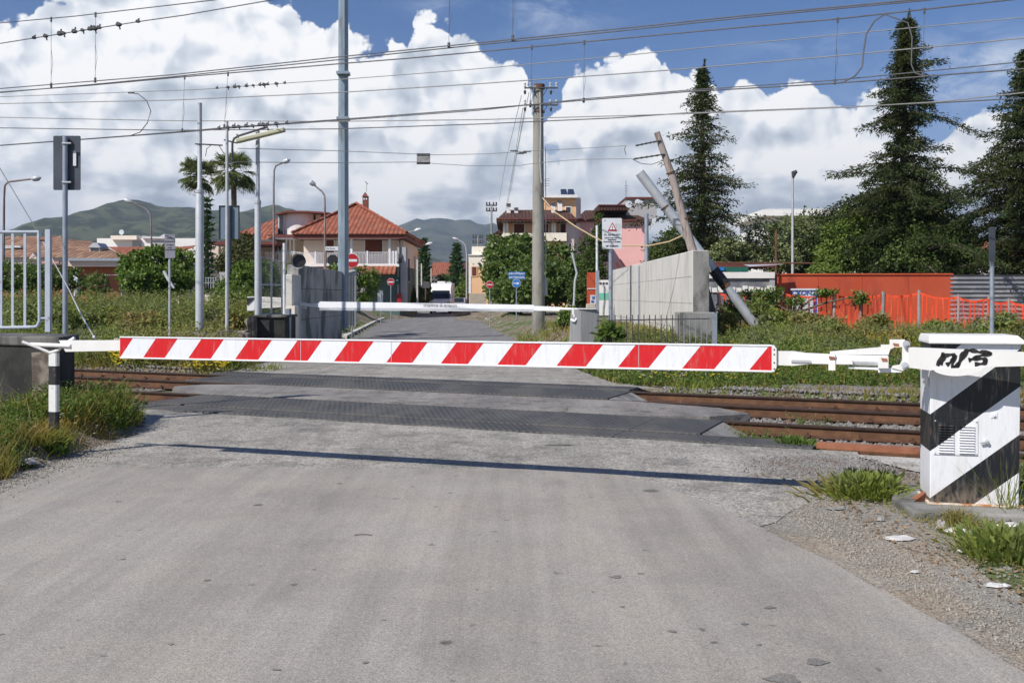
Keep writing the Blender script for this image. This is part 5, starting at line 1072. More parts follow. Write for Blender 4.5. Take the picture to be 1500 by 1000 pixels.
for a in ((270.5, 113, 267, 192), (334, 108, 328.5, 186), (779, 69, 777, 155), (856, 62, 855, 148), (1227, 29, 1223, 121)): dropper(cf, *a, VF)
dropper(cf, 1354, 15, 1352, 111, VF)
q = MB(); q.tube([cat_p(*p, VF) for p in ((1296, 21), (1281, 31), (1269, 50), (1265, 75), (1263, 98), (1252, 112), (1236, 120), (1222, 122.5))], .012, 6); q.tube([cat_p(*p, VF) for p in ((1296, 21), (1312, 27), (1330, 34), (1336, 55), (1335, 95), (1340, 107), (1352, 111))], .010, 6); q.build('jumper_loop', wirem, cf)
q = MB(); q.tube([cat_p(*p, VF) for p in ((190, 136), (203, 138), (215, 148), (221, 163), (216, 180), (205, 194), (193, 198))], .010, 6); q.tube([cat_p(188, 136, VF), cat_p(196, 136, VF)], .02, 6); q.build('jumper_loop', wirem, cf)
def beads(pts, v, xs, parent, r=.035):
    first = None
    for i, x in enumerate(xs):
        q = MB()
        for (x0, y0), (x1, y1) in zip(pts, pts[1:]):
            if x0 <= x <= x1:
                y = y0 + (y1 - y0) * (x - x0) / (x1 - x0); c = cat_p(x, y, v); s_ = r * (.8 + .5 * ((i * 37) % 5) / 5)
                q.tube([c - T_ * s_ * 1.4, c - T_ * s_ * .5 + Vector((0, 0, .01)), c + T_ * s_ * .6, c + T_ * s_ * 1.5], [.012, s_, s_ * .8, .012], 7); q.tube([c, c + Vector((.02, 0, (-1) ** i * s_ * 1.8))], .012, 5)
        o = q.build('insulator', darkiron, parent)
w1 = [(0, 64), (50, 56), (203, 32), (270, 22.5), (400, 0)]; o1 = wire('feeder_wire', w1, 11.2, .008, 'upper left feeder wire with a row of dark knots near the top left corner'); b_ = beads(w1, 11.2, (50, 67, 88, 93, 109, 121, 132, 139, 145, 174, 202), o1, .035)
w2 = [(0, 142), (290, 131.5), (418, 122), (493, 117), (600, 109), (700, 101), (900, 83), (1000, 73), (1250, 49), (1500, 26)]; o2 = wire('feeder_wire', w2, 18.6, .0085, 'thin feeder wire with small dark knots left of the tall mast', wirelight); b_ = beads(w2, 18.6, (318, 334, 344, 350, 361, 371, 381, 387, 392, 405, 417), o2, .035)
w3 = [(293, 190.5), (330, 187), (493, 175.5)]; b_ = beads(w3, VF, (321, 334, 343, 350, 361, 370, 380, 386, 392, 405, 420), cf, .036)
wire('line_wire', [(0, 152), (250, 147), (493, 136), (700, 123), (900, 109), (1000, 101.5), (1250, 80), (1500, 56)], 19.2, .011, 'thin wire passing just above the top of the utility pole', wirelight)
wire('line_wire', [(0, 172), (250, 177), (493, 178), (700, 175.5), (900, 170), (1000, 167), (1250, 157), (1380, 149), (1500, 136)], 20.5, .011, 'upper of the two flat wires crossing below the utility pole insulators', wirelight)
wire('line_wire', [(0, 187.5), (250, 191), (493, 189), (700, 182), (900, 173), (1000, 166), (1250, 156.5), (1380, 150.5), (1500, 144)], 20.9, .012, 'lower of the two flat wires crossing below the utility pole insulators')
q = MB(); pts = [P(348, 217.5, 25), P(493, 221, 27), P(640, 227, 28), P(715, 225.5, 28), P(780, 221, 28), P(860, 217, 27.8), P(918, 213.5, 27.4)]; q.tube(pts, .009, 5); tag(q.build('line_wire', wirelight), 'thin upper wire tied to the leaning wooden pole', 'overhead wire')
q = MB(); pts = [P(330, 237.5, 25), P(493, 238.5, 27), P(610, 237.5, 28), P(640, 240, 28), P(690, 243, 28), P(760, 242.5, 28), P(790, 238.5, 28), P(850, 233.5, 27.8), P(926, 232.5, 27.4)]; q.tube(pts, .009, 5); tag(q.build('line_wire', wirelight), 'thin sagging lower wire tied to the leaning wooden pole', 'overhead wire')
s = thing('hanging_panel', 'small rectangular grey panel hung between two wires above the street', 'panel', tuple(P(620, 232, 28))); q = MB(); a, b = P(610.5, 239, 28), P(630, 226, 28); q.lim((a.x, 28, a.z), (b.x, 28.03, b.z)); q.build('plate', mat('speckled_grey', (.16, .16, .155), (.42, .42, .40), 5, rough=.7), s)
q = MB(); q.lim((a.x, 27.97, a.z - .03), (b.x, 28.04, a.z + .02)); q.build('clip_bar', black, s); q = MB(); q.lim((a.x, 27.97, b.z - .01), (b.x, 28.04, b.z + .02)); q.build('clip_bar', black, s)
q = MB()
for x, y in ((703, 223), (712, 227), (716, 226), (722, 224)): q.box(P(x + 50, y - 2, 28), (.22, .03, .035), .0)
tag(q.build('wire_clamps', wirem), 'small dark clamps on the upper thin wire left of the utility pole', 'clamp')

# ------------------------------------------------------------------ buildings
def hip(mb, x0, x1, y0, y1, ze, zr, rx0, rx1, ry=None, th=.18):
    """hipped roof: eaves rectangle, ridge from rx0 to rx1"""
    ym = ry if ry is not None else (y0 + y1) / 2
    vs = [(x0, y0, ze), (x1, y0, ze), (x1, y1, ze), (x0, y1, ze), (rx0, ym, zr), (rx1, ym, zr), (x0, y0, ze - th), (x1, y0, ze - th), (x1, y1, ze - th), (x0, y1, ze - th)]
    mb.add(vs, [(0, 1, 5, 4), (1, 2, 5), (2, 3, 4, 5), (3, 0, 4), (6, 7, 1, 0), (7, 8, 2, 1), (8, 9, 3, 2), (9, 6, 0, 3), (9, 8, 7, 6)])
def window(parent, px0, px1, py0, py1, d, m=None, fr=None, out=.03, name='window'):
    fr = fr or cream; q = MB(); e = .9
    a, b = P(px0, py1, d), P(px1, py0, d); t = .07
    q.lim((a.x - t, d - out, a.z - t), (a.x, d + .1, b.z + t)); q.lim((b.x, d - out, a.z - t), (b.x + t, d + .1, b.z + t)); q.lim((a.x, d - out, b.z), (b.x, d + .1, b.z + t)); q.lim((a.x, d - out, a.z - t), (b.x, d + .1, a.z))
    f = q.build(name, fr, parent); p = MB(); p.lim((a.x, d - out * .4, a.z), (b.x, d + .05, b.z)); o = p.build('shutter' if m is not glass else 'pane', m or shutter); o.parent = f
    return f
def railing(parent, px0, px1, py0, py1, d, n=14, m=None, posts=()):
    m = m or whiteclean; f = MB(); f.pbox(px0, px1, py0, py0 + .8, d, .06); f.pbox(px0, px1, py1 - .8, py1, d, .06)
    for i in range(n + 1): x = px0 + (px1 - px0) * i / n; f.pbox(x - .28, x + .28, py0, py1, d, .04)
    for x in posts: f.pbox(x - 1.2, x + 1.2, py0 - 1.5, py1 + 1, d - .04, .12)
    return f.build('balcony_railing', m, parent)
def villa():
    d = 75; h = thing('villa', 'two-storey beige villa with orange hipped roof, chimney and white balcony railing', 'house', tuple(P(525, 450, d)))
    yb = d + 14
    a = P(590, 343, d); xl = P(430, 0, d).x; xr = a.x
    w = MB(); fx0, fx1 = P(436, 0, d).x, P(585.5, 0, d).x; gz = -.1; fl = P(0, 388, d).z; ez = P(0, 344, d).z
    w.lim((fx0, d + 2.2, fl), (fx1, yb, ez)); w.build('upper_wall', beige, h)
    w = MB(); w.lim((fx0 + 4, d + .02, gz), (fx1, yb - .01, fl - .002)); w.build('ground_wall', greenplaster, h)
    w = MB(); w.pbox(582, 594.5, 362, 450, d - .02, 1.2); w.build('corner_pier', greyplaster, h)
    w = MB(); w.lim((fx0, d - .6, fl - .14), (fx1, d + 2.3, fl + .05)); w.pbox(436, 586, 345, 350, d + .05, .35); w.build('balcony_slab', offwhite, h)
    w = MB(); w.lim((xl, d - .35, ez - .28), (xr + .2, yb + .8, ez + .02)); w.build('eaves', maroon, h)
    r = MB(); ap = P(522, 298, d + 7); ap2 = P(524, 298, d + 7); hip(r, xl, xr + .35, d - .5, yb + 1, ez + .10, ap.z, ap.x - .1, ap.x + .3, th=.08); r.build('roof', tile_o, h)
    # ridge tiles along the hips
    rt = MB()
    for c in ((xr + .35, d - .5), (xl, d - .5), (xr + .35, yb + 1), (xl, yb + 1)):
        A = Vector((c[0], c[1], ez + .15)); B = Vector((ap.x, d + 7, ap.z + .03)); rt.tube(along(A, B, 22), [.10 if i % 2 else .13 for i in range(23)], 6)
    rt.build('ridge_tiles', tile_o, h)
    c = MB(); c.pbox(531, 539, 287, 312, d + 6, .45); ch = c.build('chimney', mat('brick_red', (.22, .07, .045), (.16, .05, .035), 4, rough=.9), h)
    c = MB(); c.add([P(530, 288, d + 5.9), P(540, 288, d + 5.9), P(540, 288, d + 6.5), P(530, 288, d + 6.5), P(535, 281, d + 6.2)], [(0, 1, 4), (1, 2, 4), (2, 3, 4), (3, 0, 4), (0, 3, 2, 1)]); c = c.build('chimney_cap', maroon); c.parent = ch
    c = MB(); c.pbox(532.3, 534.2, 289.5, 292.5, d + 5.98, .03); c.pbox(535.8, 537.7, 289.5, 292.5, d + 5.98, .03); c = c.build('vent_hole', offwhite); c.parent = ch
    v = MB(); v.tube([P(537, 281, d + 6.2), P(537.3, 268, d + 6.2)], .02, 4); v.tube([P(535, 266, d + 6.2), P(539, 270, d + 6.2)], .04, 4); v.build('aerial', wirem, h)
    for x in (514.5, 570.5): q = MB(); q.pbox(x - 1.6, x + 1.6, 349, 388, d + .15, .22); q.build('column', whiteclean, h)
    window(h, 535, 560, 350.5, 372, d + 2.2 - .01, fr=offwhite); window(h, 478, 489, 352, 372, d + 2.19, fr=offwhite)
    railing(h, 516, 580, 369, 387, d - .55, 30, posts=(538, 576, 580)); railing(h, 438, 500, 370, 387, d - .55, 28, posts=(462,))
    r = MB(); A = P(508, 389.5, d - .61), P(580.5, 389.5, d - .61); B = P(508, 399.5, d - 1.6), P(578.5, 399.5, d - 1.6)
    r.add([A[0], A[1], B[1], B[0], A[0] - Vector((0, 0, .15)), A[1] - Vector((0, 0, .15)), B[1] - Vector((0, 0, .1)), B[0] - Vector((0, 0, .1))], [(0, 3, 2, 1), (4, 5, 6, 7), (3, 7, 6, 2), (0, 4, 7, 3), (1, 2, 6, 5)]); r.build('porch_roof', tile_o, h)
    r = MB(); A = P(440, 390, d), P(500, 389, d); B = P(440, 397.5, d - 1.4), P(500, 398, d - 1.4)
    r.add([A[0], A[1], B[1], B[0], A[0] - Vector((0, 0, .2)), A[1] - Vector((0, 0, .2))], [(0, 3, 2, 1), (2, 3, 4, 5), (0, 4, 3), (1, 2, 5)]); r.build('porch_roof', tile_o, h)
    # things on the side wall: pipes, hanging sign, lamp box
    q = MB(); q.tube([P(585.5, 350, d - .1), P(585.5, 440, d - .1)], .05, 6); q.build('down_pipe', darkiron, h)
    q = MB(); q.pbox(583.5, 588.5, 372, 385, d - .15, .3); q.build('meter_box', darkiron, h); q = MB(); q.pbox(581.5, 588, 430, 443, d - .4, .25); q.build('red_box', signred, h)
    sg = MB(); sg.pbox(596.5, 600, 379, 411.5, d + 6, .08); so_ = sg.build('hanging_sign', mat('dark_blue_sign', (.06, .06, .17)), h)
    for i, ch_ in enumerate('RISTORANTE'): t = text(ch_, P(598.2, 381.5 + i * 3.1, d + 6) + Vector((0, -.02, 0)), .16, signwhite, so_)
    sg = MB(); sg.pbox(595.5, 600.5, 411.5, 415, d + 5.98, .08); sg.build('sign_foot', signwhite, h)
    sg = MB(); sg.pbox(579, 584.5, 406, 416, d - .3, .1); sg.build('notice_board', greenm, h); sg = MB(); sg.pbox(580.5, 583, 409.5, 411.5, d - .34, .02); sg.build('notice', signwhite, h)
    sg = MB(); sg.pbox(553, 561, 425, 446, d - .01, .03); sg.build('garage_door', offwhite, h)
    # white plate beside the mast and the dark octagon below
    s = thing('plate_sign', 'narrow white street plate on a thin rusty post left of the tall mast', 'sign', tuple(P(477, 440, 40))); q = MB(); q.tube([P(477, 363, 40), P(477, 396, 40), P(477, 440, 40)], .035, 6); q.build('post', rp, s); pp = plate(476.5, 496, 361, 367, 39.9, signwhite, s, r=.01); text('Via Roma', P(484, 364, 39.9) + Vector((0, -.004, 0)), .09, ink, pp)
    s = thing('octagonal_sign', 'dark back of an octagonal sign left of the tall mast', 'road sign', tuple(P(487, 440, 39))); c = P(487.5, 381, 39); q = MB(); q.disc(c, 8.6 / F * 39, (0, 1, 0), .012, 8); q.build('plate', black, s); q = MB(); q.tube([c + Vector((0, .03, .1)), Vector((c.x, c.y + .03, 0))], .03, 8); q.build('post', galv, s)
    s = thing('traffic_mirror', 'round grey sign back seen edge-on beside the garage wall', 'road sign', tuple(P(557, 440, 58))); c = P(557, 431, 58); q = MB(); q.disc(c, 4.2 / F * 58, (-.35, 1, 0), .02, 18); q.build('plate', galvlight, s); q = MB(); q.tube([P(558, 429, 58), Vector((P(558, 0, 58).x, 58, 0))], .03, 6); q.build('post', galv, s)
villa()
def curved_house():
    d = 79; h = thing('house', 'cream house with a curved maroon-edged roof and tiled side roofs behind the mesh panel', 'house', tuple(P(410, 450, d)))
    w = MB(); w.pbox(418, 470, 312, 346, d + 3, 8); w.build('upper_wall', cream, h)
    # rounded corner bay
    A = P(437, 0, d + 3); q = []
    for i in range(13):
        a = math.pi * (i / 12); q.append(Vector((P(414, 0, d + 3).x + 1.25 - 1.35 * math.cos(a) * 1.0, d + 3 - .9 * math.sin(a), P(0, 345, d + 3).z)))
    w = MB(); w.prism(q, (0, 0, P(0, 312, d + 3).z - P(0, 345, d + 3).z)); w.build('curved_bay', offwhite, h)
    w = MB(); w.pbox(407.5, 415, 313.5, 344, d + 2, .25); g_ = w.build('window', signwhite, h); 
    for x0 in (409, 412): p = MB(); p.pbox(x0, x0 + 2, 314.5, 343, d + 1.95, .1); p = p.build('pane', glass); p.parent = g_
    r = MB(); pts = [P(404, 312.5, d + 1.5), P(420, 308.5, d + 1.5), P(450, 308.8, d + 1.5), P(482, 311, d + 1.5)]
    low = [P(482, 313, d + 1.5), P(450, 311.5, d + 1.5), P(420, 311.5, d + 1.5), P(404, 315, d + 1.5)]; r.prism(pts + low, (0, 9, 0)); r.build('curved_roof', maroon, h)
    w = MB(); w.pbox(446, 462, 315, 322, d + 2.9, .1); w.build('strip_window', black, h)
    r = MB(); 
    r.add([P(350, 340, d), P(407, 319, d + 5), P(407, 342, d), P(388, 352, d - 1)], [(0, 3, 2, 1)]); r.add([P(350, 340, d), P(407, 319, d + 5), P(407, 345, d + 6), P(350, 345, d + 6)], [(0, 1, 2, 3)]); r.add([P(392, 349, d), P(407, 319, d + 5), P(409, 346, d), P(400, 349, d - .5)], [(0, 1, 2, 3)]); r.build('side_roof', tile_o, h)
    r = MB(); r.pbox(392, 470, 343.5, 347.5, d - .4, 6); r.build('balcony_canopy', maroon, h); r = MB(); r.pbox(394, 470, 347.6, 350.5, d - .3, 6); r.build('canopy_soffit', offwhite, h)
    w = MB(); w.pbox(418, 452, 350.4, 400, d + 2, 4); w.build('middle_wall', beige, h); w = MB(); w.pbox(452, 472, 350.4, 452, d + 2.02, 4); w.build('inner_wall', cream, h)
    for x in (424, 429, 418): q = MB(); q.pbox(x, x + 2.4, 350.4, 372, d + .3, .3); q.build('column', offwhite, h)
    window(h, 453.5, 457, 352, 372, d + 2.0, fr=cream); window(h, 408, 412, 355, 372, d + 2.2, m=glass, fr=offwhite)
    w = MB(); w.pbox(408, 418, 352, 420, d + 2.3, 4); w.build('rear_wall', beige, h)
    railing(h, 389, 440, 369, 384, d - .3, 22, posts=(414,))
    w = MB(); w.pbox(300, 410, 384, 452, d + 1, 6); w.build('lower_wall', cream, h)
    r = MB(); r.pbox(303, 405, 353.5, 358, d - 2, 9); r.build('flat_canopy', maroon, h); w = MB(); w.pbox(306, 402, 358.1, 386, d + 3, 4); w.build('veranda_wall', beige, h)
    for x in (306, 320): q = MB(); q.pbox(x, x + 2, 358.1, 384, d - 1.5, .3); q.build('column', mauve, h)
    railing(h, 284, 325, 378, 393, d - 3, 16)
    r = MB(); A = P(250, 376, d - 4), P(285, 362, d - 4); r.add([P(246, 363, d + 4), P(300, 358, d + 4), P(290, 362, d - 4), P(268, 372, d - 4), P(246, 372, d - 4)], [(0, 4, 3, 2, 1)]); r.build('lower_roof', tile_o, h)
    r = MB(); r.tube([P(268, 373, d - 4), P(290, 363, d - 4)], .16, 6); r.build('barge_board', offwhite, h)
curved_house()
def low_house():
    d = 58; h = thing('house', 'low house with a wide weathered clay-tile roof at the left edge', 'house', tuple(P(90, 450, d)))
    w = MB(); w.pbox(-60, 175, 388, 460, d + 1, 9); w.build('wall', mat('brick_orange', (.36, .13, .07), (.28, .10, .06), 2, rough=.9), h)
    r = MB(); ez = P(0, 379, d).z
    r.add([P(98, 377.5, d), P(195, 380, d), P(150, 359.5, d + 5), P(140, 356, d + 6), P(97, 352, d + 5)], [(0, 1, 2, 3, 4)]); r.build('roof', tile_b, h)
    r = MB(); r.pbox(98, 186, 378, 382, d - .2, .3); r.build('gutter', galv, h); r = MB(); r.pbox(98, 178, 382, 390, d, .9); r.build('eaves', mauve, h)
    r = MB(); r.add([P(-90, 377, d), P(90, 377, d), P(90, 345.5, d + 6), P(-90, 347, d + 6)], [(0, 1, 2, 3)]); r.add([P(90, 345.5, d + 6), P(96, 377, d), P(90, 377, d)], [(0, 1, 2)]); r.add([P(91, 350, d + 5), P(137, 353, d + 7), P(128, 358, d + 5.5), P(97, 356, d + 5)], [(0, 3, 2, 1)]); r.build('front_roof', tile_b, h)
    w = MB(); w.pbox(-60, 90, 377.5, 386, d + .2, .5); w.build('front_eaves', mauve, h)
    r = MB(); r.pbox(61, 86, 382.5, 386, d - 1, .2); r.build('awning', mat('salmon', (.55, .28, .20)), h)
    r = MB(); r.pbox(2, 30, 360, 362.5, d + 2, .4); r.pbox(2, 20, 362, 364, d + 2, .3); r.build('white_skylight', signwhite, h)
    g = MB(); g.pbox(131, 146, 362, 370, d + 2, 1.0); g = g.build('roof_vent', galvlight, h)
    g2 = MB(); g2.prism([P(129, 362.5, d + 1.9), P(147.5, 362.5, d + 1.9), P(142, 355.5, d + 1.9), P(136, 355.5, d + 1.9)], (0, 1.3, 0)); g2 = g2.build('vent_hood', galvlight); g2.parent = g
    g3 = MB(); g3.pbox(133, 144, 364, 369, d + 1.97, .03); g3 = g3.build('louvre', darkiron); g3.parent = g
    g = MB(); g.prism([P(42, 379, d), P(55, 379, d), P(48, 370, d)], (0, .5, 0)); g.build('gablet', mauve, h)
    # white and red building behind
    d = 95; h = thing('building', 'white flat-roofed building with a long red roof in front, under the green hill', 'building', tuple(P(190, 450, d)))
    w = MB(); w.pbox(142, 300, 349, 460, d, 8); w.build('wall', offwhite, h); w = MB(); w.pbox(162, 200, 345, 351, d - .5, 4); w.build('terrace', cream, h)
    w = MB(); w.pbox(194, 207, 352.5, 361, d - .04, .05); w.pbox(222, 240, 352.5, 361, d - .04, .05); w.build('grey_panel', greyplaster, h)
    r = MB(); r.add([P(158, 361.5, d - 1), P(262, 361, d - 1), P(258, 376, d - 9), P(184, 376.5, d - 9)], [(0, 3, 2, 1)]); r.build('red_roof', tile_o, h); r = MB(); r.pbox(165, 262, 376, 460, d - 8.8, 7); r.build('front_wall', cream, h)
    w = MB(); w.disc(P(178, 340, d), .24, (0, 1, 0), .05, 12); w.tube([P(178, 343, d), P(178, 349, d)], .04, 5); w.build('dish', signwhite, h)
    w = MB(); w.prism([P(208, 349, d - .3), P(208, 345.5, d - .3), P(233, 347, d - .3), P(241, 342.5, d - .3), P(241, 349.5, d - .3)], (0, 3, 0)); w.build('canopy', signwhite, h)
low_house()
def balcony_block():
    d = 82; h = thing('apartment_building', 'three-storey peach apartment block with maroon eaves, cream balconies and a roof tower', 'building', tuple(P(790, 450, d)))
    w = MB(); w.pbox(737, 832, 322, 455, d + 1.0, 12); w.build('wall', peach, h)
    w = MB(); w.prism([P(832, 324, d + .5), P(832, 450, d + .5), P(849, 446, d + 12), P(849, 328, d + 12)], (.05, .02, 0)); w.build('side_wall', mauve, h)
    w = MB(); w.pbox(829, 841, 325, 452, d + .3, 1.6); w.build('corner_pier', mauve, h)
    r = MB(); x0, x1 = P(727, 0, d - 1).x, P(847, 0, d - 1).x; hip(r, x0, x1, d - .6, d + 15, P(0, 321, d - 1).z, P(0, 306, d + 4).z, P(742, 0, d + 4).x, P(832, 0, d + 4).x, ry=d + 5); r.build('roof', tile_m, h)
    e = MB(); e.lim((x0, d - .65, P(0, 322.5, d).z), (x1, d + 14, P(0, 320, d).z)); e.build('eaves', maroon, h); e = MB(); e.lim((x0 + .5, d - .4, P(0, 324.5, d).z), (x1 - .5, d + 13, P(0, 322.6, d).z)); e.build('soffit', offwhite, h)
    for (x0, x1, y0, y1) in ((735, 783, 341.5, 348), (794, 830, 341, 354)): b = MB(); b.pbox(x0, x1, y0, y1, d - .1, .2); b.pbox(x0, x1, y1 - 1, y1, d - .1, 2.2); b.build('balcony', cream, h)
    for x0 in (737, 741.5, 808, 811.5): c = MB(); c.pbox(x0, x0 + 3, 324, 342, d + .2, .3); c.build('column', offwhite, h)
    for (x0, x1, y0, y1) in ((753, 768, 328, 344), (797, 803, 328, 343), (821, 829, 328, 341), (818, 828, 356, 370), (833.5, 836.5, 357, 370)): window(h, x0, x1, y0, y1, d + 1.0 if x0 < 830 else d + .3, fr=offwhite)
    t = MB(); t.pbox(797, 843, 289, 325, d + 5, 7); t.build('roof_tower', peach, h); t = MB(); t.pbox(794, 846, 285.5, 289.5, d + 4.5, 8); t.build('tower_cornice', offwhite, h)
    t = MB(); t.prism([P(843, 289, d + 5), P(843, 320, d + 5), P(850, 320, d + 12), P(850, 290, d + 12)], (.05, 0, 0)); t.build('tower_side', mauve, h)
    window(h, 829, 836, 303.5, 311, d + 5, m=glass, fr=offwhite)
    for x0, x1, y0, y1 in ((742, 748, 301, 312), (753.5, 759, 307, 313), (817, 823.5, 296, 309), (808, 813, 300, 312)):
        c = MB(); c.pbox(x0, x1, y0, y1, d + 3.2, .6); c = c.build('chimney', offwhite, h); k = MB(); k.pbox(x0 - .3, x1 + .3, y0 - 3, y0 - .1, d + 3.1, .7); k = k.build('chimney_cap', darkiron); k.parent = c
    for x in (822, 832.5): c = MB(); c.add([P(x, 285, d + 5), P(x + 9.5, 285, d + 5), P(x + 7.5, 277, d + 6.5), P(x - 1, 277, d + 6.5)], [(0, 1, 2, 3)]); c.build('solar_panel', glass_mat('solar_glass', (.03, .035, .06), .2), h); c = MB(); c.tube([P(x - .6, 277, d + 6.5), P(x - .6, 286, d + 6.5)], .05, 5); c.build('panel_frame', galvlight, h)
    c = MB(); c.tube([P(799, 285, d + 5), P(799, 262, d + 5)], .03, 4)
    for y in (263, 266, 270, 273): c.tube([P(796, y, d + 5), P(805, y - 1, d + 5)], .022, 4)
    c.build('aerial', wirem, h)
    c = MB(); c.disc(P(799, 282, d + 4.8), .14, (0, 1, 0), .05, 10); c.build('dish', signwhite, h)
    # peach house at the street
    d = 80; h = thing('house', 'small peach and cream house with a brown shutter beside the street', 'house', tuple(P(700, 450, d)))
    w = MB(); w.pbox(686.5, 715, 374, 392, d, 8); w.build('upper_wall', cream, h); w = MB(); w.pbox(687, 715, 392.2, 452, d + .02, 8); w.build('lower_wall', peach, h); w = MB(); w.pbox(686.5, 690, 392.3, 430, d - .02, .5); w.build('corner', offwhite, h)
    w = MB(); w.pbox(686, 715, 372.5, 374, d - .1, 8); w.build('ledge', offwhite, h); w = MB(); w.pbox(691, 715, 361, 372.4, d + .5, 6); w.build('parapet', cream, h)
    w = MB(); w.prism([P(712, 350.5, d + 3), P(712, 348.5, d + 3), P(736, 345, d + 3), P(736, 348, d + 3)], (0, 4, 0)); w.build('pitched_roof', tile_m, h); w = MB(); w.pbox(714, 738, 350, 380, d + 3.2, 4); w.build('rear_wall', offwhite, h)
    window(h, 691.5, 698, 391, 404, d, fr=peach)
    w = MB(); w.prism([P(722, 342, d + 6), P(737, 334, d + 6), P(737, 342, d + 6)], (0, 5, 0)); w.build('gable_roof', tile_m, h)
    g = MB(); g.pbox(688, 712, 430, 446, 72, .2); o = tag(g.build('garden_wall', mat('sandy_wall', (.42, .36, .28))), 'low sandy garden wall in front of the peach house', 'wall')
    # pink building
    d = 95; h = thing('building', 'pink building with maroon roofs and satellite dishes behind the warning sign', 'building', tuple(P(900, 450, d)))
    w = MB(); w.pbox(843, 946, 324, 455, d, 12); w.build('wall', pink, h); 
    r = MB(); hip(r, P(842, 0, d).x, P(950, 0, d).x, d - .4, d + 13, P(0, 322, d).z, P(0, 308, d + 5).z, P(857, 0, d + 5).x, P(915, 0, d + 5).x, ry=d + 5); r.build('roof', tile_m, h)
    e = MB(); e.pbox(842, 950, 321.5, 323.8, d - .45, 12); e.build('eaves', maroon, h)
    r = MB(); r.pbox(876, 921, 301, 308, d - .8, 5); r.build('upper_roof', tile_m, h); r = MB(); r.pbox(877, 920, 299.5, 301, d - .9, 5.2); r.build('roof_edge', maroon, h)
    w = MB(); w.pbox(917, 962, 291, 325, d + 2, 7); w.build('stair_tower', greyplaster, h); w = MB(); w.pbox(916.5, 963, 288.5, 291, d + 1.7, 8); w.build('tower_roof', maroon, h)
    for x, y, r_ in ((921, 299, 5), (934, 296, 4.2), (939, 297, 3.4)): 
        c = MB(); c.tube([P(x, y, d - 1.6), P(x, y, d - 1.45), P(x, y, d - 1.4)], [r_ / F * d, r_ / F * d * .7, .05], 18); c.tube([P(x, y, d - 1.4), P(x + 1, y + 9, d - 1.2)], .05, 5); c.build('satellite_dish', signwhite, h)
    c = MB(); c.tube([P(917, 300, d), P(917, 264, d)], .03, 4)
    for y in (272, 276, 280): c.tube([P(915, y, d), P(920, y, d)], .02, 4)
    c.build('aerial', wirem, h)
    w = MB(); w.tube([P(903, 385, d - 12), P(917, 404, d - 12)], .16, 4); w.tube([P(908, 380, d - 12), P(921, 398, d - 12)], .1, 4); w.build('stair_rail', maroon, h)
    # white flat building on the right
    d = 120; h = thing('building', 'long white flat-roofed building above the broad trees on the right', 'building', tuple(P(1190, 450, d)))
    w = MB(); w.pbox(1122, 1380, 318, 455, d + 2, 14); w.build('wall', offwhite, h); w = MB(); w.pbox(1117, 1382, 307, 316, d, 16); w.build('roof_slab', offwhite, h); w = MB(); w.pbox(1124, 1378, 305, 307, d + 1, 12); w.build('parapet', galvlight, h)
    for x in range(1135, 1370, 26): window(h, x, x + 12, 326, 338, d + 2, m=glass, fr=offwhite)
    d = 110; h = thing('house', 'white house with a pink gable glimpsed through the right-hand trees', 'house', tuple(P(1450, 450, d))); w = MB(); w.pbox(1395, 1600, 372, 455, d, 8); w.build('wall', offwhite, h)
    r = MB(); hip(r, P(1390, 0, d).x, P(1606, 0, d).x, d - 1, d + 9, P(0, 372, d).z, P(0, 348, d).z, P(1430, 0, d).x, P(1570, 0, d).x); r.build('roof', tile_o, h)
    for x in (1410, 1440, 1470): window(h, x, x + 9, 380, 396, d, fr=offwhite)
    # far orange roofs down the street
    d = 170; h = thing('house', 'distant house with a bright orange roof between the two dark pines', 'house', tuple(P(660, 445, d))); w = MB(); w.pbox(634, 672, 403, 450, d, 10); w.build('wall', mauve, h)
    r = MB(); r.add([P(628, 403.5, d - 1), P(672, 403.5, d - 1), P(660, 384, d + 6), P(634, 384, d + 6)], [(0, 1, 2, 3)]); r.build('roof', tile_o, h)
    h = thing('house', 'distant dark-roofed house behind the right dark pine', 'house', tuple(P(680, 445, 190))); w = MB(); w.pbox(664, 690, 399, 450, 190, 10); w.build('wall', mauve, h); r = MB(); r.add([P(658, 400, 188), P(694, 400, 188), P(694, 384, 196), P(672, 384, 196)], [(0, 1, 2, 3)]); r.build('roof', tile_m, h)
    d = 140; h = thing('house', 'narrow distant building with an orange roof edge beside the villa corner', 'house', tuple(P(600, 445, d))); w = MB(); w.pbox(592, 612, 374, 450, d, 10); w.build('wall', mauve, h); r = MB(); r.pbox(590, 614, 367.5, 374, d - 1, 10); r.build('roof', tile_o, h)
    g = MB(); g.pbox(618.5, 628.8, 412.5, 422, 88, .12); g.tube([P(623, 422, 88), P(623, 446, 88)], .05, 6); tag(g.build('white_board', signwhite), 'blank white rectangular board left of the white van', 'board')
    # tyre-shop arch and pale gate frame on the left field
    g = MB(); g.tube([P(113, 436, 46), P(113, 414, 46), P(112, 410, 46), P(108, 408, 46), P(100, 408, 46)], .14, 8); g.tube([P(103, 418, 46), P(105, 413, 46), P(111, 414, 46)], .10, 8); tag(g.build('arched_duct', signwhite), 'white curved duct sticking out of the left bushes', 'duct')
    g = MB(); g.tube([P(154, 424, 44), P(154, 403, 44), P(178.5, 403, 44), P(178.5, 434, 44)], .05, 6); tag(g.build('goal_frame', galvlight), 'pale rectangular tube frame in the left field', 'frame')
    g = MB(); g.tube([P(240, 397, 30), P(247, 410, 30), P(255, 422, 30)], [.05, .05, .03], 6); tag(g.build('plank', signwhite), 'short slanting white stick in the weeds beside the faded notice', 'stick')
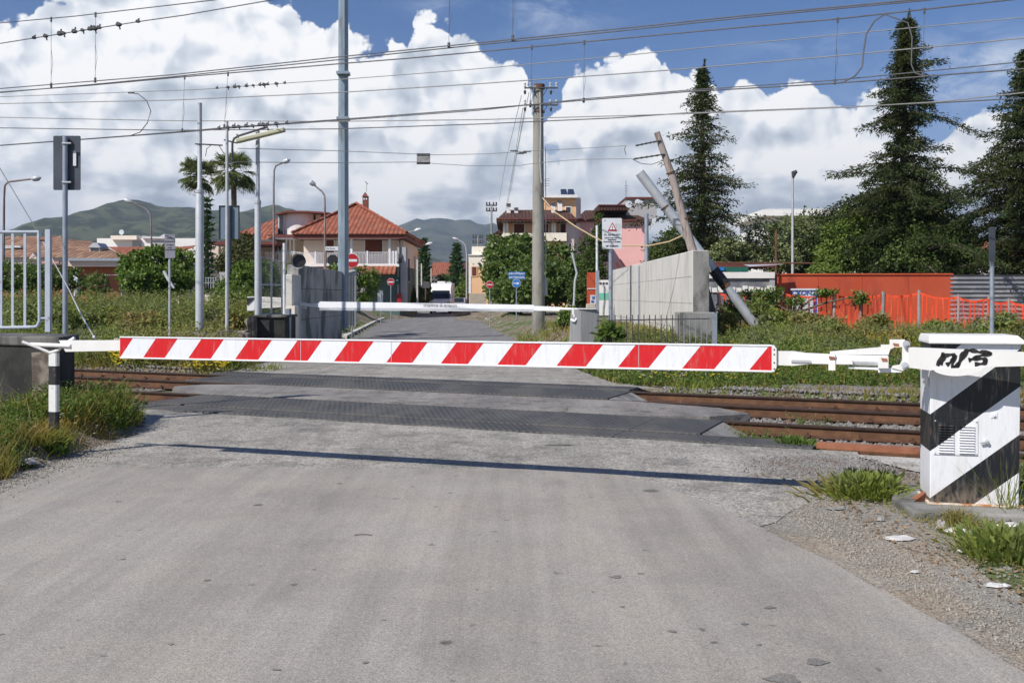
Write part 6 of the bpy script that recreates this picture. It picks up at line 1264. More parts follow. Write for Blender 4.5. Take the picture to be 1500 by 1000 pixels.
    rt = thing('garden_fence', 'thin grey wire fence among the weeds in front of the leafy shrub', 'fence', tuple(P(270, 415, 40)))
    for i in range(16): f = MB(); x = 262 + i * 3.6; f.tube([P(x, 406, 40), P(x, 422, 40)], .018, 4); f.build('bar', galvlight, rt)
    f = MB(); f.tube([P(258, 407, 40), P(318, 407, 40)], .015, 4); f.tube([P(258, 414, 40), P(318, 414, 40)], .015, 4); f.build('rail', galvlight, rt)
    g = MB(); g.pbox(321, 350, 398.5, 402, 36, .3); g.pbox(322, 345, 402.1, 420, 36, .25); tag(g.build('garden_wall', greyplaster), 'short grey plastered garden wall behind the thin pole', 'wall')
balcony_block()

# ------------------------------------------------------------------ vehicles
def van():
    d = 92; c = P(644.5, 0, d); w = 2.05; x0, x1 = c.x - w / 2, c.x + w / 2; r = thing('white_van', 'high-roofed white camper van facing us down the street', 'van', (c.x, d, 0))
    def sect(y, xs, zs0, zs1): return [(x0 + xs, y, zs0), (x1 - xs, y, zs0), (x1 - xs, y, zs1), (x0 + xs, y, zs1)]
    b = MB(); S = [sect(d - .15, .12, .35, .95), sect(d, .04, .28, 1.15), sect(d + .55, .02, .28, 1.35), sect(d + 1.25, .10, .28, 2.15), sect(d + 1.7, .06, .28, 2.7), sect(d + 2.2, .02, .28, 2.85), sect(d + 6, .02, .28, 2.85)]
    vs = [p for s in S for p in s]; fs = [(0, 3, 2, 1), tuple(range(len(vs) - 4, len(vs)))]
    for i in range(len(S) - 1):
        for k in range(4): k2 = (k + 1) % 4; fs.append((i * 4 + k, i * 4 + k2, i * 4 + 4 + k2, i * 4 + 4 + k))
    b.add(vs, fs); b.build('body', vanwhite, r, bevel=.05)
    g = MB(); g.add([(x0 + .14, d + .53, 1.37), (x1 - .14, d + .53, 1.37), (x1 - .22, d + 1.22, 2.12), (x0 + .22, d + 1.22, 2.12)], [(0, 1, 2, 3)]); o = g.build('windscreen', glass, r); o.location.y -= .035; o.location.z += .02; o.data.materials[0] = glass_mat('van_glass', (.008, .01, .013), .25)
    for s in (-1, 1):
        h = MB(); h.box((c.x + s * .80, d + .03, .95), (.26, .30, .30)); h.build('headlight', glass_mat('lamp_glass', (.35, .37, .4), .1), r, bevel=.04)
        m_ = MB(); m_.box((c.x + s * 1.16, d + .75, 1.62), (.16, .12, .38)); m_.build('mirror', vanwhite, r, bevel=.03)
        for y in (d + .85, d + 4.6): t = MB(); t.disc((c.x + s * .86, y, .33), .34, (1, 0, 0), .24, 18); t.build('wheel', tyre, r)
    g = MB(); g.box((c.x, d - .02, .62), (1.1, .32, .22)); g.build('grille', darkiron, r)
    a = MB(); a.box((c.x - .05, d + 2.8, 2.93), (.75, 1.0, .16)); a.build('roof_unit', whiteclean, r, bevel=.04); a = MB(); a.box((c.x + .6, d + 3.8, 2.92), (.4, .4, .14)); a.build('roof_vent', galvlight, r)
    p = MB(); p.box((c.x, d - .16, .55), (.5, .02, .12)); p.build('number_plate', signwhite, r)
van()
def car(px, d, m, label, yaw=0.0):
    c = P(px, 0, d); r = thing('parked_car', label, 'car', (c.x, d, 0)); w = .86
    prof = [(0, .28), (0, .62), (.15, .78), (1.05, .93), (1.75, 1.40), (3.1, 1.45), (3.9, 1.0), (4.2, .92), (4.25, .3)]
    b = MB(); b.prism([(c.x - w, d + y, z) for y, z in prof], (2 * w, 0, 0)); b.build('body', m, r, bevel=.09)
    g = MB(); g.add([(c.x - w * .8, d + 1.10, .98), (c.x + w * .8, d + 1.10, .98), (c.x + w * .72, d + 1.68, 1.375), (c.x - w * .72, d + 1.68, 1.375)], [(0, 1, 2, 3)]); o = g.build('windscreen', glass, r); o.location.z += .04; o.location.y -= .02
    for s in (-1, 1):
        g = MB(); y = [(1.3, .98), (1.8, 1.34), (3.0, 1.38), (3.6, 1.02)]; g.prism([(c.x + s * (w + .005), d + a, z) for a, z in y], (s * .01, 0, 0)); g.build('side_window', glass, r)
        h = MB(); h.box((c.x + s * .62, d + .02, .66), (.32, .12, .16)); h.build('headlight', glass_mat('car_lamp', (.5, .5, .52), .1), r, bevel=.03)
        for yy in (.8, 3.4): t = MB(); t.disc((c.x + s * .78, d + yy, .31), .31, (1, 0, 0), .2, 18); wl = t.build('wheel', tyre, r); t = MB(); t.disc((c.x + s * .885, d + yy, .31), .19, (1, 0, 0), .012, 12); t = t.build('rim', galvlight); t.parent = wl
car(668.5, 100, silverpaint, 'silver car parked just right of the white van'); car(676, 112, mat('dark_paint', (.05, .055, .06), rough=.3), 'dark car parked behind the silver car')

# ------------------------------------------------------------------ trees and shrubs
def joint(n=1): return RNG.normal(size=(n, 3))
def trunk_mesh(root, base, top, r0, r1, bend=.15):
    q = MB(); n = 6; pts = []; rs = []
    for i in range(n + 1):
        f = i / n; p = Vector(base).lerp(Vector(top), f); p += Vector((RNG.normal() * bend * f * (1 - f), RNG.normal() * bend * f * (1 - f), 0)); pts.append(p); rs.append(r0 + (r1 - r0) * f)
    q.tube(pts, rs, 10); return q, pts
def conifer(px, ytop, d, zbase, Rm, label, dens=1.0, lean=0.0, seed=1, bare=.0, gap=.12, group='dark conifers behind the sheet walls'):
    rs = np.random.default_rng(seed); b = Vector((P(px, 0, d).x, d, zbase)); H = P(0, ytop, d).z - zbase
    root = thing('conifer', label, 'tree', tuple(b), group)
    tr, _ = trunk_mesh(root, b - Vector((0, 0, .3)), b + Vector((lean, 0, H)), .26, .03); 
    base, dirs, ln = [], [], []
    h = bare * H + .4
    while h < H * .985:
        f = h / H; 
        L0 = Rm * (1 - f) ** .76 * (.50 + .72 * rs.random()) * (1.0 if f < .85 else .8)
        if rs.random() < gap: L0 *= .45
        nb = 5 + int(rs.random() * 3)
        a0 = rs.random() * 6.28
        for k in range(nb):
            a = a0 + k * 6.283 / nb + rs.normal() * .25; L = L0 * (.5 + .8 * rs.random()); 
            if rs.random() < .08 + gap * .2: L *= 1.5
            L = max(L, .13 + .12 * (1 - f))
            dx, dy = math.cos(a), math.sin(a); rise = rs.uniform(.05, .35); droop = rs.uniform(.25, .6)
            cx = b.x + lean * f; n = max(5, int(L * 7)); pts = []
            for i in range(n):
                t = i / (n - 1); z = h + L * (rise * t - droop * t * t) + (.10 * L * t ** 4)
                pts.append(Vector((cx + dx * L * t, b.y + dy * L * t, b.z + z)))
            if L > .8: tr.tube([pts[0], pts[n // 2], pts[-1]], [.045 * L / 3 + .012, .03, .01], 4, cap=False)
            for i in range(1, n):
                t = i / (n - 1); m = int((22 if t < .9 else 15) * dens); side = (1 - t) * .30 * L * .55 + .12
                p = np.array(pts[i])[None] + np.array([[-dy, dx, 0]]) * rs.normal(size=(m, 1)) * side * .62 + np.array([[dx, dy, 0]]) * rs.normal(size=(m, 1)) * .10 + np.array([[0, 0, 1]]) * rs.normal(size=(m, 1)) * .08 - np.array([[0, 0, 1]]) * rs.random((m, 1)) * .12
                base.append(p); q = rs.normal(size=(m, 3)) * .5 + np.array([[dx * .7, dy * .7, -.35]]); dirs.append(q); ln.append(rs.uniform(.09, .22, m))
        h += rs.uniform(.22, .36) * (1.0 if f < .8 else .6)
    m = 90; hh = rs.random((m, 1)); base.append(np.array([[b.x + lean, b.y, b.z + H - .5]]) + hh * np.array([[.12, 0, .75]]) + rs.normal(size=(m, 3)) * .05 * (1.2 - hh)); dirs.append(rs.normal(size=(m, 3)) * .35 + np.array([[.1, 0, .9]])); ln.append(rs.uniform(.1, .22, m))
    B, D, Ln = np.concatenate(base), np.concatenate(dirs), np.concatenate(ln)
    tr.build('trunk', bark, root, smooth=True); raw_mesh('crown', cards(B, D, Ln, Ln * .30), 4, conifer_m, root)
def broad(name, label, lobes, m, n, size=(.12, .22), trunk=None, cat='tree', group=None, seed=2, inner=.35, flat=1.0):
    """crown of leaf cards spread over and through overlapping lobes (x, y, z, rx, ry, rz)"""
    rs = np.random.default_rng(seed); lb = np.array(lobes, float); vol = (lb[:, 3] * lb[:, 5] + lb[:, 3] * lb[:, 4]); pr = vol / vol.sum()
    c = lb[:, :3].mean(0); z0 = (lb[:, 2] - lb[:, 5]).min(); root = thing(name, label, cat, (float(c[0]), float(c[1]), float(trunk[2] if trunk else max(z0, 0))), group)
    # twig clusters first, leaves round them: gives gaps and clumps
    nc = max(30, n // 26); idx = rs.choice(len(lb), nc, p=pr); u = unit(rs.normal(size=(nc, 3))); rad = 1 - inner * rs.random((nc, 1)) ** 1.6
    rad *= 1 + .10 * rs.normal(size=(nc, 1)); cen = lb[idx, :3] + u * lb[idx, 3:6] * rad
    ci = rs.integers(0, nc, n); cs = lb[idx[ci], 3:6].mean(1, keepdims=True); sp = np.clip(cs * .13, .07, .26)
    p = cen[ci] + rs.normal(size=(n, 3)) * sp * np.array([[1, 1, .7]]); ok = p[:, 2] > .0; p = p[ok]; uu = u[ci][ok]
    d = rs.normal(size=p.shape) * .8 + uu * .6 + np.array([[0, 0, -.15]]); s = size[0] * .55 + (size[1] * 1.1 - size[0] * .55) * rs.random(len(p)) ** 1.5; raw_mesh('crown', cards(p, d, s, s * .62, nrm=uu + rs.normal(size=p.shape) * .7 + np.array([[0, 0, .8]])), 4, m, root)
    q = MB(); bs = Vector(trunk) if trunk else Vector((c[0], c[1], max(z0 - .1, -.1)))
    for (x, y, z, rx, ry, rz) in lobes[:7]: q.tube([bs, bs.lerp(Vector((x, y, z)), .5) + Vector((0, 0, .1)), Vector((x, y, z + rz * .4))], [max(.04, rx * .07), max(.03, rx * .05), .015], 6)
    q.build('trunk', bark, root, smooth=True); return root
def L(px, py, d, rpx, rpz=None, ry=None):
    c = P(px, py, d); r = rpx / F * d; return (c.x, c.y, c.z, r, ry or r, (rpz or rpx) / F * d)
conifer(1026, 97, 48, .5, 3.9, 'conifer with a crooked tip rising behind the leaning poles', seed=5, bare=.22, lean=.1, dens=.85, gap=.36)
conifer(1318, 24, 46, .5, 4.1, 'tallest dark conifer, standing above the red sheet wall', seed=9, bare=.10, dens=1.5, lean=.35, gap=.08)
conifer(1506, 62, 44, .5, 4.6, 'dark conifer cut off by the right edge of the picture', seed=14, bare=.06, dens=1.5, gap=.1)
broad('broadleaf_tree', 'large dark round tree wrapped round the foot of the tallest conifer', [L(1300, 335, 47, 60, 55), L(1355, 330, 48, 52, 48), L(1385, 360, 47, 45, 35), L(1260, 345, 48, 45, 50), L(1330, 300, 49, 45, 40), L(1400, 340, 50, 30, 20), L(1310, 375, 46, 80, 30)], darkleaf, 42000, (.10, .2), trunk=P(1320, 430, 48), seed=3, inner=.5)
broad('broadleaf_tree', 'bright green rounded tree left of the tallest conifer', [L(1232, 365, 46.5, 30, 42), L(1248, 335, 47, 24, 28), L(1218, 385, 46, 22, 20)], limeleaf, 15000, (.10, .18), trunk=P(1235, 430, 47), seed=4)
broad('broadleaf_tree', 'yellow-green bushy tree between the tallest conifer and the right one', [L(1368, 365, 44.8, 40, 35), L(1405, 380, 44.5, 30, 25)], darkleaf, 14000, (.10, .18), trunk=P(1380, 430, 45), seed=44)
broad('olive_tree', 'grey-green spreading olive tree beneath the white flat building', [L(1120, 355, 50, 28, 28), L(1160, 345, 51, 32, 28), L(1138, 380, 49, 30, 20), L(1105, 375, 49, 16, 18)], olive, 16000, (.10, .18), trunk=P(1135, 430, 50), seed=6)
broad('broadleaf_tree', 'mid-green tree behind the slender street lamp pole', [L(1190, 345, 55, 30, 32), L(1208, 375, 54, 30, 25), L(1175, 385, 53, 26, 20)], darkleaf, 14000, (.11, .2), trunk=P(1195, 430, 55), seed=7)
broad('shrub', 'small round bright shrub peeping over the red sheet wall', [L(1205, 398, 42, 18, 9)], limeleaf, 3500, (.08, .14), cat='shrub', seed=8)
broad('broadleaf_tree', 'dark leafy tree below the first conifer beside the shed', [L(1005, 350, 52, 36, 20), L(968, 372, 50, 24, 18), L(1040, 372, 50, 38, 22), L(1078, 380, 48, 28, 14), L(990, 374, 49, 34, 22)], darkleaf, 20000, (.10, .2), trunk=P(990, 420, 51), seed=10)
broad('broadleaf_tree', 'light-leaved low tree behind the shed roof', [L(1070, 365, 46, 24, 14), L(1092, 378, 46, 18, 10), L(1050, 378, 46, 18, 9)], olive, 6000, (.10, .17), trunk=P(1072, 410, 46), seed=11)
broad('fig_tree', 'big glossy fig tree behind the concrete utility pole', [L(748, 392, 60, 38, 36), L(775, 372, 60, 30, 28), L(735, 372, 61, 24, 24), L(815, 390, 60, 30, 32), L(838, 408, 59, 22, 32), L(790, 412, 58, 50, 34), L(752, 365, 62, 22, 20), L(765, 425, 57, 48, 22), L(722, 415, 59, 14, 22)], figm, 34000, (.17, .32), trunk=P(780, 445, 60), seed=12)
broad('cypress_hedge', 'narrow dark hedge tree between the fig tree and the red panel', [L(862, 375, 56, 14, 30), L(868, 410, 55, 18, 36), L(880, 365, 57, 10, 18), L(850, 430, 54, 18, 20), L(876, 322, 58, 4.5, 12), L(877, 345, 58, 8, 18)], darkleaf, 15000, (.10, .18), trunk=P(866, 450, 56), seed=13)
broad('shrub', 'glossy green shrub right of the low tiled house', [L(200, 395, 40, 26, 25), L(232, 382, 40, 26, 20), L(262, 392, 40, 24, 24), L(215, 410, 39, 34, 22), L(250, 412, 39, 32, 20)], shrubm, 17000, (.10, .2), cat='shrub', seed=15)
broad('shrub', 'dark hedge behind the gate railing', [L(10, 405, 42, 40, 20), L(60, 408, 42, 35, 18), L(-40, 405, 42, 40, 20), L(140, 420, 42, 18, 20), L(110, 412, 43, 18, 16)], figm, 15000, (.09, .18), cat='shrub', seed=16)
broad('magnolia', 'dense dark bush between the thin pole and the lamp pole', [L(352, 372, 44, 22, 26), L(345, 385, 43, 28, 20), L(362, 355, 45, 14, 12)], mixm := leaf_mat('bronze_leaves', (.05, .07, .02), (.13, .12, .05), trans=.2), 9000, (.10, .18), cat='bush', seed=17)
broad('shrub', 'bright green shrub mass behind the mesh panel', [L(362, 412, 33, 26, 26), L(395, 425, 34, 22, 30), L(338, 430, 33, 22, 22), L(385, 400, 36, 20, 18), L(355, 440, 31, 30, 16), L(428, 398, 40, 10, 12)], shrubm, 17000, (.07, .14), cat='shrub', seed=18)
broad('shrub', 'climbing shrub beside the grey gate column', [L(528, 405, 40, 12, 14), L(535, 425, 41, 14, 20), L(545, 410, 42, 10, 14), L(503, 425, 38.5, 5, 22), L(492, 393, 38, 8, 6), L(525, 440, 40, 14, 10)], shrubm, 7000, (.07, .14), cat='shrub', seed=19)
broad('hedge', 'low hedge along the street left of the white van', [L(602, 432, 85, 8, 12), L(622, 430, 90, 9, 14), L(610, 438, 84, 12, 8), L(632, 425, 98, 6, 10)], darkleaf, 6000, (.15, .28), cat='hedge', seed=20)
broad('broadleaf_tree', 'small bright tree right of the parked cars', [L(682, 418, 115, 8, 16), L(676, 428, 112, 8, 10)], limeleaf, 3500, (.2, .35), seed=21)
broad('broadleaf_tree', 'dark trees closing the street behind the van', [L(652, 420, 150, 14, 16), L(640, 428, 140, 10, 12), L(668, 425, 145, 14, 14)], darkleaf, 6000, (.3, .5), seed=22)
broad('shrub', 'small leafy shrub in front of the far grey box fence', [L(889, 484, 22.8, 4, 10), L(902, 484, 22.8, 4, 11), L(882, 490, 22.8, 4, 7)], weedm, 260, (.10, .22), cat='shrub', seed=23)
broad('shrub', 'low shrub at the foot of the utility pole', [L(832, 462, 33, 10, 13), L(826, 470, 33, 7, 8)], shrubm, 1500, (.07, .14), cat='shrub', seed=24)
broad('shrub', 'bushy green weeds at the base of the leaning grey tube', [L(1075, 452, 30, 18, 12), L(1108, 458, 29, 22, 16), L(1060, 475, 28, 18, 14), L(1135, 470, 28, 20, 14), L(1185, 478, 27, 30, 18), L(1215, 488, 26, 26, 12), L(1160, 495, 26, 26, 10)], tallweed, 16000, (.06, .14), cat='shrub', seed=25)
broad('climber', 'creeper hanging over the orange net', [L(1095, 432, 30.1, 10, 5, .15), L(1130, 430, 29.7, 22, 5, .15), L(1165, 440, 29.5, 14, 6, .15), L(1210, 430, 29.2, 14, 5, .15), L(1258, 436, 28.9, 12, 9, .15), L(1120, 445, 29.8, 20, 10, .2)], shrubm, 3200, (.06, .12), cat='climber', seed=26)
broad('shrub', 'leafy weeds climbing the right end of the orange net', [L(1470, 470, 24, 16, 9), L(1440, 478, 24.5, 16, 7), L(1490, 484, 23, 14, 9), L(1380, 480, 26, 18, 6)], tallweed, 4500, (.06, .12), cat='shrub', seed=27)
for px, py, d, rx, rz, m_, n_, lb, sd in ((1248, 505, 23.5, 30, 15, tallweed, 3200, 'pale green bushy weed mound behind the hinge of the striped arm', 61), (1150, 512, 23, 34, 13, tallweed, 3200, 'bushy weed mound above the right end of the striped board', 62),
        (1325, 500, 24.5, 26, 12, grassy_bush, 2400, 'yellow-green bush just left of the cabinet lid', 63), (1205, 478, 27.2, 28, 16, grassy_bush, 2600, 'yellow-green scrub in front of the spray-painted box', 64), (1280, 472, 28, 20, 9, tallweed, 1500, 'ragged weeds against the middle posts of the orange net', 65),
        (150, 462, 30, 42, 14, tallweed, 3400, 'grey-green scrub mound right of the dark sign post', 66), (215, 470, 27, 34, 13, grassy_bush, 2600, 'yellow-green scrub mound around the faded notice post', 67), (315, 462, 29, 26, 16, tallweed, 2400, 'tall scrub between the thick and the thin pole', 68), (60, 455, 29, 46, 16, tallweed, 3200, 'scrub mound seen through the gate railing', 69), (345, 470, 25.8, 14, 12, grassy_bush, 1200, 'brownish bush beside the rubble block', 70)):
    broad('shrub', lb, [L(px, py, d, rx, rz, rx / F * d * .6), L(px - rx * .5, py + 4, d - .3, rx * .5, rz * .7), L(px + rx * .55, py + 3, d + .3, rx * .5, rz * .6)], m_, n_, (.05, .13), cat='shrub', seed=sd, inner=.6)
def norfolk_pine(px, ytop, ybase, d, rpx, label, seed, n=14):
    rs = np.random.default_rng(seed); b = P(px, ybase, d); H = P(0, ytop, d).z - b.z; root = thing('norfolk_pine', label, 'tree', tuple(b), 'tiered pines along the street')
    tr = MB(); tr.tube([b, b + Vector((0, 0, H))], [.2, .03], 8); B, D, Ln = [], [], []
    for t in range(n):
        f = (t + .6) / n; h = H * f; Lr = rpx / F * d * (1 - f) ** .75 * (.9 + .2 * rs.random())
        for k in range(7):
            a = k * .898 + t * .5; m = int(18 + 26 * Lr); s = rs.random((m, 1)); c = np.array([[b.x, b.y, b.z + h]]) + s * Lr * np.array([[math.cos(a), math.sin(a), .0]]) + np.array([[0, 0, 1]]) * (s * s * .18 * Lr - .12 * Lr * s)
            B.append(c + rs.normal(size=(m, 3)) * np.array([[.10, .10, .05]])); D.append(np.array([[math.cos(a), math.sin(a), .3]]) * .7 + rs.normal(size=(m, 3)) * .5); Ln.append(rs.uniform(.2, .42, m) * d / 90)
    tr.build('trunk', bark, root, smooth=True); Ln = np.concatenate(Ln); raw_mesh('crown', cards(np.concatenate(B), np.concatenate(D), Ln, Ln * .4), 4, norfolk, root)
norfolk_pine(621.5, 350, 445, 112, 16, 'dark tiered pine left of the street vista', 1); norfolk_pine(669, 357, 445, 125, 17, 'lighter tiered pine right of the street vista', 2); norfolk_pine(303, 290, 430, 62, 13, 'slim tiered pine just behind the thick stepped pole', 3, 16)
def palm(px, py, d, ybase, label, seed, R0=36, wind=-.2):
    rs = np.random.default_rng(seed); c = P(px, py, d); b = P(px - 2, ybase, d); root = thing('palm_tree', label, 'palm tree', tuple(b), 'palms on the left')
    tr = MB(); tr.tube([b, b.lerp(c, .5) + Vector((.1, 0, 0)), c], [.20, .15, .16], 10); tr.build('trunk', bark, root, smooth=True); B, D, Ln, W = [], [], [], []; st = MB()
    for k in range(44):
        a = rs.random() * 6.283; el = rs.uniform(-.9, 1.25); Lp = R0 / F * d * rs.uniform(.38, .62); dv = Vector((math.cos(a) * math.cos(el) + wind, math.sin(a) * math.cos(el), math.sin(el))).normalized(); tip = c + dv * Lp; st.tube([c, tip], .014, 4)
        n = 34; side = dv.cross(Vector((0, 0, 1))).normalized(); upv = side.cross(dv)
        for i in range(n):
            th = (i / (n - 1) - .5) * 3.6; dd = dv * math.cos(th) + side * math.sin(th); dd = dd + Vector((0, 0, -.30 * rs.random() - (.25 if el < 0 else 0)))
            B.append(tip); D.append(dd); Ln.append(R0 / F * d * rs.uniform(.34, .52)); W.append(.05)
            B.append(tip + dd * Ln[-1] * .7); D.append(dd + Vector((wind * .3, 0, -.9))); Ln.append(R0 / F * d * .2); W.append(.03)
    st.build('stalks', palmm, root); Ln = np.array(Ln); raw_mesh('crown', cards(np.array([tuple(x) for x in B]), np.array([tuple(x) for x in D]), Ln, np.array(W)), 4, palmm, root)
palm(292, 258, 58, 440, 'fan palm behind the thick stepped pole', 1, 33, wind=-.15); palm(342, 250, 56, 440, 'fan palm behind the tilted yellowish lamp', 2, 38, wind=.1)

# ------------------------------------------------------------------ weeds, grass, flowers
def scatter(n, y0, y1, cond, ppow=1.0, xmarg=.17):
    n = int(n * 1.2)
    out = []; tries = 0
    while len(out) < n and tries < n * 30:
        tries += 1; y = y0 + (y1 - y0) * RNG.random() ** ppow; x = RNG.uniform(-.514 - xmarg, .514 + xmarg) * y
        v = .4027 * x + .9153 * y; u = .9153 * x - .4027 * y
        if cond(x, y, u, v): out.append((x, y, height(x, y)))
    return np.array(out)
def clumpy(x, y, s, thr, o=0.0): return mnoise.noise(Vector((x * s + o, y * s, o))) > thr
def blades(name, pts, h0, h1, w, m, label, lean=.35, droop=.5, cat='grass'):
    n = len(pts); d = RNG.normal(size=(n, 3)) * lean; d[:, 2] = 1; patch = np.array([.72 + .85 * mnoise.noise(Vector((p[0] * .55, p[1] * .55, 2))) for p in pts])
    ln = RNG.uniform(h0, h1, n) * patch; o = raw_mesh(name, bent(pts, d, ln, w, droop * RNG.random(n)), 4, m); tag(o, label, cat, kind='stuff'); return o
def sprigs(name, pts, h, leaf, nleaf, m, label, cat='weeds', wr=.5):
    n = len(pts); H = RNG.uniform(.4, 1.0, n) * h; idx = np.repeat(np.arange(n), nleaf); f = RNG.random(len(idx)); ln = (RNG.normal(size=(n, 2)) * .22)
    b = pts[idx].copy(); b[:, 2] += H[idx] * f; b[:, :2] += ln[idx] * (H[idx] * f)[:, None] + RNG.normal(size=(len(idx), 2)) * .03 * h
    d = RNG.normal(size=(len(idx), 3)); d[:, 2] = np.abs(d[:, 2]) * .5 + .25; s = RNG.uniform(.5, 1, len(idx)) * leaf * (1.1 - .5 * f)
    o = raw_mesh(name, cards(b, d, s, s * wr), 4, m); tag(o, label, cat, kind='stuff'); return o
left_near = lambda x, y, u, v: x < lerp(LE, y) - .05 - .25 * abs(mnoise.noise(Vector((x * 2, y * 2, 0)))) and v < 11.0
def far_left(x, y, u, v): return x < lerp(LE, y) - .1 and v > 17.6 and not (x > -8.4 and y > 24.6 and y < 45 and x > -7.6)
def far_right(x, y, u, v): return x > lerp(RE, y) + .1 and v > 17.75 and not (4.6 < x < 5.2 and y > 25.5) and y < 39.5
pn = scatter(15000, 6.5, 13.2, lambda x, y, u, v: left_near(x, y, u, v) and (clumpy(x, y, 1.6, -.18, 6) or RNG.random() < .12), .8); blades('grass', pn, .06, .26, .009, grassm, 'green grass and weeds on the near left verge round the banded post')
pn = scatter(2800, 9.2, 13.4, lambda x, y, u, v: x < lerp(LE, y) - .1 and y > 9.3 and v < 11.3 and clumpy(x, y, 1.2, -.02, 3), 1); sprigs('weeds', pn, .26, .06, 9, weedm, 'leafy weeds clustered at the foot of the blackened wall')
pn = np.array([(x, y, height(x, y)) for x, y in zip(RNG.uniform(-5.75, -4.62, 4200), RNG.uniform(10.9, 13.0, 4200)) if x < -4.55 - .25 * abs(y - 12) - .12 * RNG.random() and .4027 * x + .9153 * y < 11.2 and (x + 5.1) ** 2 / .5 + (y - 11.9) ** 2 / 1.2 < 1.1]); sprigs('bushy_weeds', pn[::6], .42, .08, 11, weedm, 'dark bushy weeds filling the corner between the banded post and the near rail'); blades('tall_grass', pn[::2], .18, .55, .014, grassm, 'dark tall grass tuft between the banded post and the near rail')
pn = scatter(170, 10, 13.2, left_near, 1); blades('dry_stalks', pn, .35, .75, .006, drym, 'dry seed stalks standing above the near left weeds', cat='stalks')
# far banks
pn = scatter(45000, 18.6, 50, lambda x, y, u, v: far_left(x, y, u, v) and y < 50, 1.3); blades('bank_grass', pn, .20, .55, .026, tallweed, 'tall mixed grass covering the left bank beyond the tracks', droop=.7)
pn = scatter(9000, 21, 42, lambda x, y, u, v: far_left(x, y, u, v) and clumpy(x, y, .35, -.05, 1), 1); sprigs('bank_weeds', pn, 1.15, .13, 12, tallweed, 'shoulder-high leafy weeds on the left bank beyond the tracks')
pn = scatter(30000, 18.8, 40, far_right, 1.1); blades('field_grass', pn, .12, .32, .022, grassm, 'green grass over the field right of the pale concrete wall', droop=.7)
pn = scatter(7500, 20.5, 39, lambda x, y, u, v: far_right(x, y, u, v) and x > 1.8 and y < 26.5 and clumpy(x, y, .4, -.08, 5), .9); sprigs('field_weeds', pn, .46, .10, 12, tallweed, 'leafy weeds growing in the field in front of the orange net')
pn = scatter(2500, 17.8, 27, lambda x, y, u, v: far_right(x, y, u, v) and v < 25, 1); sprigs('field_weeds', pn, .40, .10, 12, weedm, 'low green weeds along the far edge of the tracks on the right')
pn = scatter(1800, 20, 40, lambda x, y, u, v: far_right(x, y, u, v) or far_left(x, y, u, v)); blades('dry_grass', pn, .35, .8, .016, drym, 'dry straw-coloured stalks scattered through the banks', cat='stalks')
pn = scatter(1600, 18.5, 24, lambda x, y, u, v: far_right(x, y, u, v) and clumpy(x, y, .7, .25, 8)); blades('brown_grass', pn, .08, .22, .02, leaf_mat('brown_dead_grass', (.20, .09, .04), (.30, .15, .07), trans=.1), 'patches of brown dead grass beside the far track', droop=1.0)
# narrow strips beside and between rails
pn = scatter(5200, 12, 27, lambda x, y, u, v: (17.3 < v < 18.5 and (u < -13.6 or u > -4.6)) or (x < lerp(LE, y) - .2 and 17.2 < v < 19.5), 1); blades('track_grass', pn, .12, .36, .018, grassm, 'grass growing right behind the farthest rail')
pn = scatter(420, 10.5, 20, lambda x, y, u, v: (13.25 < v < 14.9 and (u < -13 or u > -2.2) and clumpy(x, y, .9, .22)) or (11.0 < v < 11.5 and u > -1.2 and clumpy(x, y, .8, .1)) or (11.8 < v < 13 and -2.4 < u < -1.8)); sprigs('track_weeds', pn, .20, .06, 10, weedm, 'small weeds sprouting between the rusty rails')
# flowers
def flowers(name, pts, h, s, m, label):
    p = pts.copy(); n = len(p); p[:, 2] += RNG.uniform(.5, 1.0, n) * h; idx = np.repeat(np.arange(n), 5); a = np.tile(np.arange(5), n) * 1.2566 + np.repeat(RNG.random(n) * 6, 5)
    d = np.stack([np.cos(a), np.sin(a), np.full(len(a), .25)], 1); o = raw_mesh(name, cards(p[idx], d, s * RNG.uniform(.7, 1.2, len(idx)), s * .7, nrm=np.tile([[0, -.4, 1.0]], (len(idx), 1))), 4, m); return tag(o, label, 'flowers', kind='stuff')
pn = scatter(1500, 18.4, 24.5, lambda x, y, u, v: x < -6.2 and v > 17.2 and clumpy(x, y, .5, .02, 2)); flowers('yellow_flowers', pn, .50, .038, yellow, 'many small yellow flowers on the left bank behind the striped arm')
pn = scatter(620, 18, 25, lambda x, y, u, v: x > lerp(RE, y) + .3 and v > 17.6 and clumpy(x, y, .6, .05, 4)); flowers('yellow_flowers', pn, .36, .032, yellow, 'scattered small yellow flowers along the right edge of the far track')
pn = scatter(26, 9.2, 14, lambda x, y, u, v: x < lerp(LE, y) - .1 and v < 11.2); flowers('red_poppies', pn, .30, .019, redpetal, 'a few red poppies in the near left weeds')
pn = scatter(160, 8.5, 12.5, left_near); flowers('white_flowers', pn, .15, .014, whitepetal, 'tiny white flowers in the near left grass')
pn = scatter(500, 19, 26, lambda x, y, u, v: far_right(x, y, u, v) and 2 < x < 5); flowers('white_flowers', pn, .25, .03, leaf_mat('pale_petals', (.55, .45, .38), (.6, .52, .42), trans=.1), 'pale dry leaves and blossoms behind the picket fence')
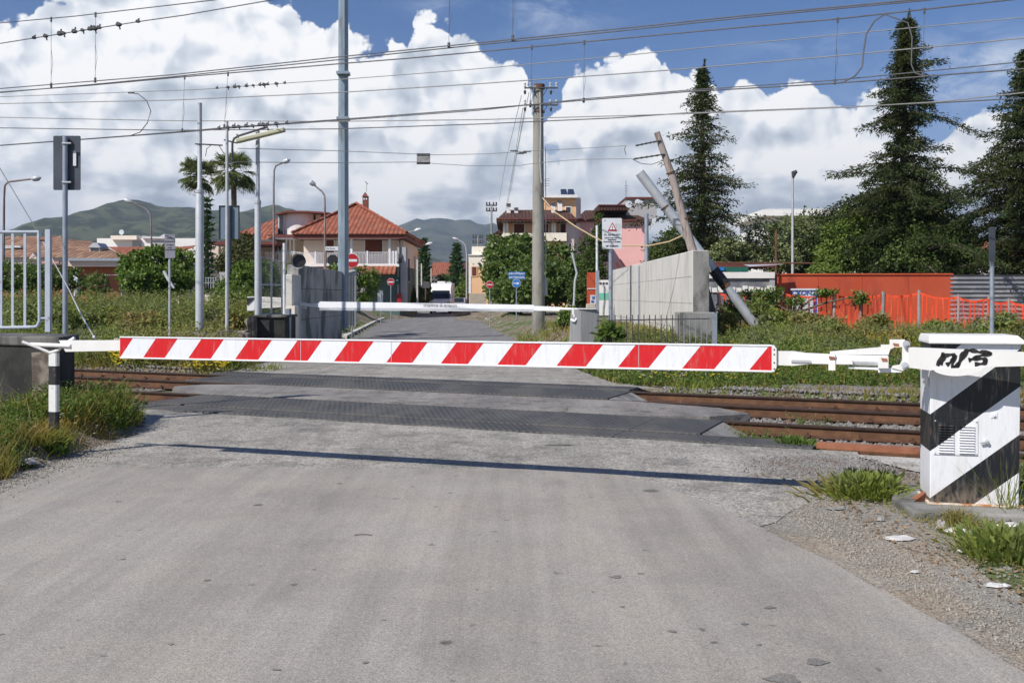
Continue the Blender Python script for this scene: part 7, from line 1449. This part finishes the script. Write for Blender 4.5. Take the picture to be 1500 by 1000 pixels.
# single weed clumps near the cabinet
def clump(c, r, n, h, w, label, m=weedm, leaf=False, drp=.8):
    rs = RNG; b = np.array([[c[0], c[1], height(c[0], c[1])]]) + np.concatenate([rs.normal(size=(n, 2)) * r * .42, np.zeros((n, 1))], 1); d = b - np.array([[c[0], c[1], 0]]); d[:, 2] = .30 + .3 * rs.random(n); d[:, :2] = d[:, :2] * 1.6 + rs.normal(size=(n, 2)) * .18
    ln = rs.uniform(.5, 1, n) * h
    v = bent(b, d, ln, w, drp * rs.random(n)) if not leaf else cards(b + np.array([[0, 0, 1]]) * rs.random((n, 1)) * h * .6, d, ln * .35, ln * .16)
    o = raw_mesh('weed_clump', v, 4, m); tag(o, label, 'weed', 'weed clumps near the cabinet'); return o
g0 = G(1262, 726); clump(g0, .34, 420, .27, .015, 'big strap-leaved weed clump left of the cabinet plinth', grassm); clump(g0 + Vector((.05, .03, 0)), .30, 700, .26, .030, 'darker leafy core of the weed clump left of the cabinet plinth', tallweed, True)
gp = Vector((-4.78, 10.12, 0)); clump(gp, .22, 420, .26, .008, 'low grass clump at the foot of the banded post', grassm); clump(gp + Vector((.12, .02, 0)), .16, 300, .20, .012, 'small leafy weed right at the foot of the banded post', weedm, True)
g1 = G(1165, 650); clump(g1, .22, 900, .34, .03, 'leafy weed clump beside the steel strip and the nearest rail', weedm, True)
g1 = G(1140, 646); clump(g1, .10, 200, .2, .02, 'small weed at the end of the narrow rubber strip', weedm, True)
g2 = G(1462, 815); clump(g2, .30, 260, .30, .007, 'grassy weed clump at the right edge below the cabinet', grassm); clump(g2 + Vector((.08, -.05, 0)), .30, 800, .26, .012, 'leafy weed at the right edge below the cabinet', tallweed, True)
g3 = G(1404, 766); clump(g3, .09, 160, .16, .008, 'little grass tuft against the front of the cabinet plinth', grassm); clump(G(1472, 752), .12, 120, .55, .006, 'thin tall grass stalks right of the cabinet base', grassm, drp=.2)
clump(G(1046, 622) + Vector((.1, 0, 0)), .16, 240, .24, .008, 'dry-looking weed beside the near deflector wedge', grassm); clump(G(1032, 650), .06, 70, .12, .01, 'tiny weed at the front edge of the rubber strip', weedm)
clump(G(1490, 700), .16, 260, .26, .010, 'brownish grass tuft behind the right side of the cabinet', tallweed)
pn = scatter(900, 4.5, 8.4, lambda x, y, u, v: x > lerp(RE, y) + 1.0 and clumpy(x, y, 1.1, .12, 9)); blades('verge_grass', pn, .04, .13, .006, grassm, 'sparse short grass on the right verge')
# litter, stones, twigs
def litter(px, py, w, d, h, m, name, label, cat, seed):
    rs = random.Random(seed); c = G(px, py); c.z = max(height(c.x, c.y), 0) + .004; n = 14; q = MB(); ring = []
    for i in range(n):
        a = 2 * math.pi * i / n; r = .75 + .35 * rs.random(); ring.append(Vector((c.x + math.cos(a) * w * r, c.y + math.sin(a) * d * r, c.z)))
    mid = [c.lerp(p, .6) + Vector((0, 0, h * (.5 + rs.random()))) for p in ring]; q.add(ring + mid + [c + Vector((0, 0, h * .8))], [(i, (i + 1) % n, n + (i + 1) % n, n + i) for i in range(n)] + [(n + i, n + (i + 1) % n, 2 * n) for i in range(n)]); return tag(q.build(name, m), label, cat)
litter(32, 686, .17, .10, .05, rockm, 'rock', 'flat grey rock lying on the grass at the left edge', 'rock', 1)
litter(1316, 789, .11, .07, .012, cloth, 'paper_scrap', 'crumpled white paper scrap on the verge left of the plinth corner', 'litter', 2)
litter(1400, 778, .12, .06, .015, cloth, 'paper_scrap', 'torn pale paper in front of the cabinet plinth', 'litter', 3)
litter(1480, 770, .10, .05, .015, cloth, 'paper_scrap', 'white paper scrap at the right end of the plinth front', 'litter', 4)
litter(1462, 858, .08, .04, .01, cloth, 'paper_scrap', 'white scrap under the right-edge weed clump', 'litter', 5)
litter(1410, 808, .05, .03, .01, cloth, 'paper_scrap', 'small pale scrap left of the right-edge weed clump', 'litter', 6)
litter(1378, 773, .04, .04, .04, rockm, 'rock', 'small grey stone below the cabinet plinth', 'rock', 7)
litter(1340, 838, .03, .02, .008, cloth, 'paper_scrap', 'tiny pale scrap among the brown leaves on the right verge', 'litter', 12)
litter(1290, 762, .035, .03, .02, rockm, 'rock', 'small broken concrete lump left of the plinth corner', 'rock', 13)
litter(1225, 745, .09, .05, .012, conc_g, 'concrete_chip', 'thin grey concrete chip lying left of the big weed clump', 'rubble', 14)
litter(1438, 792, .05, .03, .01, cloth, 'paper_scrap', 'pale crumpled wrapper between the plinth and the right-edge weeds', 'litter', 15)
litter(107, 633, .05, .04, .03, cloth, 'paper_scrap', 'white scrap in the near left grass by the banded post', 'litter', 8)
q = MB(); pts = [G(px, py, 0) for px, py in ((1322, 800), (1345, 808), (1362, 811))]; pts = [Vector((p.x, p.y, height(p.x, p.y) + .012)) for p in pts]; q.tube(pts, .005, 5); tag(q.build('twig', bark), 'thin brown twig on the verge in front of the plinth', 'twig')
q = MB(); a = G(532, 785); q.tube([a + Vector((-.06, 0, .009)), a + Vector((0, .01, .012)), a + Vector((.06, .0, .009))], .003, 5); tag(q.build('twig', bark), 'tiny dark twig lying on the asphalt left of centre', 'twig')
def debris(name, n, fn, s, m, label):
    p = np.array([(lambda q: (q[0], q[1], max(height(*q), 0) + .008))(fn()) for _ in range(n)]); d = RNG.normal(size=(n, 3)); d[:, 2] *= .15; ss = RNG.uniform(.4, 1, n) * s; o = raw_mesh(name, cards(p, d, ss, ss * .4, nrm=np.array([[0, 0, 1.0]]) + RNG.normal(size=(n, 3)) * .3), 4, m); tag(o, label, 'debris', kind='stuff')
brownleaf = leaf_mat('fallen_leaves', (.20, .12, .06), (.36, .25, .15), trans=.1)
debris('fallen_leaves', 2600, lambda: (lambda y: (lerp(RE, y) + .55 + abs(RNG.normal()) * 1.0, y))(RNG.uniform(4.5, 9)), .05, brownleaf, 'dry brown leaves and bits scattered on the right verge')
debris('fallen_leaves', 900, lambda: (lambda y: (lerp(LE, y) - .1 - abs(RNG.normal()) * .5, y))(RNG.uniform(8, 12.5)), .05, brownleaf, 'dry brown leaves among the near left grass')

# ------------------------------------------------------------------ hills and air
def ridge(name, prof, d, depth, c1, c2, seed, label):
    """a hill range with real slopes: crest heights taken along its length"""
    xs = np.linspace(prof[0][0], prof[-1][0], 150); hs = np.interp(xs, [p[0] for p in prof], [p[1] for p in prof]); V = []; rows = 34; Fc = []
    for j in range(rows + 1):
        f = j / rows
        for x, h in zip(xs, hs):
            top = (HY - h) / F * d; X = (x - HX) / F * d; Y = d - depth * (1 - f) if f <= 1 else d
            k = f ** 1.25; nz = mnoise.fractal(Vector((X / d * 9 + seed, f * 3.2, seed)), 1.0, 2.1, 6) * .22 * top * math.sin(math.pi * min(1, f * 1.0)) + mnoise.fractal(Vector((X / d * 30, f * 7, seed)), 1.0, 2.0, 4) * .045 * top * f
            V.append((X, Y, -8 + (top + 8) * k + nz))
    for i in range(len(xs)): V.append(((xs[i] - HX) / F * d, d + depth, -8))
    n = len(xs)
    for j in range(rows + 1):
        for i in range(n - 1): Fc.append((j * n + i, j * n + i + 1, (j + 1) * n + i + 1, (j + 1) * n + i))
    mb = MB(); mb.v = V; mb.f = Fc; mb.mi = [0] * len(Fc)
    m, g, b, out = new_mat(name + '_ground'); p = pos(g); n1 = g.noise(p, 9.0 / d * 6, 10, .72); col = g.mix(g.rng(n1, .46, .56), tuple(q * .7 for q in c1), tuple(q * 1.25 for q in c2)); col = g.mix(g.rng(g.noise(g.vm('ADD', p, (500, 90, 10)), 40.0 / d, 8, .7), .55, .66), col, tuple(q * 1.7 for q in c2)); g.put(b.inputs['Base Color'], col); b.inputs['Roughness'].default_value = 1; b.inputs['Specular IOR Level'].default_value = 0
    o = mb.build(name, m, smooth=True); tag(o, kind='structure')
ridge('hills', [(-700, 420), (-200, 400), (20, 345), (60, 338), (78, 330), (120, 316), (150, 303), (172, 295), (200, 293), (232, 298), (262, 302), (300, 306), (340, 312), (372, 306), (400, 299), (425, 302), (450, 310), (500, 325), (560, 345), (640, 380), (700, 400)], 2600, 1300, (.026, .042, .016), (.060, .070, .030), 1.0, 'green hills')
ridge('mountains', [(330, 360), (440, 330), (500, 340), (560, 336), (590, 329), (612, 318), (622, 321), (640, 315.5), (652, 319), (664, 325), (690, 324), (705, 329), (722, 326), (745, 335), (800, 345), (900, 350), (1000, 372), (1150, 392), (1200, 388), (1300, 395), (1420, 375), (1500, 392), (1700, 380), (2000, 410)], 5000, 1900, (.03, .045, .022), (.055, .065, .035), 4.0, 'mountains')
hz = MB(); hz.lim((-7200, -2100, -12), (7200, 7900, 425)); hzm = bpy.data.materials.new('haze_air'); hzm.use_nodes = True; g = NT(hzm.node_tree); out = g.n('ShaderNodeOutputMaterial'); pv = g.n('ShaderNodeVolumePrincipled')
pv.inputs['Color'].default_value = (.66, .77, .93, 1); pv.inputs['Density'].default_value = 1.45e-4; pv.inputs['Anisotropy'].default_value = .2; g.l(pv.outputs[0], out.inputs['Volume'])
o = hz.build('haze', hzm); tag(o, kind='stuff')
